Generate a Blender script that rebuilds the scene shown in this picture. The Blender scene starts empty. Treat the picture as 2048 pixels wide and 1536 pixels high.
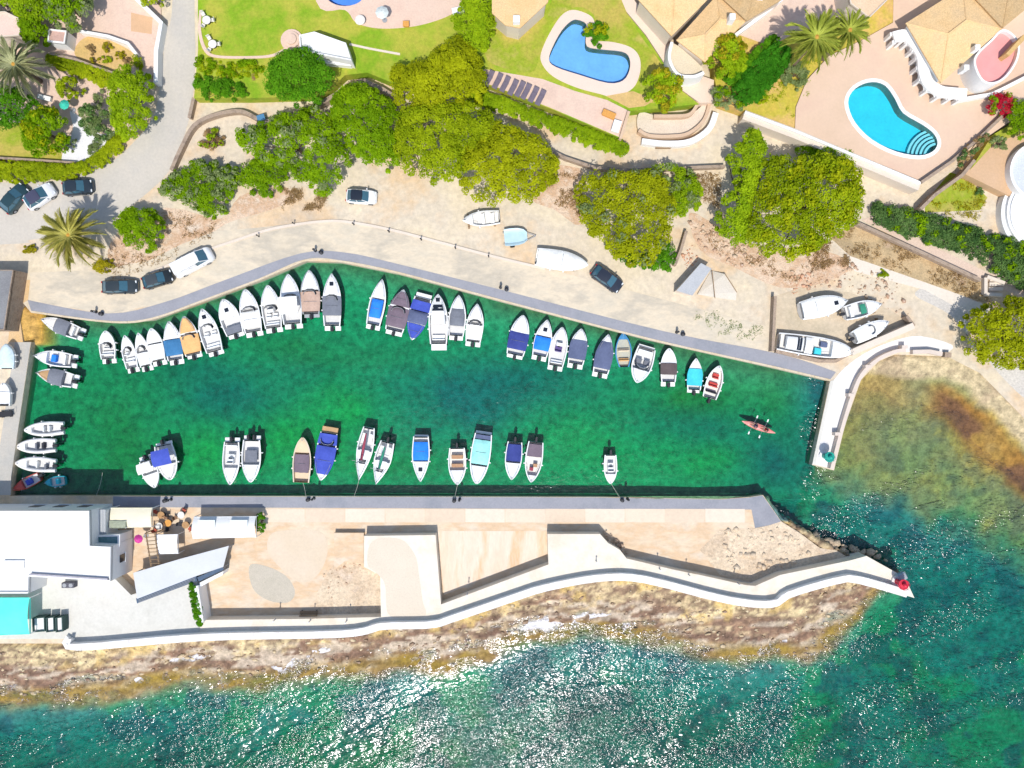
import bpy, bmesh, math, random
import numpy as np
from mathutils import Vector, Matrix
from mathutils.geometry import tessellate_polygon

# ------------------------------------------------------------------ camera, sky, sun, exposure
SC = bpy.context.scene
COL = SC.collection
H = 95.0            # flying height of the drone
S = 0.0625          # metres per image pixel at sea level
cam_d = bpy.data.cameras.new('camera')
cam_d.angle = 2 * math.atan(64.0 / H)
cam_d.clip_start = 0.5
cam_d.clip_end = 6000
cam = bpy.data.objects.new('camera', cam_d)
cam.location = (0, 0, H)
COL.objects.link(cam)
SC.camera = cam

SUN_ELEV = math.radians(61)
SUN_AZ = math.radians(184)          # compass bearing of the sun (north = +Y), just west of south
W = bpy.data.worlds.new('World')
SC.world = W
W.use_nodes = True
wn = W.node_tree
sky_n = wn.nodes.new('ShaderNodeTexSky')
sky_n.sky_type = 'NISHITA'
sky_n.sun_disc = False
sky_n.sun_elevation = SUN_ELEV
sky_n.sun_rotation = SUN_AZ
wn.links.new(sky_n.outputs[0], wn.nodes['Background'].inputs[0])
wn.nodes['Background'].inputs[1].default_value = 0.15
sun_d = bpy.data.lights.new('sun', 'SUN')
sun_d.energy = 3.5
sun_d.angle = math.radians(0.53)
sun_d.color = (1.0, 0.965, 0.90)
sun = bpy.data.objects.new('sun', sun_d)
sd = Vector((math.sin(SUN_AZ) * math.cos(SUN_ELEV), math.cos(SUN_AZ) * math.cos(SUN_ELEV), math.sin(SUN_ELEV)))
sun.rotation_euler = (-sd).to_track_quat('-Z', 'Y').to_euler()
COL.objects.link(sun)
SC.view_settings.view_transform = 'Standard'
SC.view_settings.look = 'None'
SC.view_settings.exposure = 0.20
SC.view_settings.gamma = 1.0
SC.view_settings.use_curve_mapping = False
SC.cycles.use_denoising = True
SC.cycles.use_adaptive_sampling = True
SC.cycles.adaptive_threshold = 0.02
SC.cycles.max_bounces = 6
SC.cycles.diffuse_bounces = 3
SC.cycles.transparent_max_bounces = 10
SC.cycles.caustics_reflective = False
SC.cycles.caustics_refractive = False

RNG = np.random.default_rng(7)
random.seed(7)
GZ = 1.0            # quay and yard level above the water
PI = math.pi


# ------------------------------------------------------------------ image pixel coordinates and small helpers
def P(e, s, z=0.0):
    """survey-plan point (east, south counted from the plan's north-west corner) -> world at height z"""
    k = S * (H - z) / H
    return ((e - 1024) * k, (768 - s) * k)


def PP(poly, z=0.0):
    return [P(e, s, z) for e, s in poly]


def srgb(r, g, b):
    f = lambda c: (c / 255 / 12.92) if c <= 10 else ((c / 255 + 0.055) / 1.055) ** 2.4
    return (f(r), f(g), f(b))


MATS = {}


def M(name, cols, scale=0.3, rough=0.85, bump=0.0, bscale=6.0, coord='pos', grain=0.25, gscale=None, spec=0.3,
      metal=0.0, stretch=None, lo=0.3, hi=0.7, coat=0.0):
    """procedural surface: a broad noise runs through cols, a fine noise varies the value, an optional bump"""
    if name in MATS:
        return MATS[name]
    if not isinstance(cols[0], (tuple, list)):
        cols = [cols]
    m = bpy.data.materials.new(name)
    m.use_nodes = True
    nt = m.node_tree
    bs = nt.nodes['Principled BSDF']
    bs.inputs['Roughness'].default_value = rough
    bs.inputs['Specular IOR Level'].default_value = spec
    bs.inputs['Metallic'].default_value = metal
    bs.inputs['Coat Weight'].default_value = coat
    if coord == 'pos':
        src = nt.nodes.new('ShaderNodeNewGeometry').outputs['Position']
    else:
        src = nt.nodes.new('ShaderNodeTexCoord').outputs['Object']
    if stretch:
        mp = nt.nodes.new('ShaderNodeMapping')
        mp.inputs['Rotation'].default_value = (0, 0, stretch[2])
        mp.inputs['Scale'].default_value = (stretch[0], stretch[1], 1)
        nt.links.new(src, mp.inputs[0])
        src = mp.outputs[0]
    n1 = nt.nodes.new('ShaderNodeTexNoise')
    n1.inputs['Scale'].default_value = scale
    n1.inputs['Detail'].default_value = 6
    n1.inputs['Roughness'].default_value = 0.6
    nt.links.new(src, n1.inputs['Vector'])
    rp = nt.nodes.new('ShaderNodeValToRGB')
    rp.color_ramp.elements.remove(rp.color_ramp.elements[1])
    n = len(cols)
    for i, c in enumerate(cols):
        pos = 0.5 if n == 1 else lo + (hi - lo) * i / (n - 1)
        if i == 0:
            e = rp.color_ramp.elements[0]
            e.position = pos
        else:
            e = rp.color_ramp.elements.new(pos)
        e.color = (c[0], c[1], c[2], 1)
    nt.links.new(n1.outputs[0], rp.inputs[0])
    n2 = nt.nodes.new('ShaderNodeTexNoise')
    n2.inputs['Scale'].default_value = gscale or scale * 14
    n2.inputs['Detail'].default_value = 5
    n2.inputs['Roughness'].default_value = 0.7
    nt.links.new(src, n2.inputs['Vector'])
    mr = nt.nodes.new('ShaderNodeMapRange')
    mr.inputs['From Min'].default_value = 0.25
    mr.inputs['From Max'].default_value = 0.75
    mr.inputs['To Min'].default_value = 1 - grain
    mr.inputs['To Max'].default_value = 1 + grain * 0.6
    nt.links.new(n2.outputs[0], mr.inputs[0])
    mu = nt.nodes.new('ShaderNodeVectorMath')
    mu.operation = 'SCALE'
    nt.links.new(rp.outputs[0], mu.inputs[0])
    nt.links.new(mr.outputs[0], mu.inputs['Scale'])
    nt.links.new(mu.outputs[0], bs.inputs['Base Color'])
    if bump:
        n3 = nt.nodes.new('ShaderNodeTexNoise')
        n3.inputs['Scale'].default_value = bscale
        n3.inputs['Detail'].default_value = 6
        nt.links.new(src, n3.inputs['Vector'])
        b = nt.nodes.new('ShaderNodeBump')
        b.inputs['Distance'].default_value = bump
        nt.links.new(n3.outputs[0], b.inputs['Height'])
        nt.links.new(b.outputs[0], bs.inputs['Normal'])
    MATS[name] = m
    return m


def tag(o, label=None, cat=None, group=None, kind=None):
    if label:
        o['label'] = label
    if cat:
        o['category'] = cat
    if group:
        o['group'] = group
    if kind:
        o['kind'] = kind
    return o


def empty(name, loc, rz=0.0):
    o = bpy.data.objects.new(name, None)
    o.empty_display_size = 0.3
    o.location = loc
    o.rotation_euler = (0, 0, rz)
    COL.objects.link(o)
    return o


class MB:
    """collects simple shapes and links them as ONE mesh object"""

    def __init__(self):
        self.v = []
        self.f = []

    def add(self, vs, fs):
        n = len(self.v)
        self.v += [tuple(p) for p in vs]
        self.f += [tuple(i + n for i in q) for q in fs]
        return self

    def box(self, x0, x1, y0, y1, z0, z1, b=0.0, rz=0.0, c=None):
        if b > 0:
            ring = [(x0 + b, y0), (x1 - b, y0), (x1, y0 + b), (x1, y1 - b), (x1 - b, y1), (x0 + b, y1), (x0, y1 - b), (x0, y0 + b)]
            mx, my = (x0 + x1) / 2, (y0 + y1) / 2
            kx = 1 - 2 * b / max(x1 - x0, 1e-6)
            ky = 1 - 2 * b / max(y1 - y0, 1e-6)
            top = [(mx + (x - mx) * kx, my + (y - my) * ky) for x, y in ring]
            vs = [(x, y, z0) for x, y in ring] + [(x, y, z1 - b) for x, y in ring] + [(x, y, z1) for x, y in top]
            fs = [tuple(range(7, -1, -1)), tuple(range(16, 24))]
            for k in (0, 8):
                fs += [(k + i, k + (i + 1) % 8, k + 8 + (i + 1) % 8, k + 8 + i) for i in range(8)]
        else:
            vs = [(x0, y0, z0), (x1, y0, z0), (x1, y1, z0), (x0, y1, z0), (x0, y0, z1), (x1, y0, z1), (x1, y1, z1), (x0, y1, z1)]
            fs = [(3, 2, 1, 0), (4, 5, 6, 7), (0, 1, 5, 4), (1, 2, 6, 5), (2, 3, 7, 6), (3, 0, 4, 7)]
        if rz:
            cx, cy = c if c else ((x0 + x1) / 2, (y0 + y1) / 2)
            co, si = math.cos(rz), math.sin(rz)
            vs = [(cx + (x - cx) * co - (y - cy) * si, cy + (x - cx) * si + (y - cy) * co, z) for x, y, z in vs]
        return self.add(vs, fs)

    def prism(self, poly, z0, z1, holes=(), bottom=False):
        """solid with a (possibly concave, holed) plan; z1 may be a function of x, y"""
        loops = [list(poly)] + [list(h) for h in holes]
        zf = z1 if callable(z1) else (lambda x, y: z1)
        flat = [p for l in loops for p in l]
        tris = tessellate_polygon([[Vector((x, y, 0)) for x, y in l] for l in loops])
        n = len(flat)
        vs = [(x, y, zf(x, y)) for x, y in flat]
        fs = []
        for t in tris:
            a, b, c = (flat[i] for i in t)
            ar = (b[0] - a[0]) * (c[1] - a[1]) - (b[1] - a[1]) * (c[0] - a[0])
            fs.append(tuple(t) if ar > 0 else tuple(reversed(t)))
        if z0 is not None:
            vs += [(x, y, z0) for x, y in flat]
            k = 0
            for li, l in enumerate(loops):
                m = len(l)
                area = sum(l[i][0] * l[(i + 1) % m][1] - l[(i + 1) % m][0] * l[i][1] for i in range(m))
                ccw = (area > 0) == (li == 0)
                for i in range(m):
                    a, b = k + i, k + (i + 1) % m
                    fs.append((a + n, b + n, b, a) if ccw else (b + n, a + n, a, b))
                k += m
            if bottom:
                fs += [tuple(i + n for i in reversed(t)) for t in fs[:len(tris)]]
        return self.add(vs, fs)

    def loft(self, rings, closed=True, caps=True):
        m = len(rings[0])
        vs = [p for r in rings for p in r]
        fs = []
        for k in range(len(rings) - 1):
            for i in range(m if closed else m - 1):
                j = (i + 1) % m
                fs.append((k * m + i, k * m + j, (k + 1) * m + j, (k + 1) * m + i))
        if caps:
            fs.append(tuple(range(m - 1, -1, -1)))
            fs.append(tuple(range((len(rings) - 1) * m, len(rings) * m)))
        return self.add(vs, fs)

    def tube(self, pts, r, n=6, r1=None):
        pts = [Vector(p) for p in pts]
        rings = []
        for i, p in enumerate(pts):
            d = (pts[min(i + 1, len(pts) - 1)] - pts[max(i - 1, 0)])
            if d.length < 1e-6:
                d = Vector((0, 0, 1))
            d.normalize()
            u = d.cross(Vector((0, 0, 1)) if abs(d.z) < 0.9 else Vector((1, 0, 0))).normalized()
            w = d.cross(u)
            rr = r if r1 is None else r + (r1 - r) * i / max(len(pts) - 1, 1)
            rings.append([tuple(p + u * (rr * math.cos(2 * PI * k / n)) + w * (rr * math.sin(2 * PI * k / n))) for k in range(n)])
        return self.loft(rings)

    def lathe(self, prof, n=16, c=(0, 0)):
        rings = [[(c[0] + r * math.cos(2 * PI * k / n), c[1] + r * math.sin(2 * PI * k / n), z) for k in range(n)] for r, z in prof]
        return self.loft(rings)

    def build(self, name, mat, parent=None, smooth=False, fix=True):
        me = bpy.data.meshes.new(name)
        me.from_pydata(self.v, [], self.f)
        if fix:
            bm = bmesh.new()
            bm.from_mesh(me)
            bmesh.ops.recalc_face_normals(bm, faces=bm.faces)
            bm.to_mesh(me)
            bm.free()
        if smooth:
            for p in me.polygons:
                p.use_smooth = True
            if hasattr(me, 'set_sharp_from_angle'):
                me.set_sharp_from_angle(angle=math.radians(40))
        me.materials.append(mat)
        o = bpy.data.objects.new(name, me)
        COL.objects.link(o)
        o.parent = parent
        return o


def mesh_np(name, verts, quads, mat, parent=None, tint=None, smooth=False, attrs=None):
    """fast mesh from numpy arrays (all faces the same size), optional per-vertex tint / colour attributes"""
    me = bpy.data.meshes.new(name)
    nv, nf, k = len(verts), len(quads), quads.shape[1]
    me.vertices.add(nv)
    me.vertices.foreach_set('co', np.ascontiguousarray(verts, dtype=np.float32).ravel())
    me.loops.add(nf * k)
    me.loops.foreach_set('vertex_index', np.ascontiguousarray(quads, dtype=np.int32).ravel())
    me.polygons.add(nf)
    me.polygons.foreach_set('loop_start', np.arange(0, nf * k, k, dtype=np.int32))
    me.polygons.foreach_set('loop_total', np.full(nf, k, dtype=np.int32))
    if smooth:
        me.polygons.foreach_set('use_smooth', np.ones(nf, dtype=bool))
    me.update(calc_edges=True)
    if tint is not None:
        a = me.attributes.new('tint', 'FLOAT', 'POINT')
        a.data.foreach_set('value', np.ascontiguousarray(tint, dtype=np.float32))
    for an, arr in (attrs or {}).items():
        if arr.ndim == 1:
            a = me.attributes.new(an, 'FLOAT', 'POINT')
            a.data.foreach_set('value', np.ascontiguousarray(arr, dtype=np.float32))
        else:
            a = me.attributes.new(an, 'FLOAT_COLOR', 'POINT')
            a.data.foreach_set('color', np.ascontiguousarray(np.c_[arr, np.ones(len(arr))], dtype=np.float32).ravel())
    me.materials.append(mat)
    o = bpy.data.objects.new(name, me)
    COL.objects.link(o)
    o.parent = parent
    return o


# numpy noise and polygon helpers -------------------------------------------------------------
def vnoise(x, y, seed=0):
    r = np.random.default_rng(seed).random((256, 256))
    xi, yi = np.floor(x).astype(int), np.floor(y).astype(int)
    fx, fy = x - xi, y - yi
    fx, fy = fx * fx * (3 - 2 * fx), fy * fy * (3 - 2 * fy)
    g = lambda a, b: r[(xi + a) & 255, (yi + b) & 255]
    return (g(0, 0) * (1 - fx) + g(1, 0) * fx) * (1 - fy) + (g(0, 1) * (1 - fx) + g(1, 1) * fx) * fy


def fbm(x, y, sc, seed=0, oc=4, ridge=False):
    t, a, n = 0, 1.0, 0
    for i in range(oc):
        v = vnoise(x * sc * 2 ** i + 17 * i, y * sc * 2 ** i - 9 * i, seed + i)
        if ridge:
            v = 1 - np.abs(2 * v - 1)
        t = t + a * v
        n += a
        a *= 0.5
    return t / n


def seg_dist(x, y, pts, closed=True):
    d = np.full(x.shape, 1e9)
    n = len(pts)
    for i in range(n if closed else n - 1):
        (ax, ay), (bx, by) = pts[i], pts[(i + 1) % n]
        dx, dy = bx - ax, by - ay
        t = np.clip(((x - ax) * dx + (y - ay) * dy) / (dx * dx + dy * dy + 1e-12), 0, 1)
        d = np.minimum(d, np.hypot(x - ax - t * dx, y - ay - t * dy))
    return d


def inside(x, y, pts):
    c = np.zeros(x.shape, bool)
    n = len(pts)
    for i in range(n):
        (ax, ay), (bx, by) = pts[i], pts[(i + 1) % n]
        hit = ((ay > y) != (by > y)) & (x < (bx - ax) * (y - ay) / (by - ay + 1e-15) + ax)
        c ^= hit
    return c


def smooth01(t):
    t = np.clip(t, 0, 1)
    return t * t * (3 - 2 * t)


def spline(pts, closed=True, n=5):
    """Catmull-Rom through image pixel points, for curved outlines"""
    out = []
    m = len(pts)
    for i in range(m if closed else m - 1):
        g = (lambda k: pts[k % m]) if closed else (lambda k: pts[min(max(k, 0), m - 1)])
        p0, p1, p2, p3 = g(i - 1), g(i), g(i + 1), g(i + 2)
        for k in range(n):
            t = k / n
            out.append(tuple(0.5 * ((2 * p1[j]) + (-p0[j] + p2[j]) * t + (2 * p0[j] - 5 * p1[j] + 4 * p2[j] - p3[j]) * t * t
                                    + (-p0[j] + 3 * p1[j] - 3 * p2[j] + p3[j]) * t ** 3) for j in (0, 1)))
    if not closed:
        out.append(tuple(pts[-1]))
    return out


def offset_line(pts, d):
    """shift a polyline sideways (to its left) by d"""
    out = []
    n = len(pts)
    for i in range(n):
        a, b = pts[max(i - 1, 0)], pts[min(i + 1, n - 1)]
        dx, dy = b[0] - a[0], b[1] - a[1]
        l = math.hypot(dx, dy) or 1
        out.append((pts[i][0] - dy / l * d, pts[i][1] + dx / l * d))
    return out


def ribbon(pts, w):
    """closed outline of a band of width w centred on a polyline"""
    return offset_line(pts, w / 2) + list(reversed(offset_line(pts, -w / 2)))


def grow(poly, d):
    """move a closed outline outwards by d (inwards if negative)"""
    n = len(poly)
    area = sum(poly[i][0] * poly[(i + 1) % n][1] - poly[(i + 1) % n][0] * poly[i][1] for i in range(n))
    sg = 1 if area > 0 else -1
    out = []
    for i in range(n):
        a, b = poly[i - 1], poly[(i + 1) % n]
        dx, dy = b[0] - a[0], b[1] - a[1]
        l = math.hypot(dx, dy) or 1
        out.append((poly[i][0] + dy / l * d * sg, poly[i][1] - dx / l * d * sg))
    return out


# ------------------------------------------------------------------ shared materials
CREAM = [(.60, .50, .35), (.68, .57, .41), (.62, .53, .41), (.66, .48, .30), (.52, .43, .33)]
m_ground = M('sandy_ground', CREAM, scale=.09, grain=.22, gscale=1.7, bump=.03, bscale=3)
m_deck = M('mole_concrete', [(.62, .50, .36), (.70, .57, .42), (.66, .47, .30), (.69, .58, .45), (.54, .44, .33)], scale=.24, grain=.15, gscale=2.2, stretch=(.5, 1, 0))
m_road = M('pale_asphalt', [(.50, .46, .40), (.55, .50, .43), (.47, .44, .40)], scale=.14, grain=.12, gscale=3, bump=.01, bscale=12)
m_qroad = M('quay_road_concrete', [(.62, .53, .39), (.58, .51, .40), (.66, .56, .42), (.50, .44, .35), (.62, .53, .40)], scale=.2, grain=.14, gscale=2.5, stretch=(.6, 1.2, .25))
m_quay = M('grey_quay_concrete', [(.25, .26, .29), (.31, .31, .34), (.27, .27, .30)], scale=.3, grain=.12, gscale=4)
m_coping = M('quay_coping', [(.58, .46, .29), (.64, .54, .40), (.55, .44, .28)], scale=.5, grain=.2)
m_white = M('white_render', [(.78, .77, .75), (.82, .81, .79)], scale=.4, grain=.06)
m_whitec = M('whitish_concrete', [(.58, .56, .50), (.64, .62, .56), (.61, .58, .52)], scale=.35, grain=.1, gscale=3)
m_pier = M('white_pier_concrete', [(.72, .69, .67), (.78, .75, .72), (.70, .66, .62)], scale=.4, grain=.1)
m_pink = M('pink_paving', [(.66, .47, .37), (.70, .52, .41), (.62, .45, .36)], scale=.5, grain=.14, gscale=5)
m_pool_deck = M('tan_terrace_paving', [(.62, .45, .32), (.66, .48, .35), (.63, .44, .33)], scale=.2, grain=.06, gscale=3)
m_lawn = M('lawn_grass', [(.18, .33, .012), (.25, .40, .014), (.42, .41, .05), (.21, .36, .012), (.38, .40, .04)], scale=.09, grain=.22, gscale=3, bump=.05, bscale=10)
m_lawn2 = M('dry_lawn', [(.33, .38, .03), (.48, .38, .08), (.28, .36, .02), (.52, .40, .12)], scale=.16, grain=.25, gscale=3, bump=.05, bscale=10)
m_soil = M('dry_soil', [(.58, .37, .14), (.62, .42, .17), (.50, .36, .12)], scale=.3, grain=.25, gscale=4)
m_drygrass_ground = M('dry_slope', [(.46, .31, .16), (.55, .40, .22), (.40, .30, .17), (.50, .36, .24)], scale=.35, grain=.35, gscale=5, bump=.06)
m_gravel = M('white_gravel', [(.70, .69, .70), (.78, .76, .76)], scale=1, grain=.2, gscale=9)
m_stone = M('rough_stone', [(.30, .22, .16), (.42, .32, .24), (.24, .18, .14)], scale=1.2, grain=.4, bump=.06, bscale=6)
m_cream_wall = M('cream_wall', [(.66, .56, .46), (.72, .62, .52)], scale=.5, grain=.1)
m_rock = M('tan_rock', [(.68, .54, .38), (.72, .58, .42), (.60, .46, .32), (.70, .56, .43)], scale=.35, grain=.35, gscale=3.5, bump=.15, bscale=2)
m_roof = M('tan_roof_tiles', [(.72, .47, .22), (.78, .53, .27), (.70, .49, .27)], scale=.4, grain=.28, gscale=6, bump=.05, bscale=9)
m_roof2 = M('brown_roof_tiles', [(.48, .31, .14), (.54, .37, .19), (.46, .33, .18)], scale=.5, grain=.35, gscale=6, bump=.05, bscale=9)
m_dark = M('dark_metal', (.03, .03, .035), coord='obj', rough=.5, grain=.1)
m_grey = M('grey_metal', (.32, .33, .35), coord='obj', rough=.45, grain=.1)
m_glass = M('dark_glass', (.015, .02, .03), coord='obj', rough=.06, spec=.6, grain=.05)
m_bglass = M('blue_glass', (.05, .13, .18), coord='obj', rough=.06, spec=.6, grain=.1)
m_bark = M('bark', [(.12, .08, .05), (.18, .13, .09)], coord='obj', scale=3, grain=.4, bump=.03)
m_rope = M('rope', (.5, .47, .4), coord='obj')
m_rubber = M('tyre_rubber', (.02, .02, .02), coord='obj', rough=.8)
m_wood = M('weathered_wood', [(.28, .18, .10), (.36, .25, .15)], coord='obj', scale=4, stretch=(.3, 3, 0), grain=.3)
m_skin = M('skin', (.45, .26, .18), coord='obj', grain=.05, rough=.5)


UPPER = [(62, 625), (215, 645), (300, 640), (400, 605), (520, 560), (610, 522), (680, 524), (800, 548), (1000, 602), (1300, 680), (1545, 735), (1660, 762)]
F = 32000
GROUND = [(-F, 1290), (135, 1287), (400, 1270), (690, 1260), (760, 1246), (860, 1242), (1030, 1187), (1200, 1150), (1290, 1153), (1450, 1193), (1545, 1203),
          (1580, 1184), (1680, 1154), (1720, 1154), (1826, 1192), (1798, 1150), (1735, 1112), (1702, 1118), (1672, 1100), (1640, 1096), (1600, 1066),
          (1562, 1042), (1526, 990), (1500, 994), (1440, 998), (1200, 994), (225, 992), (20, 992), (22, 955), (62, 684), (46, 684), (40, 640), (46, 606)] + UPPER + \
         [(1624, 930), (1668, 941), (1690, 850), (1722, 760), (1758, 722), (1790, 709), (1895, 713), (1960, 746), (2048, 836), (2200, 960), (2600, 1228),
          (3200, 1498), (F, 9000), (F, -F), (-F, -F)]


# ------------------------------------------------------------------ sea bed
def build_seabed():
    st = 0.33
    xs = np.arange(-84, 84.01, st)
    ys = np.arange(-64, 40, st)
    X, Y = np.meshgrid(xs, ys)
    x, y = X.ravel(), Y.ravel()
    E, Q = x / S + 1024, 768 - y / S
    shore = [(-400, 1352), (0, 1352), (100, 1350), (200, 1340), (300, 1322), (400, 1312), (500, 1325), (560, 1315), (640, 1300), (740, 1290),
             (820, 1285), (900, 1285), (960, 1265), (1020, 1240), (1080, 1226), (1200, 1215), (1300, 1235), (1400, 1255), (1500, 1265),
             (1600, 1260), (1675, 1215), (1700, 1195), (1760, 1185), (1820, 1197)]
    land = shore + [(1820, 1150), (1700, 1110), (1560, 1030), (1530, 990), (-400, 990)]
    n1 = fbm(x, y, .35, 3, 5)
    nr = fbm(x, y, .5, 11, 5, True)
    d = seg_dist(E, Q, shore, False) * S
    sg = np.where(inside(E, Q, land), -d, d)         # metres seaward of the southern waterline
    sg = sg + (n1 - .5) * 1.9 + smooth01((E - 1690) / 110) * 5.5 + smooth01((E - 1800) / 30) * 4
    z_s = np.where(sg < 0, .12 - sg * .22, .10 - sg * .085)
    z_s = np.where(sg > 3.2, -.17 - (sg - 3.2) * .42, z_s)
    z_s = z_s + ((fbm(x * .22 + y * .08, y * 1.0 - x * .13, 1.0, 123, 5) - .5) * .8 + (fbm(x, y, .9, 31, 3, True) - .55) * .30) * smooth01((sg + 5) / 2) * smooth01((7 - sg) / 4)
    z_s = np.where(sg < -1.0, np.minimum(z_s, 1.0) + (nr - .55) * .25, z_s)
    z_s = np.minimum(z_s, 1.1)
    # eastern cove
    cov = [(1700, 700), (1790, 712), (1895, 716), (1958, 748), (2046, 838), (2200, 962), (2600, 1230), (3200, 1500)]
    cland = cov + [(3200, 200), (1700, 200)]
    dc = seg_dist(E, Q, cov, False) * S
    sc = np.where(inside(E, Q, cland), -dc, dc) + (n1 - .5) * 1.3
    z_c = np.where(sc < 0, .98, .98 - sc * .30)
    z_c = np.where(sc > 2.7, .17 - (sc - 2.7) * .075, z_c)
    z_c = np.where(sc > 8, -.23 - (sc - 8) * .035, z_c)
    far = smooth01((Q - 930) / 230 - (E - 1760) / 700 + (n1 - .5) * .9)
    z_c = z_c - far * 1.9 * smooth01((sc - 4) / 9) + (nr - .55) * .18 * smooth01((sc - 1) / 3)
    z_c = np.where(E > 1672 - (Q - 762) * .235, z_c, -9)
    # harbour basin, open sea, slip
    z_b = np.full(x.shape, -4.4)
    harb = (Q < 1010) & (E < 1660)
    # distance below the upper quay line
    uq = [(60, 625), (215, 645), (300, 640), (400, 605), (520, 560), (610, 522), (680, 524), (800, 548), (1000, 602), (1300, 680), (1545, 735), (1660, 762)]
    du = seg_dist(E, Q, uq, False) * S
    z_h = -1.35 - 1.35 * smooth01((du - .3) / 6) + (n1 - .5) * .7
    blend = smooth01((E - 1560) / 130) * smooth01((Q - 830) / 80)
    z_b = np.where(harb, z_h * (1 - blend) + -3.2 * blend, z_b)
    seamix = smooth01((Q - 960) / 130) * smooth01((E - 1500) / 100)
    z_b = np.where((Q < 1200) & (E > 1500), -2.8 - 1.4 * seamix, z_b) if False else z_b
    mid = (E >= 1660) & (Q < 1200)
    z_b = np.where(mid, -3.2 - 1.0 * smooth01((Q - 980) / 150), z_b)
    z_slip = .98 - np.clip((E - 48) / 62, 0, 1.6) * 1.75
    slip = smooth01((Q - 596) / 12) * smooth01((700 - Q) / 14) * (E < 145) * (E > 20)
    z = np.maximum(np.where(Q > 985, z_s, -9), z_c)
    z = np.maximum(z, z_b)
    z = np.where(slip > .02, np.maximum(z, z_slip * slip + -2.4 * (1 - slip)), z)
    z = np.where(z < 0, z * .42, z)
    gin = inside(E, Q, GROUND)
    gd = seg_dist(E, Q, GROUND) * S
    z = np.where(gin & (gd > .5), np.minimum(z, -1.2), np.where(gin, np.minimum(z, .55), z))
    # ---- colours of the bottom (sand, rock, weed)
    C = np.zeros((len(x), 3))

    def mixc(c, w):
        C[:] = C * (1 - w[:, None]) + np.array(c)[None] * w[:, None]

    def blob(e, q, re, rq, a=1.0, rot=0.0):
        de, dq = E - e, Q - q
        co, si = math.cos(rot), math.sin(rot)
        u, v = (de * co + dq * si) / re, (-de * si + dq * co) / rq
        return a * np.exp(-(u * u + v * v)) * (0.55 + .9 * np.clip(n2, 0, 1))

    n2 = np.clip((fbm(x, y, .13, 21, 5) - .3) * 2.2, 0, 1)
    n3 = np.clip((fbm(x, y, .30, 41, 5) - .32) * 2.6, 0, 1)
    C[:] = (.12, .225, .22)                                     # open sea weed and sand
    mixc((.09, .29, .14), smooth01((n2 - .5) / .3) * .85)
    mixc((.05, .11, .15), smooth01((.42 - n3) / .25) * .75)
    hw = smooth01((1640 - E) / 90) * smooth01((1015 - Q) / 20)
    base = np.array((.20, .36, .18))
    C[:] = C * (1 - hw[:, None]) + base * hw[:, None]
    for (e, q, re, rq, a, c) in [
            (900, 800, 200, 80, 1.3, (.07, .19, .21)), (1090, 770, 150, 60, .8, (.07, .19, .19)), (480, 800, 130, 60, 1.1, (.07, .20, .19)),
            (1330, 860, 130, 70, 1.3, (.07, .19, .19)), (1540, 935, 110, 60, 1.2, (.05, .14, .18)), (620, 745, 90, 40, .5, (.07, .19, .17)),
            (380, 740, 120, 40, .6, (.06, .19, .15)), (1600, 800, 70, 90, .6, (.07, .13, .10)),
            (190, 830, 120, 110, .9, (.24, .27, .08)), (215, 925, 90, 60, .8, (.20, .27, .07)), (1380, 795, 150, 40, .8, (.26, .27, .06)),
            (570, 690, 120, 28, .7, (.24, .25, .08)), (700, 715, 160, 25, .6, (.26, .25, .08)), (1550, 800, 60, 40, .6, (.24, .28, .07)),
            (400, 910, 70, 60, .9, (.10, .42, .09)), (590, 880, 110, 70, .75, (.10, .41, .10)), (690, 815, 110, 60, .8, (.09, .42, .11)),
            (1250, 910, 130, 70, 1.0, (.09, .45, .13)), (1430, 930, 90, 45, .8, (.10, .39, .11)), (1140, 860, 110, 50, .7, (.10, .40, .12)),
            (810, 930, 160, 30, .6, (.09, .30, .07)), (1440, 700, 140, 30, .6, (.16, .24, .09))]:
        mixc(c, np.clip(blob(e, q, re, rq, a), 0, 1) * hw)
    mixc((.20, .20, .09), smooth01((2.6 - du) / 2.2) * hw * .8)       # weedy foot of the upper quay
    mixc((.26, .14, .06), smooth01((.9 - du) / .5) * hw * .6 * n3)
    # cove colours
    cw = (E > 1672 - (Q - 762) * .235) * smooth01((14 - sc) / 10 + .9 * (1 - far)) * (Q < 1250)
    mixc((.40, .29, .075), cw * (1 - .5 * far))
    mixc((.24, .27, .11), cw * smooth01((n2 - .45) / .3) * .75)
    mixc((.24, .23, .11), cw * smooth01((fbm(x, y, .5, 61, 4) - .5) / .12) * .6)
    mixc((.10, .12, .08), cw * smooth01((n3 - .6) / .2) * .5)
    mixc((.36, .25, .08), blob(1735, 860, 70, 70, .8) * cw + blob(1700, 960, 45, 60, .7) * cw * 1.0 if False else np.clip(blob(1750, 780, 60, 60, .8) + blob(1710, 900, 40, 70, .7), 0, 1) * cw)
    onshore = (E > 1690) & (Q < 1150)
    mixc((.30, .15, .03), np.where(onshore, smooth01((sc - 2.6) / .9) * smooth01((8.2 - sc) / 1.4), 0) * smooth01((E - 1830) / 60) * (.6 + .4 * n3))
    mixc((.17, .085, .04), np.where(onshore, smooth01((sc - 3.6) / .9) * smooth01((7.4 - sc) / 1.2), 0) * smooth01((n2 - .35) / .2) * smooth01((E - 1850) / 50))
    mixc((.50, .40, .24), np.where(onshore, smooth01((2.9 - sc) / 1.0), 0))
    mixc((.36, .27, .17), np.where(onshore, smooth01((2.9 - sc) / 1.0), 0) * smooth01((n3 - .55) / .25) * .8)
    # slip
    mixc((.60, .36, .10), slip * smooth01((118 - E) / 30))
    mixc((.42, .25, .03), slip * smooth01((E - 70) / 20) * smooth01((120 - E) / 20) * .8)
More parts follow.
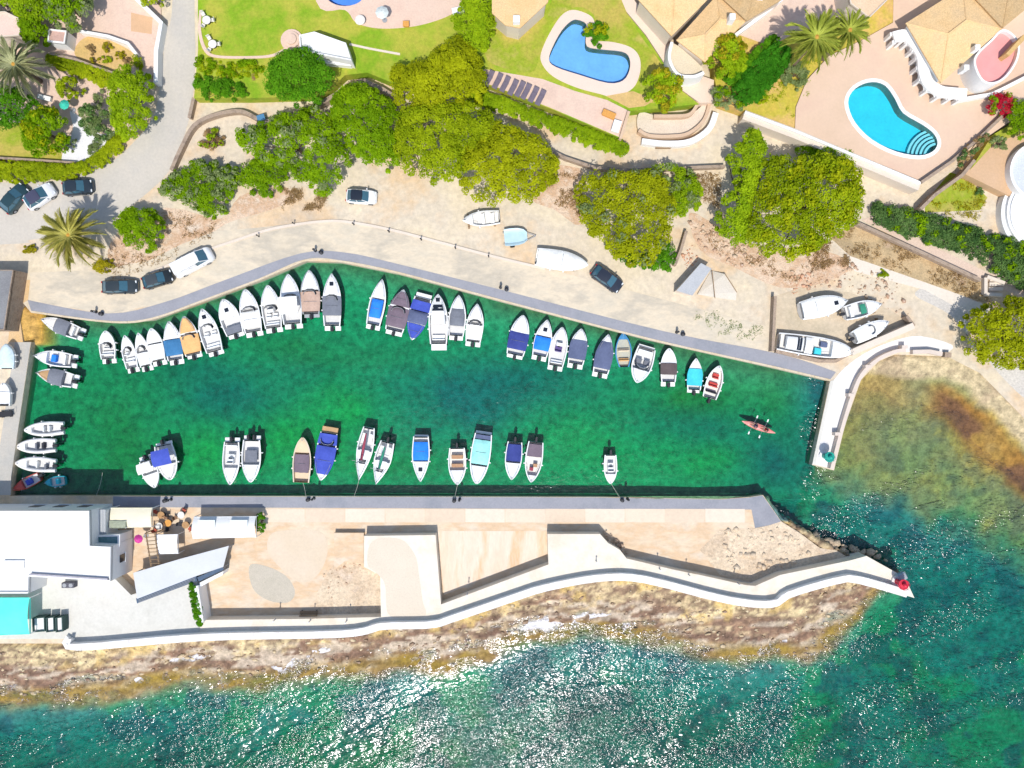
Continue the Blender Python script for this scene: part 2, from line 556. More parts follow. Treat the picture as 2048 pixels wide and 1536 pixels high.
    # southern rocks
    rw = (Q > 1040) * smooth01((5.0 - sg) / 2.4)
    strata = fbm(x * .22 + y * .08, y * 1.0 - x * .13, 1.0, 123, 5)
    strat2 = fbm(x * .5 + y * .1, y * 2.2 - x * .3, 1.0, 133, 4)
    mixc((.45, .33, .20), rw)
    mixc((.64, .51, .29), rw * (.45 + .55 * smooth01((n2 - .4) / .3)) * smooth01((-sg + .2) / 1.5))
    mixc((.25, .145, .095), rw * smooth01((strata - .46) / .08) * smooth01((sg + 2.6) / 1.0) * .9)
    mixc((.20, .12, .085), rw * smooth01((strat2 - .58) / .06) * .75)
    mixc((.16, .10, .07), rw * smooth01((fbm(x, y, 1.1, 31, 3, True) - .66) / .08) * .7)
    mixc((.56, .46, .35), rw * smooth01((fbm(x * .35 + y * .1, y * 1.5 - x * .2, 1.0, 77, 4) - .53) / .06) * smooth01((sg + 2.2) / 1.2) * .8)
    mixc((.30, .20, .035), rw * smooth01((sg - .9) / 1.5) * (.55 + .45 * n3))
    mixc((.60, .42, .15), rw * smooth01((-sg - .3) / 1) * smooth01((fbm(x, y, .3, 91, 4) - .53) / .08) * .7)
    ny, nx = X.shape
    idx = np.arange(nx * ny).reshape(ny, nx)
    quads = np.c_[idx[:-1, :-1].ravel(), idx[:-1, 1:].ravel(), idx[1:, 1:].ravel(), idx[1:, :-1].ravel()]
    m = bpy.data.materials.new('seabed')
    m.use_nodes = True
    nt = m.node_tree
    bs = nt.nodes['Principled BSDF']
    bs.inputs['Roughness'].default_value = .8
    bs.inputs['Specular IOR Level'].default_value = .25
    at = nt.nodes.new('ShaderNodeAttribute')
    at.attribute_name = 'bed'
    geo = nt.nodes.new('ShaderNodeNewGeometry')
    nz = nt.nodes.new('ShaderNodeTexNoise')
    nz.inputs['Scale'].default_value = 1.1
    nz.inputs['Detail'].default_value = 9
    nz.inputs['Roughness'].default_value = .78
    nt.links.new(geo.outputs['Position'], nz.inputs['Vector'])
    mr = nt.nodes.new('ShaderNodeMapRange')
    for i, v in enumerate((.32, .68, .42, 1.62)):  # weed mottling, contrast raised to paint in brightness variation from the waves
        mr.inputs[i + 1].default_value = v
    nt.links.new(nz.outputs[0], mr.inputs[0])
    mu = nt.nodes.new('ShaderNodeVectorMath')
    mu.operation = 'SCALE'
    nt.links.new(at.outputs['Color'], mu.inputs[0])
    nt.links.new(mr.outputs[0], mu.inputs['Scale'])
    nt.links.new(mu.outputs[0], bs.inputs['Base Color'])
    bp = nt.nodes.new('ShaderNodeBump')
    bp.inputs['Distance'].default_value = .22
    nt.links.new(nz.outputs[0], bp.inputs['Height'])
    nt.links.new(bp.outputs[0], bs.inputs['Normal'])
    o = mesh_np('seabed', np.c_[x, y, z], quads, m, smooth=True, attrs={'bed': C})
    tag(o, kind='structure')
    MB().add([(-2000, -2000, -5.5), (2000, -2000, -5.5), (2000, 2000, -5.5), (-2000, 2000, -5.5)], [(0, 1, 2, 3)]).build(
        'seabed_outer', M('deep_bed', [(.10, .18, .20), (.06, .14, .19)], scale=.1))
    tag(bpy.data.objects['seabed_outer'], kind='structure')
    return X, Y, z.reshape(X.shape), sg.reshape(X.shape), sc.reshape(X.shape)


BX, BY, BZ, BSG, BSC = build_seabed()


# ------------------------------------------------------------------ sea water: a closed body with waves and depth-dependent absorption
def build_water():
    st = .5
    xs = np.r_[[-2000., -400, -150], np.arange(-84, 84.01, st), [150, 400, 2000]]
    ys = np.r_[[-2000., -400, -120], np.arange(-64, 40.01, st), [120, 400, 2000]]
    X, Y = np.meshgrid(xs, ys)
    x, y = X.ravel(), Y.ravel()
    E, Q = x / S + 1024, 768 - y / S
    # nearest sea-bed samples
    ix = np.clip(np.round((x + 84) / .33).astype(int), 0, BX.shape[1] - 1)
    iy = np.clip(np.round((y + 64) / .33).astype(int), 0, BX.shape[0] - 1)
    sg = BSG[iy, ix]
    zb = BZ[iy, ix]
    harb = smooth01((1640 - E) / 60) * smooth01((1030 - Q) / 30)
    cove = smooth01((E - 1640) / 60) * smooth01((1050 - Q) / 160)
    chop = 1.0 - .80 * harb - .42 * cove
    band = fbm(x * .7 + y * .25, y * 1.2, .16, 55, 4)
    fo = 1.15 * np.exp(-((sg - .7 - 5.0 * (band - .5)) / .55) ** 2) * smooth01((fbm(x, y, .14, 66, 3) - .40) / .12)
    fo2 = np.exp(-((zb + .03) / .06) ** 2) * .38
    foam = np.clip(np.maximum(fo, fo2), 0, 1) * (Q > 1150) * (E < 1720) * smooth01((1720 - E) / 60)
    ny, nx = X.shape
    idx = np.arange(nx * ny).reshape(ny, nx)
    zt = np.where(np.abs(x) < 90, (fbm(x, y, .22, 88, 3) - .5) * .22 * chop, 0)
    zt = np.where(np.abs(y) < 66, zt, 0)
    top = np.c_[x, y, zt]
    bot = np.c_[x, y, np.full(len(x), -9.)]
    n = len(x)
    q = np.c_[idx[:-1, :-1].ravel(), idx[:-1, 1:].ravel(), idx[1:, 1:].ravel(), idx[1:, :-1].ravel()]
    ring = np.r_[idx[0, :], idx[1:, -1], idx[-1, -2::-1], idx[-2:0:-1, 0]]
    nxt = np.roll(ring, -1)
    side = np.c_[ring + n, nxt + n, nxt, ring]
    m = bpy.data.materials.new('sea_water')
    m.use_nodes = True
    nt = m.node_tree
    nt.nodes.remove(nt.nodes['Principled BSDF'])
    out = nt.nodes['Material Output']
    L = nt.links.new
    geo = nt.nodes.new('ShaderNodeNewGeometry')
    ach = nt.nodes.new('ShaderNodeAttribute')
    ach.attribute_name = 'chop'
    afo = nt.nodes.new('ShaderNodeAttribute')
    afo.attribute_name = 'foam'

    def noise(scale, sx, sy, rot, detail, rough=.55):
        mp = nt.nodes.new('ShaderNodeMapping')
        mp.vector_type = 'TEXTURE'
        mp.inputs['Scale'].default_value = (1 / sx, 1 / sy, 1)
        mp.inputs['Rotation'].default_value = (0, 0, rot)
        L(geo.outputs['Position'], mp.inputs[0])
        t = nt.nodes.new('ShaderNodeTexNoise')
        t.inputs['Scale'].default_value = scale
        t.inputs['Detail'].default_value = detail
        t.inputs['Roughness'].default_value = rough
        L(mp.outputs[0], t.inputs['Vector'])
        return t.outputs[0]

    def math_(op, a, b):
        k = nt.nodes.new('ShaderNodeMath')
        k.operation = op
        for i, v in enumerate((a, b)):
            if isinstance(v, (int, float)):
                k.inputs[i].default_value = v
            else:
                L(v, k.inputs[i])
        return k.outputs[0]

    w1 = noise(.8, .75, 1.5, .25, 2)           # wind waves
    w2 = noise(2.3, .75, 1.3, -.1, 2, .6)        # ripples
    gust = noise(.17, .38, 1.5, .45, 3)         # calmer and rougher lanes
    gm = nt.nodes.new('ShaderNodeMapRange')
    for i, v in enumerate((.38, .60, .30, 1.75)):
        gm.inputs[i + 1].default_value = v
    L(gust, gm.inputs[0])
    hgt = math_('ADD', math_('MULTIPLY', w1, 1.45), math_('MULTIPLY', math_('MULTIPLY', w2, gm.outputs[0]), .92))
    hgt = math_('MULTIPLY', hgt, ach.outputs['Fac'])
    bp = nt.nodes.new('ShaderNodeBump')
    bp.inputs['Distance'].default_value = .135
    L(hgt, bp.inputs['Height'])
    fr = nt.nodes.new('ShaderNodeFresnel')
    fr.inputs['IOR'].default_value = 1.45
    L(bp.outputs[0], fr.inputs['Normal'])
    gl = nt.nodes.new('ShaderNodeBsdfGlossy')
    gl.inputs['Roughness'].default_value = .155
    gl.inputs['Color'].default_value = (1, .94, 1, 1)
    L(bp.outputs[0], gl.inputs['Normal'])
    tr = nt.nodes.new('ShaderNodeBsdfTransparent')
    mx = nt.nodes.new('ShaderNodeMixShader')
    L(fr.outputs[0], mx.inputs[0])
    L(tr.outputs[0], mx.inputs[1])
    L(gl.outputs[0], mx.inputs[2])
    # foam
    fn = noise(2.6, 1, 1, 0, 7, .75)
    fm = nt.nodes.new('ShaderNodeMapRange')
    fm.inputs['From Min'].default_value = .72
    fm.inputs['From Max'].default_value = 1.0
    L(math_('ADD', math_('MULTIPLY', afo.outputs['Fac'], .62), fn), fm.inputs[0])
    fd = nt.nodes.new('ShaderNodeBsdfDiffuse')
    fd.inputs['Color'].default_value = (.78, .76, .78, 1)
    mf = nt.nodes.new('ShaderNodeMixShader')
    L(math_('MULTIPLY', fm.outputs[0], .85), mf.inputs[0])
    L(mx.outputs[0], mf.inputs[1])
    L(fd.outputs[0], mf.inputs[2])
    L(mf.outputs[0], out.inputs['Surface'])
    va = nt.nodes.new('ShaderNodeVolumeAbsorption')
    va.inputs['Color'].default_value = (.02, .90, .83, 1)
    va.inputs['Density'].default_value = 1.45
    L(va.outputs[0], out.inputs['Volume'])
    o = mesh_np('sea_water', np.r_[top, bot], np.r_[q, q[:, ::-1] + n, side], m, smooth=True,
                attrs={'chop': np.r_[chop, chop], 'foam': np.r_[foam, foam * 0]})
    tag(o, kind='structure')


build_water()

# ------------------------------------------------------------------ ground: quays, yards and mole as one sheet with quay walls
g = MB().prism(PP(GROUND, GZ), -5.0, GZ).build('ground', m_ground, fix=False)
tag(g, kind='structure')


def sheet(name, poly, z, mat, th=.25, holes=(), curve=False):
    p = spline(poly) if curve else poly
    return tag(MB().prism(PP(p, z), z - th, z, [PP(h, z) for h in holes]).build(name, mat, fix=False), kind='structure')


def slab(name, poly, z, mat, z0=None, curve=False, holes=()):
    return sheet(name, poly, z, mat, z - (z0 if z0 is not None else GZ - .2), holes, curve)


# roads
sheet('road', spline([(347, -400), (345, 0), (331, 60), (326, 120), (316, 200), (300, 245), (262, 290), (215, 328), (150, 350), (60, 364), (-600, 372)], False)
      + spline([(-600, 505), (0, 489), (60, 480), (150, 465), (215, 442), (262, 412), (325, 358), (352, 316), (372, 260), (385, 200), (391, 110), (389, 0), (389, -400)], False),
      GZ + .012, m_road, .1)
sheet('quay_road', [(60, 545), (200, 540), (300, 520), (360, 490), (430, 462), (520, 455), (585, 447), (680, 441), (780, 455), (1000, 512), (1090, 535), (1180, 560),
                    (1330, 600), (1545, 655), (1544, 704), (1330, 664), (1000, 580), (800, 530), (690, 506), (600, 508), (450, 560), (330, 605), (215, 628), (75, 604), (62, 602)],
      GZ + .010, m_qroad, .1)
# grey quay strips and their coping
low_up = offset_line(PP(spline(UPPER, False, 4), GZ + .02), .20)
up_top = PP(spline([(55, 600), (215, 627), (330, 604), (450, 560), (600, 507), (690, 505), (800, 529), (1000, 579), (1330, 663), (1560, 708), (1672, 744)], False, 4), GZ + .02)
tag(MB().prism(up_top + list(reversed(low_up)), GZ - .1, GZ + .02).build('quay_pavement', m_quay, fix=False), kind='structure')
edge = PP(spline(UPPER, False, 4), GZ + .05)
qc = tag(MB().prism(offset_line(edge, .19) + list(reversed(offset_line(edge, .01))), GZ - .3, GZ + .012).build('quay_coping', m_coping, fix=False), kind='structure')


def coping_run(parent, line, a, b, step, z0, z1, mat, name='coping_stone'):
    """single stones laid along a polyline with open joints"""
    d = [0]
    for i in range(1, len(line)):
        d.append(d[-1] + math.hypot(line[i][0] - line[i - 1][0], line[i][1] - line[i - 1][1]))
    lx, ly = [p[0] for p in line], [p[1] for p in line]
    n = max(int(d[-1] / step), 1)
    for k in range(n):
        s0, s1 = d[-1] * k / n + .015, d[-1] * (k + 1) / n - .015
        pts = [(float(np.interp(s, d, lx)), float(np.interp(s, d, ly))) for s in (s0, (s0 + s1) / 2, s1)]
        o = MB().prism(offset_line(pts, a) + list(reversed(offset_line(pts, b))), z0, z1 + random.uniform(-.012, .012)).build(name, mat, parent, fix=False)
    return n


coping_run(qc, edge, .22, -.02, 2.0, GZ - .25, GZ + .05, m_coping)
sheet('mole_quay_pavement', [(226, 993), (1200, 995), (1440, 999), (1500, 995), (1525, 991), (1562, 1043), (1540, 1050), (1510, 1056), (1503, 1019), (1440, 1019), (226, 1014)], GZ + .02, m_quay, .12)
sheet('mole_deck', [(226, 1014.5), (1440, 1019.5), (1502.5, 1019.5), (1510, 1057), (1500, 1165), (1400, 1190), (1290, 1152), (1000, 1190), (860, 1235), (690, 1255), (400, 1262), (226, 1240)],
      GZ + .012, m_deck, .1)
sheet('mole_rock_flat', [(1510, 1057), (1540, 1050), (1562, 1043), (1600, 1067), (1640, 1096), (1672, 1101), (1702, 1118), (1640, 1128), (1560, 1146), (1500, 1164), (1440, 1150), (1400, 1100), (1440, 1060)],
      GZ + .03, m_rock, .2, curve=False)
sheet('west_quay_pavement', [(30, 684.5), (61, 684.5), (22, 954), (21, 990), (-200, 990), (-200, 900), (0, 890)], GZ + .02, M('west_quay', [(.42, .41, .38), (.50, .46, .40)], scale=.4, grain=.15), .12)
sheet('west_ramp', [(30, 560), (60, 560), (56, 600), (46, 606), (40, 640), (46, 684), (16, 684)], GZ + .016, M('orange_ramp', [(.66, .42, .19), (.62, .46, .28)], scale=.5), .1)
# white kerb of the quay road
kerb = PP(spline([(300, 545), (400, 505), (470, 481), (530, 461), (585, 450), (640, 443), (690, 443), (780, 459), (900, 490), (1000, 516), (1090, 537)], False, 5), GZ + .13)
tag(MB().prism(ribbon(kerb, .32), GZ - .1, GZ + .13).build('kerb', m_cream_wall, fix=False), kind='structure')
# upper promenade on the mole: raised walk behind the sea wall, with two ramp blocks
PZ = GZ + 1.7
sheet('promenade', [(400, 1240), (600, 1238), (762, 1234), (760, 1150), (728, 1134), (728, 1072), (871, 1070), (882, 1209), (1097, 1129), (1095, 1068), (1200, 1068),
                    (1216, 1086), (1240, 1100), (1253, 1117), (1350, 1140), (1400, 1150), (1490, 1170), (1510, 1172), (1560, 1150), (1700, 1121), (1733, 1112), (1796, 1147), (1812, 1160),
                    (1829, 1196), (1720, 1164), (1680, 1164), (1580, 1193), (1545, 1213), (1450, 1203), (1290, 1163), (1200, 1160), (1090, 1180), (1030, 1199), (900, 1243), (860, 1254),
                    (760, 1257), (690, 1272), (400, 1279)],
      PZ, M('promenade_concrete', [(.72, .65, .54), (.76, .69, .58), (.68, .58, .45)], scale=.3, grain=.1, gscale=2.5), 3.2)
sheet('ramp_wear', spline([(745, 1082), (800, 1078), (830, 1110), (838, 1150), (845, 1200), (850, 1232), (800, 1236), (775, 1225), (770, 1170), (755, 1148), (735, 1128)]),
      PZ + .006, M('worn_ramp', [(.69, .60, .48), (.66, .57, .45)], scale=.4, grain=.12), .05)
MD = bpy.data.objects['mole_deck']
m_slab = [M('deck_slab_%d' % i, [c, tuple(v * 1.06 for v in c)], scale=.4, grain=.1, gscale=2.5) for i, c in enumerate(((.70, .57, .44), (.66, .53, .40), (.72, .60, .48)))]
for i in range(12):
    e0 = 530 + i * 80
    MB().prism(PP([(e0 + .5, 1017.5), (e0 + 79.5, 1018), (e0 + 79.5, 1045), (e0 + .5, 1044.5)], GZ + .03), GZ, GZ + .026 + .004 * (i % 3)).build('concrete_slab', m_slab[i % 3], MD, fix=False)
m_stain = M('stained_concrete', [(.72, .57, .43), (.76, .63, .50), (.70, .47, .28), (.76, .62, .49)], scale=.22, grain=.1, stretch=(1.6, .35, 0), lo=.35, hi=.72)
sheet('concrete_apron', [(876, 1062), (1092, 1062), (1093, 1108), (986, 1150), (888, 1190)], GZ + .024, m_stain, .1)
sheet('pale_slab', spline([(545, 1066), (600, 1060), (645, 1066), (655, 1105), (635, 1150), (600, 1165), (560, 1135), (535, 1100)]), GZ + .022, M('pale_deck', [(.68, .56, .43), (.65, .53, .39), (.70, .58, .46)], scale=.25, grain=.08), .1)
sheet('rock_scar', spline([(645, 1165), (668, 1130), (700, 1122), (728, 1138), (757, 1152), (760, 1228), (700, 1232), (640, 1226), (632, 1195)], True, 3), GZ + .028, m_rock, .1)
slab('low_platform', [(668, 1066), (727.5, 1066), (727.5, 1128), (690, 1122), (668, 1140)], GZ + .75, m_deck)
# eastern pier
sheet('pier_pavement', spline([(1668, 760), (1690, 735), (1730, 706), (1785, 682), (1840, 672), (1905, 690), (1893, 707)], False, 3) +
      spline([(1790, 703), (1756, 716), (1720, 756), (1688, 846), (1667, 938)], False, 3) + [(1626, 928)], GZ + .02, m_pier, .1)
sheet('pier_face', [(1661, 762), (1668, 760), (1631, 929), (1624.5, 929)], GZ + .04, m_whitec, .2)
# shore yard (slip) floor and gravel beach track
sheet('boatyard_floor', [(1552, 592), (1600, 575), (1700, 585), (1780, 620), (1822, 645), (1700, 700), (1545, 704)], GZ + .014, M('yard_floor', [(.50, .42, .30), (.58, .48, .35), (.54, .42, .28)], scale=.2, grain=.2, gscale=2.5), .1)
sheet('gravel_track', spline([(1830, 590), (1900, 630), (1950, 690), (2010, 760), (2060, 800), (2060, 740), (1990, 725), (1940, 690), (1930, 620), (1870, 575)]),
      GZ + .016, M('grey_gravel', [(.55, .51, .46), (.62, .57, .50)], scale=.3, grain=.3, gscale=4), .1)
sheet('pale_track', [(1690, 505), (1740, 520), (1985, 615), (1960, 640), (1850, 580), (1700, 540)], GZ + .018, M('pale_concrete_track', [(.68, .60, .50), (.72, .64, .54)], scale=.3, grain=.12), .1)
sheet('dry_slope_ground', [(1655, 470), (1715, 447), (1960, 560), (1985, 612), (1700, 512)], GZ + .02, m_drygrass_ground, .1)
m_bank = M('bank_soil', [(.62, .42, .29), (.70, .54, .40), (.58, .38, .24), (.68, .56, .44)], scale=.5, grain=.35, gscale=4, bump=.08)
sheet('bank_soil', spline([(222, 555), (225, 475), (330, 415), (440, 438), (480, 392), (560, 372), (590, 395), (540, 420), (450, 448), (400, 490), (330, 520), (260, 552)], True, 3), GZ + .008, m_bank, .1)
sheet('scrub_bank', spline([(1075, 330), (1120, 330), (1172, 350), (1165, 450), (1110, 420), (1060, 395)], True, 3), GZ + .009, m_bank, .1)
sheet('rubble_bank', spline([(1378, 425), (1440, 455), (1510, 490), (1640, 500), (1705, 530), (1650, 565), (1560, 575), (1470, 535), (1400, 500)], True, 3), GZ + .009, m_bank, .1)
sheet('oily_patch', spline([(500, 1130), (540, 1135), (575, 1155), (590, 1185), (575, 1205), (535, 1200), (505, 1175)]), GZ + .018, M('damp_concrete', [(.50, .45, .36), (.55, .49, .40)], scale=.8), .05)
# -- west garden
sheet('garden_soil', [(-600, -600), (318, -600), (322, 40), (318, 110), (300, 165), (290, 250), (235, 300), (150, 338), (-600, 345)], GZ + .15, m_pink, .4)
sheet('white_gravel_bed', spline([(140, 222), (165, 238), (200, 268), (238, 262), (225, 290), (165, 322), (125, 322), (132, 290), (146, 258)]), GZ + .17, m_gravel, .1)
sheet('dry_garden_lawn', [(-600, 242), (40, 246), (120, 280), (125, 322), (-600, 318)], GZ + .165, m_lawn2, .1)
sheet('flower_bed', spline([(160, 82), (190, 72), (240, 90), (268, 110), (262, 135), (235, 145), (190, 135), (150, 110)]), GZ + .17, m_soil, .1)
sheet('tiled_terrace', [(262, 25), (305, 35), (303, 68), (262, 62)], GZ + .17, M('terracotta', [(.66, .42, .25), (.60, .38, .22)], scale=1.5, grain=.2), .05)
# -- central villa terraces
TZ = 2.6
POOL2 = spline([(1142, 42), (1155, 39), (1173, 48), (1172, 70), (1174, 92), (1200, 98), (1245, 103), (1259, 116), (1259, 140), (1246, 161), (1216, 166), (1160, 150), (1112, 134), (1098, 119), (1106, 92), (1124, 60)], True, 3)
POOL1 = [(690 + 40 * math.cos(a * PI / 12), -14 + 26 * math.sin(a * PI / 12)) for a in range(24)]
CT = [(394, -600), (1215, -600), (1215, -20), (1290, 70), (1362, 180), (1398, 208), (1262, 222), (1242, 277), (1100, 217), (985, 172), (960, 165), (800, 172), (735, 145), (690, 150), (645, 192), (500, 196), (388, 196), (396, 100)]
slab('villa_lawn', CT, TZ, m_lawn, holes=[POOL2, POOL1])
tag(MB().prism(PP(spline([(628, -200), (632, 2), (690, 20), (712, 45), (750, 56), (800, 56), (850, 48), (900, 30), (928, 5), (935, -200)], False), TZ + .02), TZ - .1, TZ + .02, [PP(POOL1, TZ + .02)]).build('pool_terrace', m_pink, fix=False), kind='structure')
tag(MB().prism(PP(spline([(1083, 125), (1084, 100), (1104, 58), (1126, 28), (1150, 20), (1184, 34), (1190, 60), (1186, 80), (1225, 84), (1262, 95), (1279, 115), (1280, 145), (1266, 176), (1230, 194), (1200, 188), (1150, 174), (1105, 152)]), TZ + .02),
                TZ - .1, TZ + .02, [PP(POOL2, TZ + .02)]).build('pool_surround', M('pink_coping', [(.72, .56, .46), (.76, .60, .50)], scale=.6, grain=.12), fix=False), kind='structure')
sheet('dry_lawn', spline([(975, 62), (1040, 58), (1100, 10), (1128, -60), (1215, -60), (1260, 40), (1340, 150), (1360, 185), (1285, 205), (1282, 130), (1262, 90), (1196, 78), (1188, 30), (1150, 14), (1100, 50), (1078, 118), (1060, 145), (985, 128), (970, 100)], True, 3),
      TZ + .012, m_lawn2, .05)
sheet('lounger_terrace', [(968, 138), (1085, 158), (1150, 182), (1214, 200), (1258, 222), (1241, 275), (1100, 215), (985, 171), (962, 164)], TZ + .018, m_pink, .1)
sheet('orange_bed', [(1212, 192), (1266, 182), (1310, 200), (1290, 212), (1258, 216)], TZ + .022, m_soil, .1)
sheet('garden_border', spline([(404, 20), (402, 60), (412, 95), (432, 110), (500, 112), (545, 108), (575, 92)], False) + list(reversed(spline([(399, 20), (396, 62), (407, 100), (430, 115), (500, 117), (547, 113), (579, 96)], False))), TZ + .06, m_pink, .1)
sheet('garden_edging', spline([(700, 86), (740, 95), (800, 106)], False) + [(800, 110)] + list(reversed(spline([(698, 90), (739, 99), (798, 110)], False))), TZ + .06, m_cream_wall, .1)
# diagonal drive by the middle villa, and its yard
sheet('villa_drive', [(1217, -400), (1262, -400), (1268, 0), (1345, 95), (1352, 140), (1400, 150), (1428, 160), (1426, 205), (1400, 206), (1364, 180), (1292, 70), (1217, -20)], TZ - .05, M('drive_paving', [(.70, .55, .43), (.74, .58, .46)], scale=.5, grain=.12), 1.8)
# -- eastern villa terrace with kidney pool
VZ = 3.0
POOL3 = spline([(1697, 213), (1700, 190), (1718, 172), (1745, 164), (1770, 171), (1789, 196), (1806, 226), (1846, 250), (1868, 268), (1875, 287), (1865, 303), (1838, 311), (1792, 303), (1744, 279), (1711, 246)], True, 3)
slab('villa_terrace', [(1590, 258), (1592, 214), (1614, 160), (1658, 112), (1724, 80), (1786, 45), (1800, -600), (2700, -600), (2700, 190), (2060, 215), (1986, 266), (1841, 361)], VZ, m_pool_deck, holes=[POOL3])
m_olawn = M('orange_dry_lawn', [(.62, .42, .08), (.50, .42, .05), (.66, .42, .15), (.40, .42, .04)], scale=.22, grain=.25, gscale=3, bump=.05, bscale=10)
slab('villa_side_garden', [(1428, 150), (1425, 40), (1500, -600), (1798, -600), (1786, 44), (1724, 79), (1657, 111), (1613, 159), (1591, 213), (1589, 257), (1490, 222), (1440, 205)], VZ - .08, m_olawn)
sheet('palm_court', [(1480, 70), (1560, -20), (1700, -120), (1720, 6), (1680, 45), (1600, 62), (1540, 92)], VZ - .06, m_pink, .1)
sheet('neighbour_terrace', [(1930, 348), (1990, 285), (2060, 262), (2700, 250), (2700, 470), (2060, 410), (2005, 385)], VZ - .6, M('brown_terrace', [(.56, .36, .20), (.60, .40, .25)], scale=.3, grain=.12), 2)
sheet('garden_patch', [(1985, 270), (2060, 225), (2700, 200), (2700, 248), (2060, 262), (1990, 285), (1940, 340)], VZ - .55, m_lawn2, 2)
sheet('yellow_weeds', [(1900, 345), (1930, 352), (1975, 395), (1960, 420), (1850, 425), (1850, 405)], GZ + .02, m_lawn2, .1)


# pools: basin walls, floor and water
def pool(name, outline, z, depth, floor_col, label, water_col, coping=None, steps=None):
    root = empty(name, (0, 0, 0))
    tag(root, label, 'pool')
    w = PP(outline, z)
    fm = M('tiles_%d' % int(outline[0][0]), [floor_col, tuple(min(1, c * 1.18) for c in floor_col)], scale=.6, grain=.1, gscale=3)
    b = MB().prism(w, None, z - depth)
    n = len(w)
    b.add([(x, y, z - depth) for x, y in w] + [(x, y, z + .005) for x, y in w], [(i, (i + 1) % n, n + (i + 1) % n, n + i) for i in range(n)])
    b.build('basin', fm, root, fix=False)
    m = bpy.data.materials.new('water_' + name)
    m.use_nodes = True
    nt = m.node_tree
    nt.nodes.remove(nt.nodes['Principled BSDF'])
    tr = nt.nodes.new('ShaderNodeBsdfTransparent')
    tr.inputs[0].default_value = (*water_col, 1)
    gl = nt.nodes.new('ShaderNodeBsdfGlossy')
    gl.inputs['Roughness'].default_value = .05
    fr = nt.nodes.new('ShaderNodeFresnel')
    fr.inputs[0].default_value = 1.33
    nz = nt.nodes.new('ShaderNodeTexNoise')
    nz.inputs['Scale'].default_value = 1.6
    geo = nt.nodes.new('ShaderNodeNewGeometry')
    nt.links.new(geo.outputs['Position'], nz.inputs['Vector'])
    bp = nt.nodes.new('ShaderNodeBump')
    bp.inputs['Distance'].default_value = .04
    nt.links.new(nz.outputs[0], bp.inputs['Height'])
    for k in (gl, fr):
        nt.links.new(bp.outputs[0], k.inputs['Normal'])
    mx = nt.nodes.new('ShaderNodeMixShader')
    nt.links.new(fr.outputs[0], mx.inputs[0])
    nt.links.new(tr.outputs[0], mx.inputs[1])
    nt.links.new(gl.outputs[0], mx.inputs[2])
    nt.links.new(mx.outputs[0], nt.nodes['Material Output'].inputs['Surface'])
    MB().prism(w, None, z - .12).build('water', m, root, fix=False)
    if coping:
        MB().prism(PP(grow(outline, coping), z + .03), z - .1, z + .03, [w]).build('coping', m_white, root, fix=False)
    if steps:
        (cx, cy), radii = steps
        for i, r in enumerate(radii):
            c = P(cx, cy, z)
            pts = [(c[0] + r * math.cos(a), c[1] + r * math.sin(a)) for a in np.linspace(.55 * PI, 1.22 * PI, 12)]
            rib = ribbon(pts, .28)
            MB().prism(rib, z - depth, z - .3 - .12 * i).build('step', M('pool_step', (.50, .72, .76), grain=.05), root, fix=False)
    return root


pool('swimming_pool', POOL1, TZ, 1.2, (.16, .34, .80), 'pale blue pool cut off by the top edge beside the pink terrace', (.72, .86, .98))
pool('swimming_pool', POOL2, TZ, 1.3, (.22, .50, .90), 'angled royal blue swimming pool with pink surround in the central garden', (.80, .90, 1.0))
pool('swimming_pool', POOL3, VZ, 1.3, (.07, .58, .70), 'kidney shaped turquoise pool with white coping on the tan terrace', (.62, .95, 1.0), 7.5, ((1878, 312), [1.6, 2.05, 2.5, 2.95, 3.4]))


# ------------------------------------------------------------------ walls and buildings
def wall(name, label, pts, w, z0, z1, mat, cat='wall', curve=False, group=None):
    p = PP(spline(pts, False, 4) if curve else pts, z1)
    o = MB().prism(ribbon(p, w), z0, z1).build(name, mat, fix=False)
    return tag(o, label, cat, group, 'thing')


# sea wall: white parapet with a lower outer step
SEAW = [(134, 1278), (150, 1297), (400, 1277), (690, 1270), (760, 1255), (860, 1252), (900, 1241), (1030, 1197), (1090, 1178), (1200, 1158), (1290, 1161), (1450, 1201),
        (1545, 1211), (1580, 1191), (1680, 1162), (1720, 1162), (1818, 1190)]
m_seaw = M('sea_wall_paint', [(.78, .76, .75), (.82, .81, .79), (.70, .66, .62), (.80, .78, .76)], scale=.5, grain=.1, gscale=3)
sw = empty('sea_wall', (0, 0, 0))
tag(sw, 'long white stepped sea wall winding along the seaward edge of the mole', 'wall')
l0 = PP(spline(SEAW, False, 4), PZ + .8)
for a, b, zt, nm in ((.55, .10, .85, 'parapet'), (.098, -.42, .45, 'outer_step')):
    core = MB().prism(offset_line(l0, a - .02) + list(reversed(offset_line(l0, b + .02))), -.6, PZ + zt - .06).build(nm, m_white, sw, fix=False)
    coping_run(core, l0, a, b, 3.0, PZ + zt - .3, PZ + zt, m_seaw, nm + '_panel')

# restaurant terrace and buildings at the root of the mole
slab('restaurant_terrace', [(-600, 1150), (222, 1150), (262, 1190), (395, 1150), (405, 1245), (400, 1278), (152, 1296), (136, 1278), (-600, 1278)], PZ - .1, m_whitec, -1)


def solid(root, poly, z0, z1, wall_m, roof_m, para=.22, pw=3.0):
    w = PP(poly, z1)
    MB().prism(w, z0, z1 - .05).build('wall', wall_m, root, fix=False)
    inner = PP(grow(poly, -pw), z1)
    MB().prism(inner, z1 - .3, z1 + .003).build('roof', roof_m, root, fix=False)
    MB().prism(w, z1 - .3, z1 + para, [inner]).build('roof_parapet', wall_m, root, fix=False)


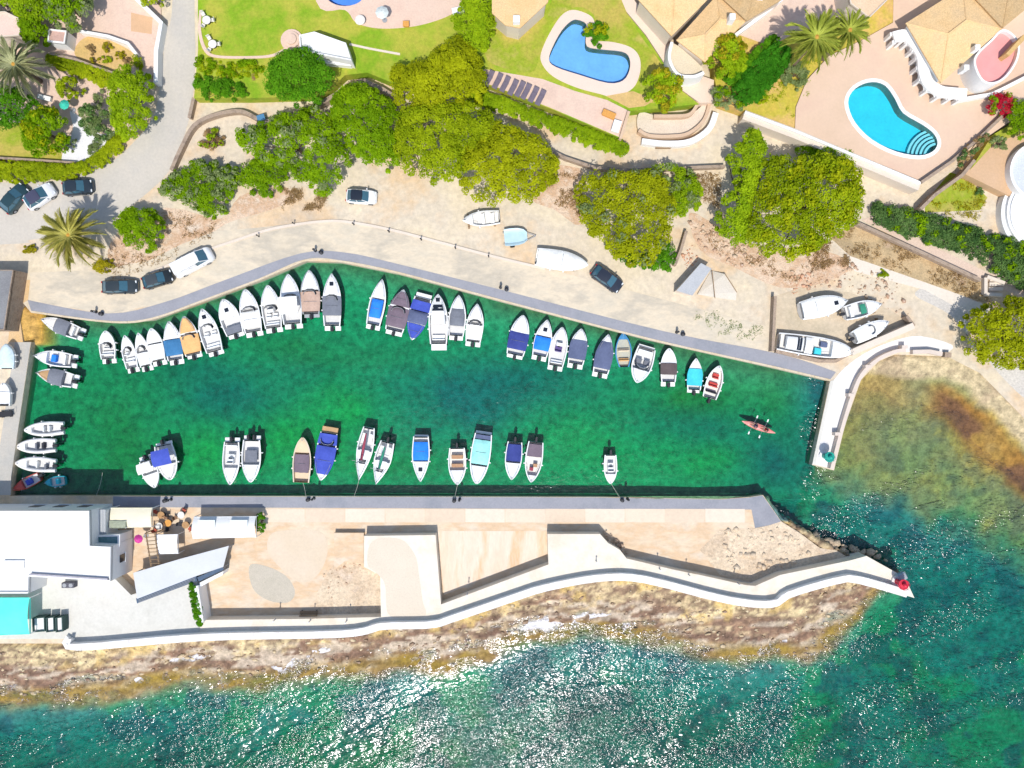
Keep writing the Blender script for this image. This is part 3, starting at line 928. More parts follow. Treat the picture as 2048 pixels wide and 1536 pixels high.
m_wroof = M('white_roof', [(.76, .75, .73), (.82, .80, .77), (.79, .78, .74)], scale=.25, grain=.07, gscale=2)
rb = tag(empty('restaurant_building', (0, 0, 0)), 'large white flat roofed building at the left end of the mole', 'building')
solid(rb, [(-700, 1021), (180, 1021), (181, 1091), (223, 1093), (222, 1162), (59, 1152), (58, 1186), (-700, 1186)], 0.5, 6.0, m_white, m_wroof)
x0, yw = P(223, 1122, 6.0)
wd = MB().box(x0 - .02, x0 + .06, yw - .65, yw + .25, 3.0, 4.1).build('window', m_glass, rb)
MB().box(x0 - .02, x0 + .12, yw - .8, yw + .4, 2.86, 2.98).build('sill', m_white, wd)
for k in (40, 90, 140):
    xk, yk = P(k, 1021, 6.0)
    w_ = MB().box(xk - .6, xk + .6, yk - .02, yk + .05, 2.2, 3.6).build('window', m_glass, rb)
    MB().box(xk - .75, xk + .75, yk - .02, yk + .12, 2.05, 2.18).build('sill', m_white, w_)
xk, yk = P(30, 1128, 6.0)
MB().box(xk - 1.2, xk + 1.2, yk - .5, yk + .5, 6.0, 6.25, .05).build('roof_hatch', m_wroof, rb)
MB().prism(PP([(60, 1147), (215, 1157), (215, 1160), (60, 1150)], 6.3), 5.9, 6.32).build('coping', M('parapet_shadow_grey', (.40, .38, .42)), rb, fix=False)  # grey strip paints in the roof parapet's shadow line

ln = tag(empty('lean_to', (0, 0, 0)), 'grey ribbed lean-to roof against the white building above the quay', 'shed')
MB().prism(PP([(182, 1021), (210, 1021), (210, 1086), (182, 1090)], 4.0), GZ, 3.9).build('wall', m_white, ln, fix=False)
m_sheet = M('ribbed_sheet', [(.40, .42, .44), (.46, .47, .48)], scale=1)
MB().prism(PP([(181.5, 1019), (212, 1019), (212, 1088), (181.5, 1091)], 4.0), 3.9, 4.0).build('roof', m_sheet, ln, fix=False)
for k in range(6):
    e = 184 + k * 5
    MB().prism(PP([(e, 1019.5), (e + 1.6, 1019.5), (e + 1.6, 1087), (e, 1087)], 4.05), 4.0, 4.06).build('rib', m_sheet, ln, fix=False)
sk = tag(empty('skylight', (0, 0, 0)), 'teal glazed skylight box with white frame beside the building corner', 'skylight')
MB().prism(PP([(184, 1071), (240, 1069), (239, 1093), (182, 1093)], 4.4), 4.02, 4.4, [PP([(192, 1074), (235, 1073), (235, 1089), (190, 1090)], 4.4)]).build('frame', m_white, sk, fix=False)
MB().prism(PP([(192, 1074), (235, 1073), (235, 1089), (190, 1090)], 4.3), 4.1, 4.3).build('pane', M('teal_glass', (.10, .22, .24), rough=.1, spec=.6), sk, fix=False)
MB().prism(PP([(184, 1071), (240, 1069), (239, 1093), (182, 1093)], 4.0), GZ, 4.02).build('wall', m_white, sk, fix=False)


def poles(root, pts, z0, z1, r=.05, mat=None):
    for e, s in pts:
        x, y = P(e, s, z1)
        MB().tube([(x, y, z0), (x, y, z1)], r, 8).build('pole', mat or m_white, root)


def canopy(name, label, poly, z, mat, rise=.25, cat='awning', z0=None, ridge=True, pole=True):
    """stretched fabric roof: sagging grid over four corners, valance and poles"""
    root = tag(empty(name, (0, 0, 0)), label, cat)
    c = [Vector((*P(e, s, z), z)) for e, s in poly]
    n = 8
    vs, fs = [], []
    for i in range(n + 1):
        for j in range(n + 1):
            u, v = i / n, j / n
            p = c[0] * (1 - u) * (1 - v) + c[1] * u * (1 - v) + c[2] * u * v + c[3] * (1 - u) * v
            p = p + Vector((0, 0, rise * math.sin(PI * v) * (1 if ridge else .5) - .06 * math.sin(PI * u * 4) ** 2 + .02 * random.random()))
            vs.append(tuple(p))
    for i in range(n):
        for j in range(n):
            a = i * (n + 1) + j
            fs.append((a, a + 1, a + n + 2, a + n + 1))
    MB().add(vs, fs).build('canvas', mat, root, True)
    q = [(p.x, p.y) for p in c]
    MB().prism(grow(q, .03), z - .22, z + .01, [grow(q, -.02)]).build('valance', mat, root, fix=False)
    if pole:
        poles(root, [(poly[0][0], poly[0][1]), poly[1], poly[2], poly[3]], GZ if z0 is None else z0, z)
    return root


m_canvas = M('cream_canvas', [(.76, .70, .52), (.80, .74, .58)], coord='pos', scale=.8, grain=.08)
m_canvasw = M('white_canvas', [(.80, .80, .78), (.83, .82, .80)], scale=.8, grain=.05)
m_canvasb = M('pale_blue_canvas', [(.66, .74, .74), (.74, .78, .77)], scale=.5, grain=.05)
canopy('terrace_awning', 'cream rectangular awning next to the grey lean-to', [(222, 1016), (304, 1016), (303, 1054), (222, 1056)], 3.0, m_canvas)
canopy('shade_panel', 'small grey green shade panel under the edge of the cream awning', [(219, 1042), (252, 1042), (251, 1056), (219, 1056)], 3.35, M('greygreen_canvas', (.34, .37, .28)), .05)
canopy('marquee', 'long white marquee with pale panels at the end of the restaurant', [(388, 1034), (512, 1033), (512, 1074), (386, 1077)], 3.1, m_canvasw, .55, 'marquee')
mq = bpy.data.objects['marquee']
for e0, e1 in ((396, 430), (460, 495)):
    p4 = [(e0, 1040), (e1, 1040), (e1, 1058), (e0, 1059)]
    MB().prism(PP(p4, 3.66), 3.6, 3.68).build('roof_panel', m_canvasb, mq, fix=False)
canopy('square_awning', 'small square white awning between the trellis and the marquee', [(311, 1070), (355, 1069), (356, 1107), (314, 1108)], 2.8, m_canvasw, .2)
canopy('turquoise_awning', 'turquoise fabric awning at the left edge of the restaurant terrace', [(-90, 1196), (59, 1196), (59, 1268), (-90, 1273)], 4.9, M('turquoise_canvas', [(.10, .74, .60), (.14, .80, .66)], scale=.4, grain=.05), .35, z0=PZ)
# trellis
tl = tag(empty('trellis', (0, 0, 0)), 'narrow weathered wooden trellis with cross slats behind the square awning', 'trellis')
for e0, e1 in ((291, 302), (309, 318)):
    a, b = P(e0, 1066, 3.1), P(e1, 1136, 3.1)
    MB().tube([(*a, 3.0), (*b, 3.0)], .09, 4).build('beam', m_wood, tl)
    for q in (a, b):
        MB().tube([(*q, GZ), (*q, 3.0)], .07, 6).build('post', m_wood, tl)
for k in range(10):
    t = k / 9
    a, b = P(289 + 11 * t, 1068 + 66 * t, 3.15), P(311 + 9 * t, 1066 + 68 * t, 3.15)
    MB().tube([(*a, 3.1), (*b, 3.1)], .05, 4).build('slat', m_wood, tl)
# long grey shed roof with dark glazed edge
sh = tag(empty('terrace_shelter', (0, 0, 0)), 'long pale grey sloping shelter roof with a dark blue glazed front edge', 'shelter')
m_pg = M('pale_grey_roof', [(.56, .57, .58), (.62, .63, .63)], scale=.3, grain=.05)
MB().prism(PP([(266, 1146), (360, 1118), (457, 1092), (446, 1134), (393, 1152), (274, 1198)], 3.3), 3.1, 3.25).build('roof', m_pg, sh, fix=False)
for poly in ([(272, 1197), (392, 1152), (394, 1162), (274, 1207)], [(394, 1155), (445, 1133), (448, 1139), (398, 1163)]):
    MB().prism(PP(poly, 3.2), 2.5, 3.2).build('glazed_edge', M('slate_blue_glass', (.09, .13, .19), rough=.15, spec=.5), sh, fix=False)
for k in range(3):
    a, b = P(277, 1199.5 + 2.6 * k, 3.25), P(390, 1155.5 + 2.6 * k, 3.25)
    MB().tube([(*a, 3.24), (*b, 3.24)], .035, 4).build('glazing_bar', m_grey, sh)
poles(sh, [(275, 1200), (330, 1178), (390, 1156), (444, 1136), (455, 1096), (360, 1121), (270, 1146)], GZ, 3.1, .07, m_grey)
MB().prism(PP([(398, 1166), (447, 1142), (445, 1150), (400, 1174)], 2.9), GZ, 2.9).build('end_wall', m_white, sh, fix=False)
wall('terrace_side_wall', 'white wall closing the right side of the restaurant terrace', [(392, 1172), (403, 1245)], .5, GZ, PZ + .7, m_white)
# fence panels and air conditioner on the terrace
for i, (a, b) in enumerate(((64, 89), (91, 108), (110, 125))):
    r = tag(empty('planter_screen', (0, 0, 0)), ['white screen box nearest the turquoise awning with dark frame', 'middle white screen box of three on the terrace edge', 'rightmost white screen box with dark frame on the terrace edge'][i], 'screen', 'screens on the terrace edge')
    z1 = PZ + 1.1
    f = PP([(a, 1236), (b, 1234), (b + 1, 1263), (a + 1, 1265)], z1)
    MB().prism(f, PZ - .1, z1, [grow(f, -.16)]).build('frame', M('dark_green_frame', (.05, .09, .08)), r, fix=False)
    MB().prism(grow(f, -.16), PZ - .1, z1 - .25).build('panel', m_canvasw, r, fix=False)
ac = tag(empty('air_conditioner', (*P(137, 1170, PZ + .5), PZ - .1)), 'dark grey air conditioning unit on the white terrace', 'air conditioner')
MB().box(-.75, .75, -.32, .32, 0, .8, .04).build('casing', M('ac_casing', (.10, .10, .12), coord='obj'), ac)
for s in (-.38, .38):
    MB().lathe([(.24, .80), (.24, .83), (.05, .83)], 14, (s, 0)).build('fan_grille', m_grey, ac)
# promenade bench
bn = tag(empty('bench', (*P(612, 1232, PZ), GZ)), 'brown slatted bench in the shade under the promenade edge', 'bench')
for k in range(4):
    MB().box(-1.1, 1.1, -.22 + k * .12, -.13 + k * .12, .42, .46).build('seat_slat', m_wood, bn)
MB().box(-1.1, 1.1, -.30, -.26, .55, .85).build('backrest', m_wood, bn)
for sx in (-.9, .9):
    for sy in (-.22, .2):
        MB().box(sx - .04, sx + .04, sy - .04, sy + .04, 0, .42).build('leg', m_dark, bn)

# pier parapet on the cove side, in two stretches, and cove wall
m_para = M('pier_parapet', [(.62, .52, .44), (.68, .58, .50)], scale=.6, grain=.12)
pw = tag(empty('pier_parapet', (0, 0, 0)), 'cream parapet curving along the cove side of the white pier', 'wall')
ln_ = PP(spline([(1664, 938), (1688, 846), (1718, 760), (1752, 722), (1788, 704), (1812, 700)], False, 5), GZ + .9)
MB().prism(ribbon(ln_, .45), -.6, GZ + .9).build('parapet', m_para, pw, fix=False)
for e, s in ((1676, 868), (1703, 790), (1737, 733), (1810, 694)):
    x, y = P(e, s, GZ + 1.0)
    MB().box(x - .35, x + .35, y - .2, y + .2, GZ, GZ + 1.0).build('buttress', m_para, pw)
wall('cove_wall', 'short cream wall stretch at the landward end of the cove', [(1826, 704), (1860, 703), (1885, 708)], .5, -.3, GZ + .8, m_para)
wall('cove_wall', 'small dark end block of the cove wall near the gravel track', [(1890, 709), (1903, 710)], .6, -.3, GZ + .7, m_stone)
# boatyard walls
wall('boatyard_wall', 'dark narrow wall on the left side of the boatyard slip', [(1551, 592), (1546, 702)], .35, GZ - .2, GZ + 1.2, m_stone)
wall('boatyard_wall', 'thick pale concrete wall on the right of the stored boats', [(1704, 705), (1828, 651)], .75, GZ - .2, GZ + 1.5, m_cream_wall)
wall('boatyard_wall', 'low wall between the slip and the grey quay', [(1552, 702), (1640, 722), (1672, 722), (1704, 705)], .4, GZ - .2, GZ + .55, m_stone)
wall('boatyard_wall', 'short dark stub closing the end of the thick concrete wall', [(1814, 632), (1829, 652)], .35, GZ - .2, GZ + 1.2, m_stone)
# stone garden walls
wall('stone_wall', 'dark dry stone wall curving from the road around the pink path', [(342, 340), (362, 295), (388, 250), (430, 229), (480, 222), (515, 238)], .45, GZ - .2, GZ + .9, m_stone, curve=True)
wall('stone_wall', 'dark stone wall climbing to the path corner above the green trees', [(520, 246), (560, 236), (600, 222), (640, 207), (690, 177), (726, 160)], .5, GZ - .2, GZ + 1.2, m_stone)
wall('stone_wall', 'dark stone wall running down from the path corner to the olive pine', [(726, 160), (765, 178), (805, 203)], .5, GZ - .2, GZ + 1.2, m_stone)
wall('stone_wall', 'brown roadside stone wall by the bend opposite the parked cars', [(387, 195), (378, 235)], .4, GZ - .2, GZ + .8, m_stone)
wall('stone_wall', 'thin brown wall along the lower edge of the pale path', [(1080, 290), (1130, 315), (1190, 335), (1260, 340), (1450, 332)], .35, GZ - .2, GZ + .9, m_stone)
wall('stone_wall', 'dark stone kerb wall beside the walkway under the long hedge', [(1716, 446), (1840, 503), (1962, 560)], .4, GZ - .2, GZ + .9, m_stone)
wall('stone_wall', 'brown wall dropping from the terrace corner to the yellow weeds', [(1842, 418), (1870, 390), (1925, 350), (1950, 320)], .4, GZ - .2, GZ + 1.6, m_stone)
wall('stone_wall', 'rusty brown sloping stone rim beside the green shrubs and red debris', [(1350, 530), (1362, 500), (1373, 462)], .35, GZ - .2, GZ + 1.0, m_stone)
sheet('walkway', [(1724, 440), (1745, 432), (1800, 462), (1900, 508), (1975, 545), (2060, 570), (2060, 600), (1990, 572), (1960, 556), (1850, 505)], GZ + .022, M('pinkish_walk', [(.66, .50, .40), (.70, .55, .44)], scale=.5), .1)
st_ = tag(empty('stone_steps', (0, 0, 0)), 'small pale stone enclosure at the end of the walkway', 'steps')
for i, (a, b) in enumerate((((1972, 555), (1972, 588)), ((1972, 588), (2005, 590)), ((1975, 553), (2010, 566)))):
    MB().prism(ribbon(PP([a, b], GZ + .7), .4), GZ, GZ + .7 + .004 * i).build('side_wall', m_cream_wall, st_, fix=False)
for k in range(3):
    MB().box(*(lambda c: (c[0] - .9, c[0] + .9, c[1] - .22, c[1] + .22))(P(1990, 560 + 9 * k, GZ)), GZ, GZ + .5 - .15 * k).build('step', m_cream_wall, st_)
# curved terrace walls below the middle villa
m_ctw = M('ochre_wall', [(.58, .40, .27), (.64, .47, .33)], scale=.8, grain=.2)
sheet('planted_terrace', spline([(1280, 225), (1320, 232), (1380, 228), (1412, 205), (1424, 215), (1410, 245), (1372, 272), (1300, 272), (1276, 258)]), GZ + .6, M('planter_soil', [(.66, .54, .42), (.70, .60, .48)], scale=.5), .8)
wall('terrace_wall', 'inner ochre curved terrace wall under the round patio', [(1308, 232), (1350, 232), (1378, 229), (1392, 214), (1398, 194)], .4, GZ - .2, GZ + 1.4, m_ctw, curve=True)
wall('terrace_wall', 'middle ochre curved terrace wall bending up towards the villa drive', [(1278, 260), (1300, 271), (1345, 272), (1378, 266), (1408, 240), (1420, 205)], .4, GZ - .2, GZ + 1.1, m_ctw, curve=True)
wall('terrace_wall', 'outer white curved terrace wall above the pale path', [(1284, 282), (1330, 287), (1380, 283), (1418, 258), (1432, 225)], .7, GZ - .2, GZ + .9, m_white, curve=True)
wall('terrace_wall', 'brown steep stair wall at the end of the lounger terrace', [(1258, 222), (1241, 277)], .35, GZ - .2, TZ + .5, m_ctw)
# retaining walls of the eastern villa
rw_ = tag(empty('retaining_wall', (0, 0, 0)), 'broad white retaining wall along the lower edge of the kidney pool terrace', 'wall')
MB().prism(ribbon(PP([(1488, 229), (1590, 267), (1840, 372)], VZ + .1), 1.15), -.2, VZ + .1).build('wall', m_cream_wall, rw_, fix=False)
MB().prism(ribbon(PP([(1490, 224), (1592, 262), (1842, 366)], VZ + .45), .3), VZ, VZ + .45).build('coping', m_white, rw_, fix=False)
wall('boundary_wall', 'low brown boundary wall between the pool terrace and the neighbour', [(1844, 364), (1905, 322), (1960, 275), (2012, 226)], .35, GZ, VZ + .7, m_stone)
wall('garden_wall', 'white garden wall along the road beside the pink terraces', [(255, -20), (322, 45), (312, 100), (311, 165)], .5, GZ, GZ + 1.3, m_white)
wall('garden_wall', 'short white wall between the orange bed and the pink terrace', [(160, 62), (215, 72), (255, 86), (272, 108)], .35, GZ, GZ + 1.0, m_white)
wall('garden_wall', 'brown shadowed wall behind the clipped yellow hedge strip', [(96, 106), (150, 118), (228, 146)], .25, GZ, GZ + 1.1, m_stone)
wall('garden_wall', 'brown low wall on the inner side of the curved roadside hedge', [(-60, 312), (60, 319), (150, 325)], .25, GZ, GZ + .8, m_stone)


# ---- villas: walls, hipped roofs, arcades
def hip(root, quad, z0, ze, rise, mat, wm=None, name='roof'):
    q = [Vector((*P(e, s, ze), ze)) for e, s in quad]
    if (q[1] - q[0]).length < (q[2] - q[1]).length:
        q = q[1:] + q[:1]
    w = (q[2] - q[1]).length
    l = (q[1] - q[0]).length
    f = min(.5, .5 * w / l)
    a = (q[0] + q[3]) / 2 + (((q[1] + q[2]) - (q[0] + q[3])) / 2) * f
    b = (q[0] + q[3]) / 2 + (((q[1] + q[2]) - (q[0] + q[3])) / 2) * (1 - f)
    a.z += rise
    b.z += rise
    lo = [v - Vector((0, 0, .18)) for v in q]
    vs = q + [a, b] + lo
    fs = [(0, 1, 5, 4), (1, 2, 5), (2, 3, 4, 5), (3, 0, 4)] + [(i, (i + 1) % 4, 6 + (i + 1) % 4, 6 + i) for i in range(4)] + [(6, 7, 8, 9)]
    r = MB().add(vs, fs).build(name, mat, root)
    MB().tube([tuple(a + Vector((0, 0, .03))), tuple(b + Vector((0, 0, .03)))], .13, 6).build('ridge', mat, r)
    for c, t in ((q[0], a), (q[3], a), (q[1], b), (q[2], b)):
        MB().tube([tuple(c), tuple(t)], .09, 5).build('hip_tile', mat, r)
    MB().prism(grow([(v.x, v.y) for v in q], -.45), z0, ze - .1).build('wall', wm or m_cream_wall, root, fix=False)
    return r


va = tag(empty('villa', (0, 0, 0)), 'tan roofed villa corner at the top edge left of the angled pool', 'building')
MB().prism(PP([(983, -200), (984, 26), (1010, 50), (1040, 56), (1096, 4), (1130, -200)], 6.5), 6.3, 6.5).build('roof', m_roof, va, fix=False)
MB().prism(PP(grow([(983, -200), (984, 26), (1010, 50), (1040, 56), (1096, 4), (1130, -200)], -6), 6.3), TZ, 6.3).build('wall', m_cream_wall, va, fix=False)
MB().box(*(lambda c: (c[0] - .4, c[0] + .4, c[1] - .4, c[1] + .4))(P(1033, 40, 6.9)), 6.4, 7.3, .05).build('chimney', m_white, va)
vb = tag(empty('villa', (0, 0, 0)), 'tan tile roofed villa between the angled pool and the palms', 'building')
hip(vb, [(1274, -4), (1343, 72), (1418, -4), (1345, -84)], TZ - .5, 6.2, .9, m_roof)
hip(vb, [(1353, 80), (1434, -10), (1492, 42), (1410, 124)], TZ - .5, 5.4, .7, m_roof)
hip(vb, [(1436, -12), (1505, -85), (1575, -8), (1494, 42)], TZ - .5, 6.0, .8, m_roof2)
MB().prism(PP(spline([(1346, 86), (1400, 130), (1404, 144), (1385, 150), (1358, 144), (1342, 118)]), 4.2), TZ - .5, 4.2).build('round_patio', M('patio_floor', [(.66, .55, .38), (.70, .60, .44)], scale=.6), vb, fix=False)
MB().prism(ribbon(PP(spline([(1344, 84), (1339, 118), (1356, 148), (1386, 153), (1408, 145)], False), 5.0), .35), TZ - .5, 5.0).build('patio_wall', m_white, vb, fix=False)
for e, s in ((1462, 38), (1520, -6)):
    x, y = P(e, s, 6.5)
    MB().box(x - .35, x + .35, y - .35, y + .35, 5.4, 7.2, .04).build('chimney', m_white, vb)
MB().prism(ribbon(PP([(1452, 84), (1530, 26), (1568, -6)], 3.6), .4), TZ - .5, 3.6).build('garden_wall', m_white, vb, fix=False)
vd = tag(empty('villa', (0, 0, 0)), 'pale tan flat roof at the top edge right of the palms', 'building')
solid(vd, [(1660, -200), (1812, -200), (1795, -20), (1738, 36), (1700, 8)], VZ - .2, 6.4, m_cream_wall, M('tan_flat_roof', [(.70, .50, .32), (.74, .55, .38)], scale=.4), .15, 2)
vc = tag(empty('villa', (0, 0, 0)), 'large villa with yellow tan roof, white arcade and pink round roof terrace', 'building')
hip(vc, [(1812, 46), (1882, 166), (2004, 58), (1926, -26)], VZ, 5.8, .9, m_roof, m_white)
hip(vc, [(1928, -28), (2006, 56), (2110, -30), (2030, -120)], VZ, 6.1, .8, m_roof2, m_white)
hip(vc, [(1850, -40), (1924, -28), (1990, -90), (1900, -160)], VZ, 5.6, .7, m_roof2, m_white)
oval = spline([(1952, 128), (1958, 108), (1985, 82), (2008, 62), (2034, 84), (2032, 118), (2012, 150), (1988, 164), (1966, 158)])
m_pinkfloor = M('pink_roof_floor', [(.72, .30, .28), (.76, .34, .32)], scale=.6, grain=.06)
MB().prism(PP(oval, 5.3), VZ, 5.3).build('roof_terrace', m_pinkfloor, vc, fix=False)
MB().prism(PP(grow(oval, 4), 5.9), VZ, 5.9, [PP(oval, 5.9)]).build('terrace_parapet', m_white, vc, fix=False)
x, y = P(2022, 98, 5.8)
MB().box(x - .25, x + .25, y - 1.5, y + 1.5, 5.3, 6.8, rz=-.75).build('screen_wall', M('ochre_screen', (.62, .40, .16)), vc)
for e, s in ((1928, 138), (1950, 98)):
    x, y = P(e, s, 6.4)
    MB().box(x - .3, x + .3, y - .3, y + .3, 5.6, 7.0, .05).build('chimney', m_white, vc)
arc = spline([(1788, 74), (1812, 70), (1832, 88), (1845, 112), (1848, 140), (1858, 166), (1882, 182), (1910, 186), (1934, 188)], False, 4)
al = PP(arc, 4.9)
MB().prism(ribbon(al, 1.3), 4.6, 4.9).build('arcade_roof', m_white, vc, fix=False)
for i in range(0, len(al), 3):
    for sgn in (-.5, .5):
        c = offset_line(al, sgn)[i]
        MB().box(c[0] - .2, c[0] + .2, c[1] - .2, c[1] + .2, VZ, 4.65).build('column', m_white, vc)
for i in range(0, len(al) - 3, 3):          # arched openings between the columns
    for sgn in (-.5,):
        ol = offset_line(al, sgn)
        pts = []
        for k in range(9):
            t = k / 8
            f = i + 3 * t
            j = min(int(f), len(ol) - 2)
            g_ = f - j
            pts.append((ol[j][0] * (1 - g_) + ol[j + 1][0] * g_, ol[j][1] * (1 - g_) + ol[j + 1][1] * g_, 3.9 + .7 * math.sin(PI * t)))
        MB().tube(pts, .13, 5).build('arch', m_white, vc)
wl = PP(spline([(1915, 200), (1960, 192), (1990, 185), (2060, 150)], False), 3.8)
MB().prism(ribbon(wl, .4), VZ, 3.8).build('terrace_balustrade', m_white, vc, fix=False)
# round white building on the right edge
rv = tag(empty('round_house', (*P(2062, 345, 5), 0)), 'rounded white house with blue grey terraces cut by the right edge', 'building')
m_bluefloor = M('bluegrey_floor', [(.55, .58, .66), (.62, .65, .72)], scale=.5)
for (e, s, r, z) in ((2078, 342, 3.5, 3.4), (2090, 425, 4.2, 2.7)):
    x, y = P(e, s, z)
    c0 = P(2062, 345, 5)
    MB().lathe([(r, GZ), (r, z), (r - .35, z), (r - .35, z - .6), (.01, z - .6)], 40, (x - c0[0], y - c0[1])).build('drum', m_white, rv, True)
    MB().lathe([(r - .4, z - .58), (r - .4, z - .5), (.01, z - .5)], 32, (x - c0[0], y - c0[1])).build('terrace_floor', m_bluefloor, rv)
for k in range(2):
    x, y = P(2090, 426, 2.2)
    c0 = P(2062, 345, 5)
    rr = 4.4 + .45 * (k + 1)
    MB().lathe([(rr, GZ), (rr, 2.5 - .4 * k), (rr - .5, 2.5 - .4 * k)], 40, (x - c0[0], y - c0[1])).build('curved_step', m_white, rv, True)
# small buildings in the west garden and central lawn
gh = tag(empty('garden_house', (0, 0, 0)), 'small house with flat pink roof among the trees at the left edge', 'building')
solid(gh, [(-80, 28), (12, 24), (45, 40), (41, 72), (-80, 80)], GZ, 4.2, m_cream_wall, M('pink_flat_roof', [(.72, .52, .44), (.76, .57, .48)], scale=.6), .2, 2)
gs = tag(empty('garden_shed', (0, 0, 0)), 'tiny white shed with reddish roof panel beside the palm', 'shed')
solid(gs, [(98, 58), (134, 62), (130, 88), (96, 84)], GZ, 3.2, m_white, M('reddish_roof', (.55, .36, .30)), .12, 4)
ga = tag(empty('garden_bar', (0, 0, 0)), 'long white outdoor bar with paved top between two lawns', 'building')
MB().prism(PP([(600, 72), (628, 66), (690, 88), (702, 118), (640, 106), (602, 96)], 4.4), TZ, 4.4).build('counter', M('bar_top', [(.70, .70, .66), (.76, .76, .72)], scale=.8), ga, fix=False)
MB().prism(PP(grow([(600, 72), (628, 66), (690, 88), (702, 118), (640, 106), (602, 96)], 3), 4.9), TZ, 4.9, [PP([(600, 72), (628, 66), (690, 88), (702, 118), (640, 106), (602, 96)], 4.9)]).build('parapet', m_white, ga, fix=False)
MB().prism(PP([(600, 100), (640, 110), (702, 122), (702, 132), (640, 126), (600, 108)], 3.4), TZ, 3.4).build('lower_terrace', m_white, ga, fix=False)
gp = tag(empty('garden_steps', (0, 0, 0)), 'rounded pinkish stone steps at the left end of the white bar', 'steps')
for i, r in enumerate((1.35, 1.0, .65)):
    c = P(582, 78, TZ + .5)
    MB().lathe([(r, TZ), (r, TZ + .2 * (i + 1)), (.01, TZ + .2 * (i + 1))], 20, c).build('step', m_pink, gp)


# ------------------------------------------------------------------ vegetation
def leaf_mat(name, dark, light, trans=.40):
    if name in MATS:
        return MATS[name]
    m = bpy.data.materials.new(name)
    m.use_nodes = True
    nt = m.node_tree
    bs = nt.nodes['Principled BSDF']
    bs.inputs['Roughness'].default_value = .6
    bs.inputs['Specular IOR Level'].default_value = .06
    at = nt.nodes.new('ShaderNodeAttribute')
    at.attribute_name = 'tint'
    rp = nt.nodes.new('ShaderNodeValToRGB')
    rp.color_ramp.elements[0].color = (*dark, 1)
    rp.color_ramp.elements[1].color = (*light, 1)
    nt.links.new(at.outputs['Fac'], rp.inputs[0])
    nt.links.new(rp.outputs[0], bs.inputs['Base Color'])
    tl = nt.nodes.new('ShaderNodeBsdfTranslucent')
    nt.links.new(rp.outputs[0], tl.inputs[0])
    mx = nt.nodes.new('ShaderNodeMixShader')
    mx.inputs[0].default_value = trans
    nt.links.new(bs.outputs[0], mx.inputs[1])
    nt.links.new(tl.outputs[0], mx.inputs[2])
    nt.links.new(mx.outputs[0], nt.nodes['Material Output'].inputs['Surface'])
    MATS[name] = m
    return m


LEAF = {
    'pine': leaf_mat('pine_needles', (.25, .29, .004), (.50, .54, .010)),
    'pinegreen': leaf_mat('pine_green_needles', (.20, .29, .004), (.43, .52, .010)),
    'green': leaf_mat('green_leaves', (.14, .28, .003), (.30, .48, .006)),
    'bright': leaf_mat('bright_leaves', (.20, .34, .006), (.42, .57, .012)),
    'dark': leaf_mat('dark_leaves', (.05, .19, .006), (.16, .40, .012)),
    'deep': leaf_mat('deep_green_leaves', (.03, .16, .006), (.08, .32, .015)),
    'grey': leaf_mat('grey_green_leaves', (.15, .22, .06), (.36, .43, .18)),
    'olean': leaf_mat('oleander_leaves', (.06, .14, .035), (.20, .33, .09)),
    'hedge': leaf_mat('hedge_leaves', (.24, .33, .006), (.48, .56, .012)),
    'yellow': leaf_mat('yellow_leaves', (.26, .24, .01), (.56, .48, .02)),
    'red': leaf_mat('bougainvillea_petals', (.45, .01, .03), (.75, .03, .07)),
    'dry': leaf_mat('dry_stalks', (.24, .15, .07), (.55, .38, .17)),
    'palm': leaf_mat('palm_leaflets', (.26, .26, .03), (.68, .62, .18), .25),
    'palmg': leaf_mat('palm_green_leaflets', (.18, .25, .02), (.52, .56, .10), .2),
    'palmgrey': leaf_mat('palm_grey_leaflets', (.20, .22, .10), (.52, .53, .28), .2),
    'dead': leaf_mat('dead_palm_leaflets', (.18, .12, .10), (.46, .34, .30), .1),
}


def leaf_cloud(pts, nrm, size, tint, rng, aspect=.55):
    n = len(pts)
    r = rng.normal(size=(n, 3))
    nrm = nrm + rng.normal(size=(n, 3)) * .45
    nrm /= np.linalg.norm(nrm, axis=1)[:, None] + 1e-9
    u = np.cross(nrm, r)
    u /= np.linalg.norm(u, axis=1)[:, None] + 1e-9
    w = np.cross(nrm, u)
    s = (size * rng.uniform(.7, 1.35, n))[:, None]
    v = np.stack([pts - u * s, pts - w * s * aspect, pts + u * s, pts + w * s * aspect], 1).reshape(-1, 3)
    q = np.arange(4 * n).reshape(n, 4)
    return v, q, np.repeat(tint, 4)


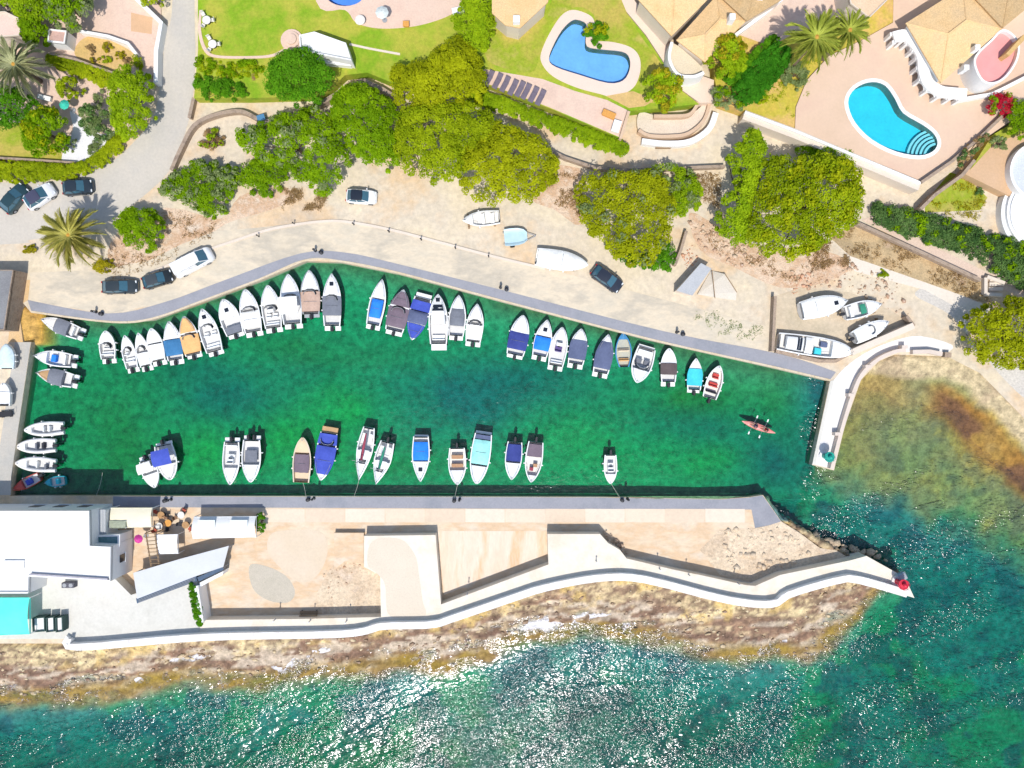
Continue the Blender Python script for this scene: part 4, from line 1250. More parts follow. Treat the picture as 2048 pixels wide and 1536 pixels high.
def crown_cloud(poly, zlo, h, rc, dens, lsize, rng, flat=1.0, per=34):
    """leaf positions: lumpy clumps spread through a dome over the outline poly (world coords)"""
    px = np.array([p[0] for p in poly])
    py = np.array([p[1] for p in poly])
    area = abs(np.sum(px * np.roll(py, -1) - np.roll(px, -1) * py)) / 2
    n = max(int(area * dens * (1.75 if area > 70 else 2.5)), 8)
    bx0, bx1, by0, by1 = px.min(), px.max(), py.min(), py.max()
    cx, cy = np.zeros(0), np.zeros(0)
    while len(cx) < n:
        x, y = rng.uniform(bx0, bx1, n * 3), rng.uniform(by0, by1, n * 3)
        k = inside(x, y, poly)
        cx, cy = np.r_[cx, x[k]], np.r_[cy, y[k]]
    cx, cy = cx[:n], cy[:n]
    d = seg_dist(cx, cy, poly)
    R = max(d.max(), .2) * flat
    t = np.clip(d / R, 0, 1)
    big = fbm(cx + poly[0][0], cy, .38, int(abs(poly[0][0] * 13)) % 97, 3)
    cz = zlo + h * (np.sqrt(np.clip(1 - (1 - t) ** 2, 0, 1)) * .80 + .1) * (.72 + .56 * big) - rc * .3
    cz = cz - (rng.random(n) < .22) * rng.uniform(0, .5, n) * h * .6
    ctint = np.clip(.5 + (big - .5) * 1.0 + rng.normal(0, .20, n), 0, 1)
    rr = rc * rng.uniform(.6, 1.35, n) * (.6 + .4 * np.minimum(d / rc, 1))
    m = per
    v = rng.normal(size=(n, m, 3))
    v /= np.linalg.norm(v, axis=2)[:, :, None]
    v[:, :, 2] = np.abs(v[:, :, 2]) * np.where(rng.random((n, m)) < .8, 1, -1)
    rad = rr[:, None] * rng.uniform(.65, 1.08, (n, m))
    pts = np.stack([cx, cy, cz], 1)[:, None, :] + v * rad[:, :, None] * np.array([1, 1, .8])
    tint = np.clip(ctint[:, None] + rng.normal(0, .11, (n, m)), 0, 1)
    return leaf_cloud(pts.reshape(-1, 3), v.reshape(-1, 3) + np.array([0, 0, .75]), lsize * .66, tint.ravel(), rng), (cx, cy, cz, d)


TREE_N = [0]


def plant(name, label, poly, mat, h, z0=GZ, trunk=1.2, rc=.62, dens=1.5, lsize=.20, cat='tree', group=None, kind=None, flat=1.0, per=80, jitter=True, accents=()):
    """tree or bush: crown over an image pixel outline, tapered trunk with limbs reaching into the crown"""
    TREE_N[0] += 1
    rng = np.random.default_rng(100 + TREE_N[0])
    zm = z0 + trunk + h * .45
    if cat in ('tree', 'hedge'):
        poly = grow(poly, 3.5)
    w = PP(spline(poly, True, 4), zm)
    if cat == 'hedge':
        dens *= 1.7
    elif jitter:
        w = [(x + rng.normal(0, .12), y + rng.normal(0, .12)) for x, y in w]
    (v, q, t), (cx, cy, cz, d) = crown_cloud(w, z0 + trunk, h, rc, dens, lsize, rng, flat, per)
    ci = int(np.argmax(d))
    base = np.array([np.mean([p[0] for p in w]), np.mean([p[1] for p in w])])
    if not inside(base[:1], base[1:], w)[0]:
        base = np.array([cx[ci], cy[ci]])
    root = tag(empty(name, (base[0], base[1], z0)), label, cat, group, kind)
    off = np.array([base[0], base[1], z0])
    mesh_np('crown', v - off, q, LEAF[mat], root, t)
    for an, am, frac in accents:            # branches in a second foliage colour inside the same crown
        k = rng.choice(len(cx), max(int(len(cx) * frac), 3), replace=False)
        pts = np.stack([cx[k], cy[k], cz[k] + .25], 1)
        m = 40
        vv = rng.normal(size=(len(k), m, 3))
        vv /= np.linalg.norm(vv, axis=2)[:, :, None]
        vv[:, :, 2] = np.abs(vv[:, :, 2])
        pp_ = (pts[:, None, :] + vv * rc * rng.uniform(.7, 1.1, (len(k), m, 1))).reshape(-1, 3)
        a, b, c = leaf_cloud(pp_, vv.reshape(-1, 3), lsize, np.clip(rng.normal(.55, .25, len(pp_)), 0, 1), rng)
        tag(mesh_np(an, a - off, b, LEAF[am], root, c), kind='stuff')
    tb = MB()
    top = trunk + h * .45
    r0 = .08 + .03 * (trunk + h)
    tb.tube([(0, 0, -.1), (.05, .03, top * .5), (.1, -.05, top)], r0, 7, r0 * .5)
    for k in rng.choice(len(cx), min(7, len(cx)), replace=False):
        e = np.array([cx[k], cy[k], cz[k]]) - off
        tb.tube([(.04, .02, top * .45), tuple(e * np.array([.5, .5, .75])), tuple(e)], r0 * .45, 5, r0 * .12)
    tb.build('trunk', m_bark, root, True)
    return root


def circle(e, s, r, k=1.0, n=9):
    return [(e + r * math.cos(2 * PI * i / n) * (1 + .1 * math.sin(i * 2.7 + e)), s + r * k * math.sin(2 * PI * i / n) * (1 + .1 * math.cos(i * 1.9 + s))) for i in range(n)]


PG = 'pines on the slope above the harbour'
plant('pine_tree', 'olive yellow pine, topmost of the big trees below the curved lawn', [(905, 74), (942, 92), (964, 130), (966, 178), (938, 203), (890, 210), (850, 216), (802, 203), (787, 170), (787, 137), (830, 126), (870, 105)], 'pine', 4.5, GZ, 2.5, .7, 1.6, .21, group=PG)
plant('pine_tree', 'broad green olive pine in the middle of the slope', [(803, 217), (850, 207), (900, 207), (948, 207), (983, 235), (1000, 270), (962, 300), (917, 348), (860, 352), (802, 328), (790, 290), (797, 247)], 'pinegreen', 4.2, GZ, 2.2, .7, 1.6, .21, group=PG)
plant('pine_tree', 'olive yellow pine above the stored open boat', [(985, 240), (1030, 256), (1088, 290), (1110, 330), (1098, 368), (1060, 388), (1000, 399), (947, 388), (918, 350), (932, 302), (960, 272)], 'pine', 4.2, GZ, 2.0, .7, 1.6, .21, group=PG)
plant('leafy_tree', 'mid green tree under the path corner left of the pines', [(726, 170), (788, 215), (798, 260), (793, 318), (768, 332), (735, 318), (700, 290), (668, 240), (668, 192)], 'green', 3.6, GZ, 1.6, .6, 1.6, .19)
plant('leafy_tree', 'spreading green tree with grey patches left of the white car', [(522, 248), (600, 220), (638, 210), (660, 245), (690, 300), (683, 340), (650, 382), (602, 358), (570, 330), (520, 320), (490, 290), (473, 262)], 'green', 3.2, GZ, 1.2, .6, 1.6, .19, accents=(('grey_foliage', 'grey', .10),))
plant('round_tree', 'dense dark green round tree below the white outdoor bar', [(580, 102), (613, 97), (656, 135), (667, 160), (640, 188), (600, 200), (552, 193), (532, 165), (547, 127)], 'dark', 3.4, GZ + .6, 2.0, .6, 1.7, .18)
plant('bush', 'large green bush with silver branches on the bank by the road bend', [(370, 327), (420, 322), (468, 332), (478, 360), (450, 400), (438, 432), (402, 428), (370, 403), (322, 388), (318, 370), (347, 347)], 'green', 2.2, GZ, .4, .5, 1.8, .17, 'bush', accents=(('silver_foliage', 'grey', .20),))
plant('bush', 'dark olive bush between the silver bush and the spreading tree', [(490, 322), (540, 318), (573, 345), (563, 373), (530, 390), (492, 378), (478, 350)], 'green', 2.0, GZ, .3, .5, 1.8, .17, 'bush')
plant('round_tree', 'neat round green tree beside the big palm', circle(277, 455, 43, .92), 'green', 2.8, GZ, .8, .5, 1.9, .17)
plant('pine_tree', 'wide olive pine above the dark car at the quay road', [(1167, 357), (1200, 342), (1250, 347), (1296, 338), (1330, 360), (1345, 400), (1345, 440), (1330, 490), (1300, 522), (1250, 517), (1222, 490), (1172, 450), (1157, 410)], 'pine', 4.0, GZ, 1.8, .7, 1.5, .21, group=PG, accents=(('grey_branches', 'grey', .06),))
plant('bush', 'green bush on the right flank of the wide olive pine', [(1296, 336), (1360, 332), (1398, 360), (1410, 398), (1370, 430), (1350, 432), (1338, 385)], 'bright', 2.4, GZ, .6, .5, 1.7, .18, 'bush', accents=(('grey_foliage', 'grey', .12),))
plant('bush', 'dark green shrub at the foot of the wide olive pine', [(1236, 500), (1290, 512), (1335, 480), (1348, 500), (1345, 540), (1300, 532), (1255, 526)], 'dark', 1.8, GZ, .3, .45, 1.8, .16, 'bush')
plant('pine_tree', 'narrow bright green pine left of the largest pine', [(1482, 268), (1518, 272), (1528, 310), (1508, 370), (1497, 430), (1492, 478), (1460, 473), (1438, 450), (1442, 410), (1472, 370), (1467, 312)], 'bright', 4.6, GZ, 1.6, .65, 1.6, .2, group=PG)
plant('pine_tree', 'largest pine, olive green dome below the kidney pool terrace', [(1533, 322), (1600, 312), (1678, 314), (1716, 342), (1722, 400), (1712, 438), (1678, 468), (1640, 488), (1590, 508), (1542, 497), (1503, 480), (1500, 430), (1514, 370)], 'pinegreen', 5.5, GZ, 2.6, .75, 1.5, .22, group=PG, accents=(('yellow_tips', 'pine', .12),))
plant('bush', 'dark green shrubs tucked between retaining wall and largest pine', [(1600, 292), (1650, 290), (1700, 302), (1724, 325), (1700, 338), (1640, 322), (1590, 314)], 'green', 2.0, GZ, .3, .5, 1.7, .17, 'bush')
plant('pine_tree', 'olive pine at the right edge above the gravel track', [(1990, 612), (2060, 592), (2130, 640), (2110, 715), (2030, 732), (1972, 718), (1943, 690), (1940, 642)], 'pine', 4.2, GZ, 1.8, .7, 1.6, .21, group=PG)
plant('oleander_hedge', 'long dark grey green hedge beside the pink walkway', [(1752, 412), (1800, 417), (1850, 427), (1900, 442), (1950, 457), (1985, 472), (2060, 492), (2110, 590), (2030, 566), (1960, 516), (1880, 486), (1800, 462), (1752, 440)], 'olean', 1.8, GZ, .2, .5, 1.9, .17, 'hedge', accents=(('bright_shoots', 'green', .1),))
# west garden
plant('leafy_tree', 'bright green tree in the top left corner', [(-60, -60), (75, -60), (84, 18), (60, 46), (30, 28), (0, 24), (-60, 30)], 'bright', 3.5, GZ, 1.8, .6, 1.6, .2)
plant('leafy_tree', 'grey green tree at the top edge beside the pink terrace', [(88, -60), (168, -60), (178, 14), (163, 42), (130, 47), (100, 38), (86, 14)], 'grey', 3.5, GZ, 1.8, .6, 1.6, .2, accents=(('green_foliage', 'green', .3),))
plant('leafy_tree', 'narrow green tree between pink house and white shed', [(46, 32), (74, 36), (96, 54), (90, 78), (62, 90), (46, 66)], 'green', 3.0, GZ, 1.2, .5, 1.8, .18)
plant('leafy_tree', 'dark green tree at the left edge under the palm', [(-60, 180), (28, 180), (58, 196), (60, 224), (40, 243), (-60, 245)], 'dark', 3.0, GZ, 1.2, .55, 1.7, .18)
plant('round_tree', 'round olive green tree by the white gravel bed', [(62, 227), (94, 218), (118, 236), (128, 265), (118, 293), (90, 305), (57, 298), (43, 270)], 'green', 3.2, GZ, 1.4, .55, 1.8, .18, accents=(('olive_tips', 'pine', .15),))
plant('olive_tree', 'grey green olive tree on the white gravel', [(165, 216), (198, 212), (218, 235), (220, 264), (200, 276), (176, 263), (162, 240)], 'grey', 2.4, GZ, .9, .42, 1.7, .15, accents=(('green_shoots', 'olean', .3),))
plant('leafy_tree', 'tall bright yellow green tree beside the road', [(232, 142), (260, 134), (288, 152), (301, 190), (298, 230), (280, 258), (255, 275), (236, 263), (224, 230), (220, 180)], 'bright', 3.8, GZ, 1.4, .55, 1.8, .18)
plant('conifer', 'small dark olive conifer on the pink paving', circle(141, 177, 23), 'pinegreen', 2.6, GZ, .2, .35, 2.6, .14, 'bush', flat=1.0)
plant('bush', 'small grey bush at the lower tip of the gravel bed', circle(187, 297, 14), 'grey', .9, GZ, .1, .3, 3, .12, 'bush')
plant('bush', 'small brownish green bush right of the round olive tree', circle(137, 287, 14), 'grey', 1.0, GZ, .1, .3, 3, .12, 'bush')
plant('bush', 'thin grey shrub above the olive tree', circle(200, 195, 12, 1.2), 'grey', 1.0, GZ, .1, .3, 2.6, .12, 'bush')
plant('clipped_hedge', 'straight clipped yellow green hedge under the orange flower bed', [(99, 111), (130, 118), (226, 150), (222, 174), (130, 139), (99, 127)], 'hedge', .9, GZ, .2, .32, 3.2, .13, 'hedge', flat=.4)
plant('clipped_hedge', 'curved yellow green hedge along the inside of the road bend', [(-60, 322), (80, 329), (150, 330), (200, 308), (234, 272), (247, 283), (215, 323), (150, 350), (60, 360), (-60, 358)], 'hedge', 1.0, GZ, .2, .32, 3.0, .13, 'hedge', flat=.35)
for i, (e, s, r, m_, lb) in enumerate([(215, 95, 10, 'yellow', 'left'), (180, 100, 10, 'dry', 'far left'), (240, 112, 10, 'yellow', 'right'), (212, 122, 9, 'hedge', 'lower middle'), (253, 125, 9, 'dry', 'far right'), (190, 120, 9, 'yellow', 'lower left')]):
    plant('flowering_shrub', 'small yellowish shrub in the orange bed, ' + lb + ' of the group', circle(e, s, r), m_, .6, GZ + .17, .05, .22, 4, .10, 'shrub', 'shrubs in the orange bed')
plant('bush', 'olive bush at the corner of the orange bed by the white wall', circle(275, 125, 13), 'pinegreen', 1.1, GZ, .1, .3, 3, .12, 'bush')
plant('leafy_tree', 'yellowish tree at the top edge by the road', circle(305, -6, 20), 'hedge', 2, GZ, 1, .4, 2, .15)
# central garden
plant('leafy_tree', 'bright green tree against the tan villa corner at the top', [(922, 12), (950, -60), (985, -60), (983, 40), (973, 84), (963, 112), (940, 94), (922, 60), (908, 42)], 'bright', 3.6, TZ, 1.2, .55, 1.7, .18)
plant('long_hedge', 'long green hedge below the lounger terrace', [(945, 184), (1000, 197), (1080, 227), (1170, 258), (1248, 287), (1246, 305), (1200, 297), (1100, 256), (1010, 223), (942, 203)], 'bright', .9, GZ + .2, .4, .38, 2.6, .14, 'hedge', flat=.5)
plant('bush', 'dark green bushes below the curved lawn border', [(390, 164), (420, 152), (468, 162), (496, 180), (492, 194), (402, 196)], 'dark', 1.3, TZ - .4, .2, .4, 2.2, .15, 'bush')
plant('bush', 'yellow green shrub strip between lawn border and dark bushes', [(392, 118), (450, 122), (520, 128), (525, 150), (470, 158), (420, 150), (392, 158)], 'hedge', .5, TZ - .3, .1, .3, 2.4, .13, 'bush', accents=(('green_shoots', 'green', .4),))
plant('bush', 'pale bare shrub on the path near the round tree', circle(512, 155, 14, 1.3), 'dry', .8, GZ + .8, .1, .3, 2.2, .12, 'bush')
plant('bush', 'small dry bush inside the stone wall curve', circle(425, 277, 24, .8), 'dry', .8, GZ, .1, .35, 2.2, .13, 'bush', accents=(('green_shoots', 'bright', .3),))
plant('pool_bush', 'dark green bush in the inner corner of the angled pool', circle(1195, 67, 23), 'dark', 1.6, TZ, .3, .38, 2.4, .16, 'bush', accents=(('olive_tips', 'pine', .2),))
plant('leafy_tree', 'yellow green tree right of the angled pool', circle(1326, 172, 34), 'bright', 2.6, TZ, 1.6, .5, 1.6, .18, accents=(('yellow_tips', 'yellow', .25),))
plant('leafy_tree', 'bright green tree beside the round patio', circle(1455, 112, 36), 'bright', 2.8, VZ - .1, 1.0, .5, 1.7, .18, accents=(('yellow_tips', 'yellow', .2),))
plant('clipped_hedge', 'thick deep green clipped hedge running up to the palms', [(1468, 180), (1545, 92), (1578, 116), (1512, 200), (1484, 204)], 'deep', 1.5, VZ - .1, .3, .32, 3.2, .13, 'hedge', flat=.35)
plant('clipped_hedge', 'narrow green hedge left of the thick clipped hedge', [(1452, 160), (1510, 104), (1545, 74), (1556, 82), (1520, 118), (1464, 170)], 'dark', 1.2, VZ - .1, .2, .3, 3.2, .13, 'hedge', flat=.5)
plant('bush', 'grey brown bushes at the lower end of the thick hedge', [(1425, 175), (1455, 180), (1490, 205), (1480, 222), (1440, 215), (1422, 200)], 'grey', 1.0, VZ - .1, .1, .35, 2.4, .13, 'bush', accents=(('green_shoots', 'green', .3),))
plant('bush', 'silvery shrub right of the thick clipped hedge', circle(1592, 148, 26, 1.2), 'grey', 1.2, VZ - .1, .2, .38, 2.0, .14, 'bush')
plant('bush', 'yellow green shrub at the foot of the thick hedge', circle(1522, 190, 16, 1.1), 'hedge', .8, VZ - .1, .1, .3, 2.6, .12, 'bush')
plant('bougainvillea', 'bright red bougainvillea at the corner of the pink roof terrace', circle(2002, 208, 27, .85), 'red', 1.5, VZ, .5, .4, 2.2, .14, 'bush', accents=(('green_leaves', 'green', .2),))
plant('leafy_tree', 'green tree right of the bougainvillea at the edge', circle(2050, 235, 34), 'green', 2.4, VZ - .5, .8, .5, 1.8, .17)
plant('bush', 'grey green agave like bush near the boundary wall', circle(2000, 285, 15), 'grey', .9, VZ - .5, .1, .3, 2.6, .13, 'bush')
plant('creeper', 'dry creeper trailing over the boundary wall', [(1915, 325), (1935, 292), (1965, 268), (1975, 278), (1950, 305), (1925, 335)], 'dry', .9, VZ - .3, .6, .32, 2.2, .13, 'creeper', accents=(('green_leaves', 'olean', .35),))
# small shrubs about the bank and quay
plant('bush', 'low yellow green bush under the big palm', circle(207, 531, 22, .65), 'yellow', .8, GZ, .05, .3, 3, .12, 'bush')
plant('bush', 'small yellow green bush left of the big palm', circle(60, 499, 17, .6), 'yellow', .6, GZ, .05, .3, 3, .12, 'bush')
plant('bush', 'small weed bush on the pale track by the boatyard', circle(1766, 549, 12, .8), 'pinegreen', .5, GZ, .05, .25, 3, .11, 'bush')
plant('bush', 'dark shrub at the near end of the long grey hedge', circle(1756, 415, 13), 'olean', .8, GZ, .1, .3, 2.6, .12, 'bush')
plant('bush', 'small dark bush among the yellow weeds', circle(1960, 383, 8), 'olean', .5, GZ, .05, .22, 4, .1, 'bush')
plant('potted_shrub', 'narrow green shrub at the right end of the white marquee', [(513, 1028), (527, 1026), (530, 1060), (514, 1060)], 'dark', 1.2, GZ, .3, .25, 4, .11, 'shrub')
plant('terrace_hedge', 'thin dark green hedge along the wall of the restaurant terrace', [(381, 1172), (388, 1170), (402, 1240), (396, 1245)], 'dark', .5, PZ + .1, .2, .22, 5, .11, 'hedge', flat=.5)


# dry grass tufts: uncountable cover on the bank and the dry slope
def tufts(name, label, polys, n, z, mat, h, size):
    rng = np.random.default_rng(len(label))
    P_, T_ = [], []
    for poly in polys:
        w = PP(poly, z)
        xs, ys = [p[0] for p in w], [p[1] for p in w]
        x, y = rng.uniform(min(xs), max(xs), n * 3), rng.uniform(min(ys), max(ys), n * 3)
        k = inside(x, y, w) & (fbm(x, y, .6, 5, 3) > .47)
        x, y = x[k][:n], y[k][:n]
        for j in range(8):
            P_.append(np.c_[x + rng.normal(0, .14, len(x)), y + rng.normal(0, .14, len(x)), z + rng.uniform(.02, h, len(x))])
    p = np.concatenate(P_)
    nr = np.c_[rng.normal(0, .6, (len(p), 2)), np.full(len(p), .8)]
    v, q, t = leaf_cloud(p, nr, size, np.clip(rng.normal(.5, .3, len(p)), 0, 1), rng, .3)
    o = mesh_np(name, v, q, LEAF[mat], None, t)
    return tag(o, label, 'grass', kind='stuff')


BANK = [[(215, 500), (330, 420), (440, 440), (420, 480), (330, 520), (230, 560)], [(560, 375), (660, 385), (640, 420), (560, 420)], [(1080, 345), (1160, 350), (1170, 440), (1100, 400)],
        [(1370, 440), (1430, 460), (1500, 500), (1600, 520), (1640, 560), (1560, 560), (1450, 520)], [(1350, 350), (1440, 345), (1440, 420), (1400, 400)], [(1600, 470), (1690, 490), (1700, 530), (1620, 540)]]
tufts('dry_grass', 'dry straw coloured tufts on the sandy banks', BANK, 300, GZ, 'dry', .25, .10)
tufts('slope_grass', 'dry brownish grass on the slope below the walkway', [[(1660, 470), (1715, 450), (1958, 562), (1980, 608), (1705, 510)]], 700, GZ + .02, 'dry', .3, .11)
tufts('weed_patch', 'grey green weeds on the concrete near the quay road end', [[(1385, 625), (1520, 620), (1540, 690), (1400, 665)]], 90, GZ + .01, 'grey', .12, .09)
tufts('yellow_weed', 'yellowish weeds below the neighbour terrace', [[(1860, 400), (1930, 355), (1975, 395), (1955, 440), (1890, 435)]], 130, GZ + .02, 'yellow', .3, .12)
tufts('orchard_grass', 'yellow green weeds in the villa side garden', [[(1500, 215), (1600, 120), (1700, 70), (1640, 130), (1590, 250)]], 200, VZ - .07, 'hedge', .2, .12)


# palms: ringed trunk, drooping fronds with leaflets, each frond a part of its own
def frond_mesh(name, L, mat, rng, droop):
    n = 22
    sp = []
    for i in range(n + 1):
        t = i / n
        sp.append(np.array([L * t * (1 - .12 * t * t * droop), 0, L * (.28 * t - .62 * droop * t * t)]))
    V, Q, T = [], [], []

    def quad(a, b, c, d, t):
        k = len(V)
        V.extend([a, b, c, d])
        Q.append((k, k + 1, k + 2, k + 3))
        T.extend([t] * 4)
    for i in range(n):
        w = .05 * (1 - i / n) + .012
        quad(sp[i] + [0, -w, 0], sp[i] + [0, w, 0], sp[i + 1] + [0, w * .9, 0], sp[i + 1] + [0, -w * .9, 0], .9)
    for i in range(2, n):
        t = i / n
        ln = L * .14 * (math.sin(PI * min(t * 1.05 + .08, 1)) ** .6) + .1
        for s in (-1, 1):
            for j in range(2):
                a = sp[i] * (1 - j * .5) + sp[min(i + 1, n)] * j * .5
                dr = np.array([.95 + .25 * rng.random(), s * (.48 + .1 * rng.random()), -.16 + .5 * rng.random() * .4])
                dr /= np.linalg.norm(dr)
                tip = a + dr * ln
                wv = np.array([.026, 0, .012])
                quad(a - wv * .6, a + wv * .6, tip * .55 + a * .45 + wv, tip, float(np.clip(rng.normal(.5, .25), 0, 1)))
                V[-2] = V[-2]
    me_o = mesh_np(name, np.array(V), np.array(Q), mat, None, np.array(T))
    return me_o


def palm(label, e, s, R, hgt, mat, nf, z0=GZ, heart=True):
    rng = np.random.default_rng(int(e * 7 + s))
    zt = z0 + hgt
    x, y = P(e, s, zt)
    root = tag(empty('palm_tree', (x, y, z0)), label, 'palm')
    tb = MB()
    prof = []
    for k in range(int(hgt / .22) + 1):
        r = .30 - .08 * k * .22 / hgt
        prof += [(r + .05, k * .22), (r, k * .22 + .11)]
    tb.lathe(prof, 10)
    tb.build('trunk', m_bark, root)
    if heart:
        MB().lathe([(.10, hgt - .3), (.38, hgt - .05), (.34, hgt + .25), (.05, hgt + .45)], 10).build('crown_heart', M('palm_heart', [(.45, .22, .04), (.55, .32, .06)], coord='obj', scale=4), root, True)
    protos = [frond_mesh('frond', 1.0, LEAF[mat], rng, d) for d in (.55, .85, 1.2)]
    k = 0
    for i in range(nf):
        tier = i / nf
        src = protos[min(int(tier * 3), 2)]
        if k < 3 and src.parent is None:
            o = src
            k += 1
        else:
            o = src.copy()
            COL.objects.link(o)
        o.parent = root
        o.location = (0, 0, hgt + .1 - .25 * tier)
        L = R * S * (.72 + .33 * tier) * rng.uniform(.9, 1.1) * (H - zt) / H
        o.scale = (L, L, L)
        o.rotation_euler = (rng.normal(0, .12), math.radians(-38 + 52 * tier) + rng.normal(0, .08), i * 2.39996 + rng.normal(0, .12))
    for pr in protos:
        if pr.parent is None:
            pr.parent = root
            pr.location = (0, 0, hgt)
            pr.scale = (R * S * .8,) * 3
    return root


palm('big golden green palm beside the road bend with parked cars', 139, 471, 72, 5.0, 'palm', 54)
palm('grey green palm at the left edge of the west garden', 30, 130, 68, 5.0, 'palmgrey', 50)
palm('larger yellow green palm above the tan pool terrace', 1632, 76, 66, 7.6, 'palmg', 46, VZ - .1)
palm('right hand palm above the tan pool terrace', 1698, 62, 54, 7.2, 'palmg', 42, VZ - .1)


# ------------------------------------------------------------------ boats
def paint(name, c, rough=.35, grain=.05, spec=.4):
    return M(name, c, coord='obj', scale=1.2, rough=rough, grain=grain, spec=spec)


m_gel = paint('white_gelcoat', [(.80, .80, .79), (.76, .76, .75)])
m_gelg = paint('offwhite_deck', [(.72, .69, .64), (.76, .73, .68)], .5)
m_liner = paint('cockpit_liner', [(.62, .61, .60), (.70, .69, .67)], .6)
m_vinyl = paint('white_vinyl', [(.74, .72, .70), (.78, .76, .74)], .6)
m_teak = paint('teak_deck', [(.46, .28, .13), (.54, .34, .17)], .6, .2)
FAB = {k: M('fabric_' + k, [c, tuple(min(1, v * 1.25 + .01) for v in c)], coord='obj', scale=.9, rough=.85, grain=.14, gscale=5, bump=.03, bscale=2.5) for k, c in {
    'charcoal': (.045, .045, .055), 'grey': (.16, .17, .20), 'slate': (.095, .115, .20), 'navy': (.035, .05, .22), 'blue': (.03, .13, .42), 'bright': (.02, .20, .72),
    'denim': (.04, .16, .33), 'tan': (.46, .32, .25), 'orange': (.70, .40, .16), 'turq': (.05, .50, .60), 'mint': (.30, .66, .62), 'purple': (.10, .07, .20), 'brown': (.10, .075, .075),
    'white': (.74, .74, .72), 'cream': (.72, .58, .40), 'red': (.50, .06, .05), 'maroon': (.28, .05, .08), 'green': (.03, .22, .14), 'mauve': (.16, .12, .15), 'royal': (.05, .08, .40),
    'seatbrown': (.40, .24, .14), 'pale': (.52, .62, .66)}.items()}


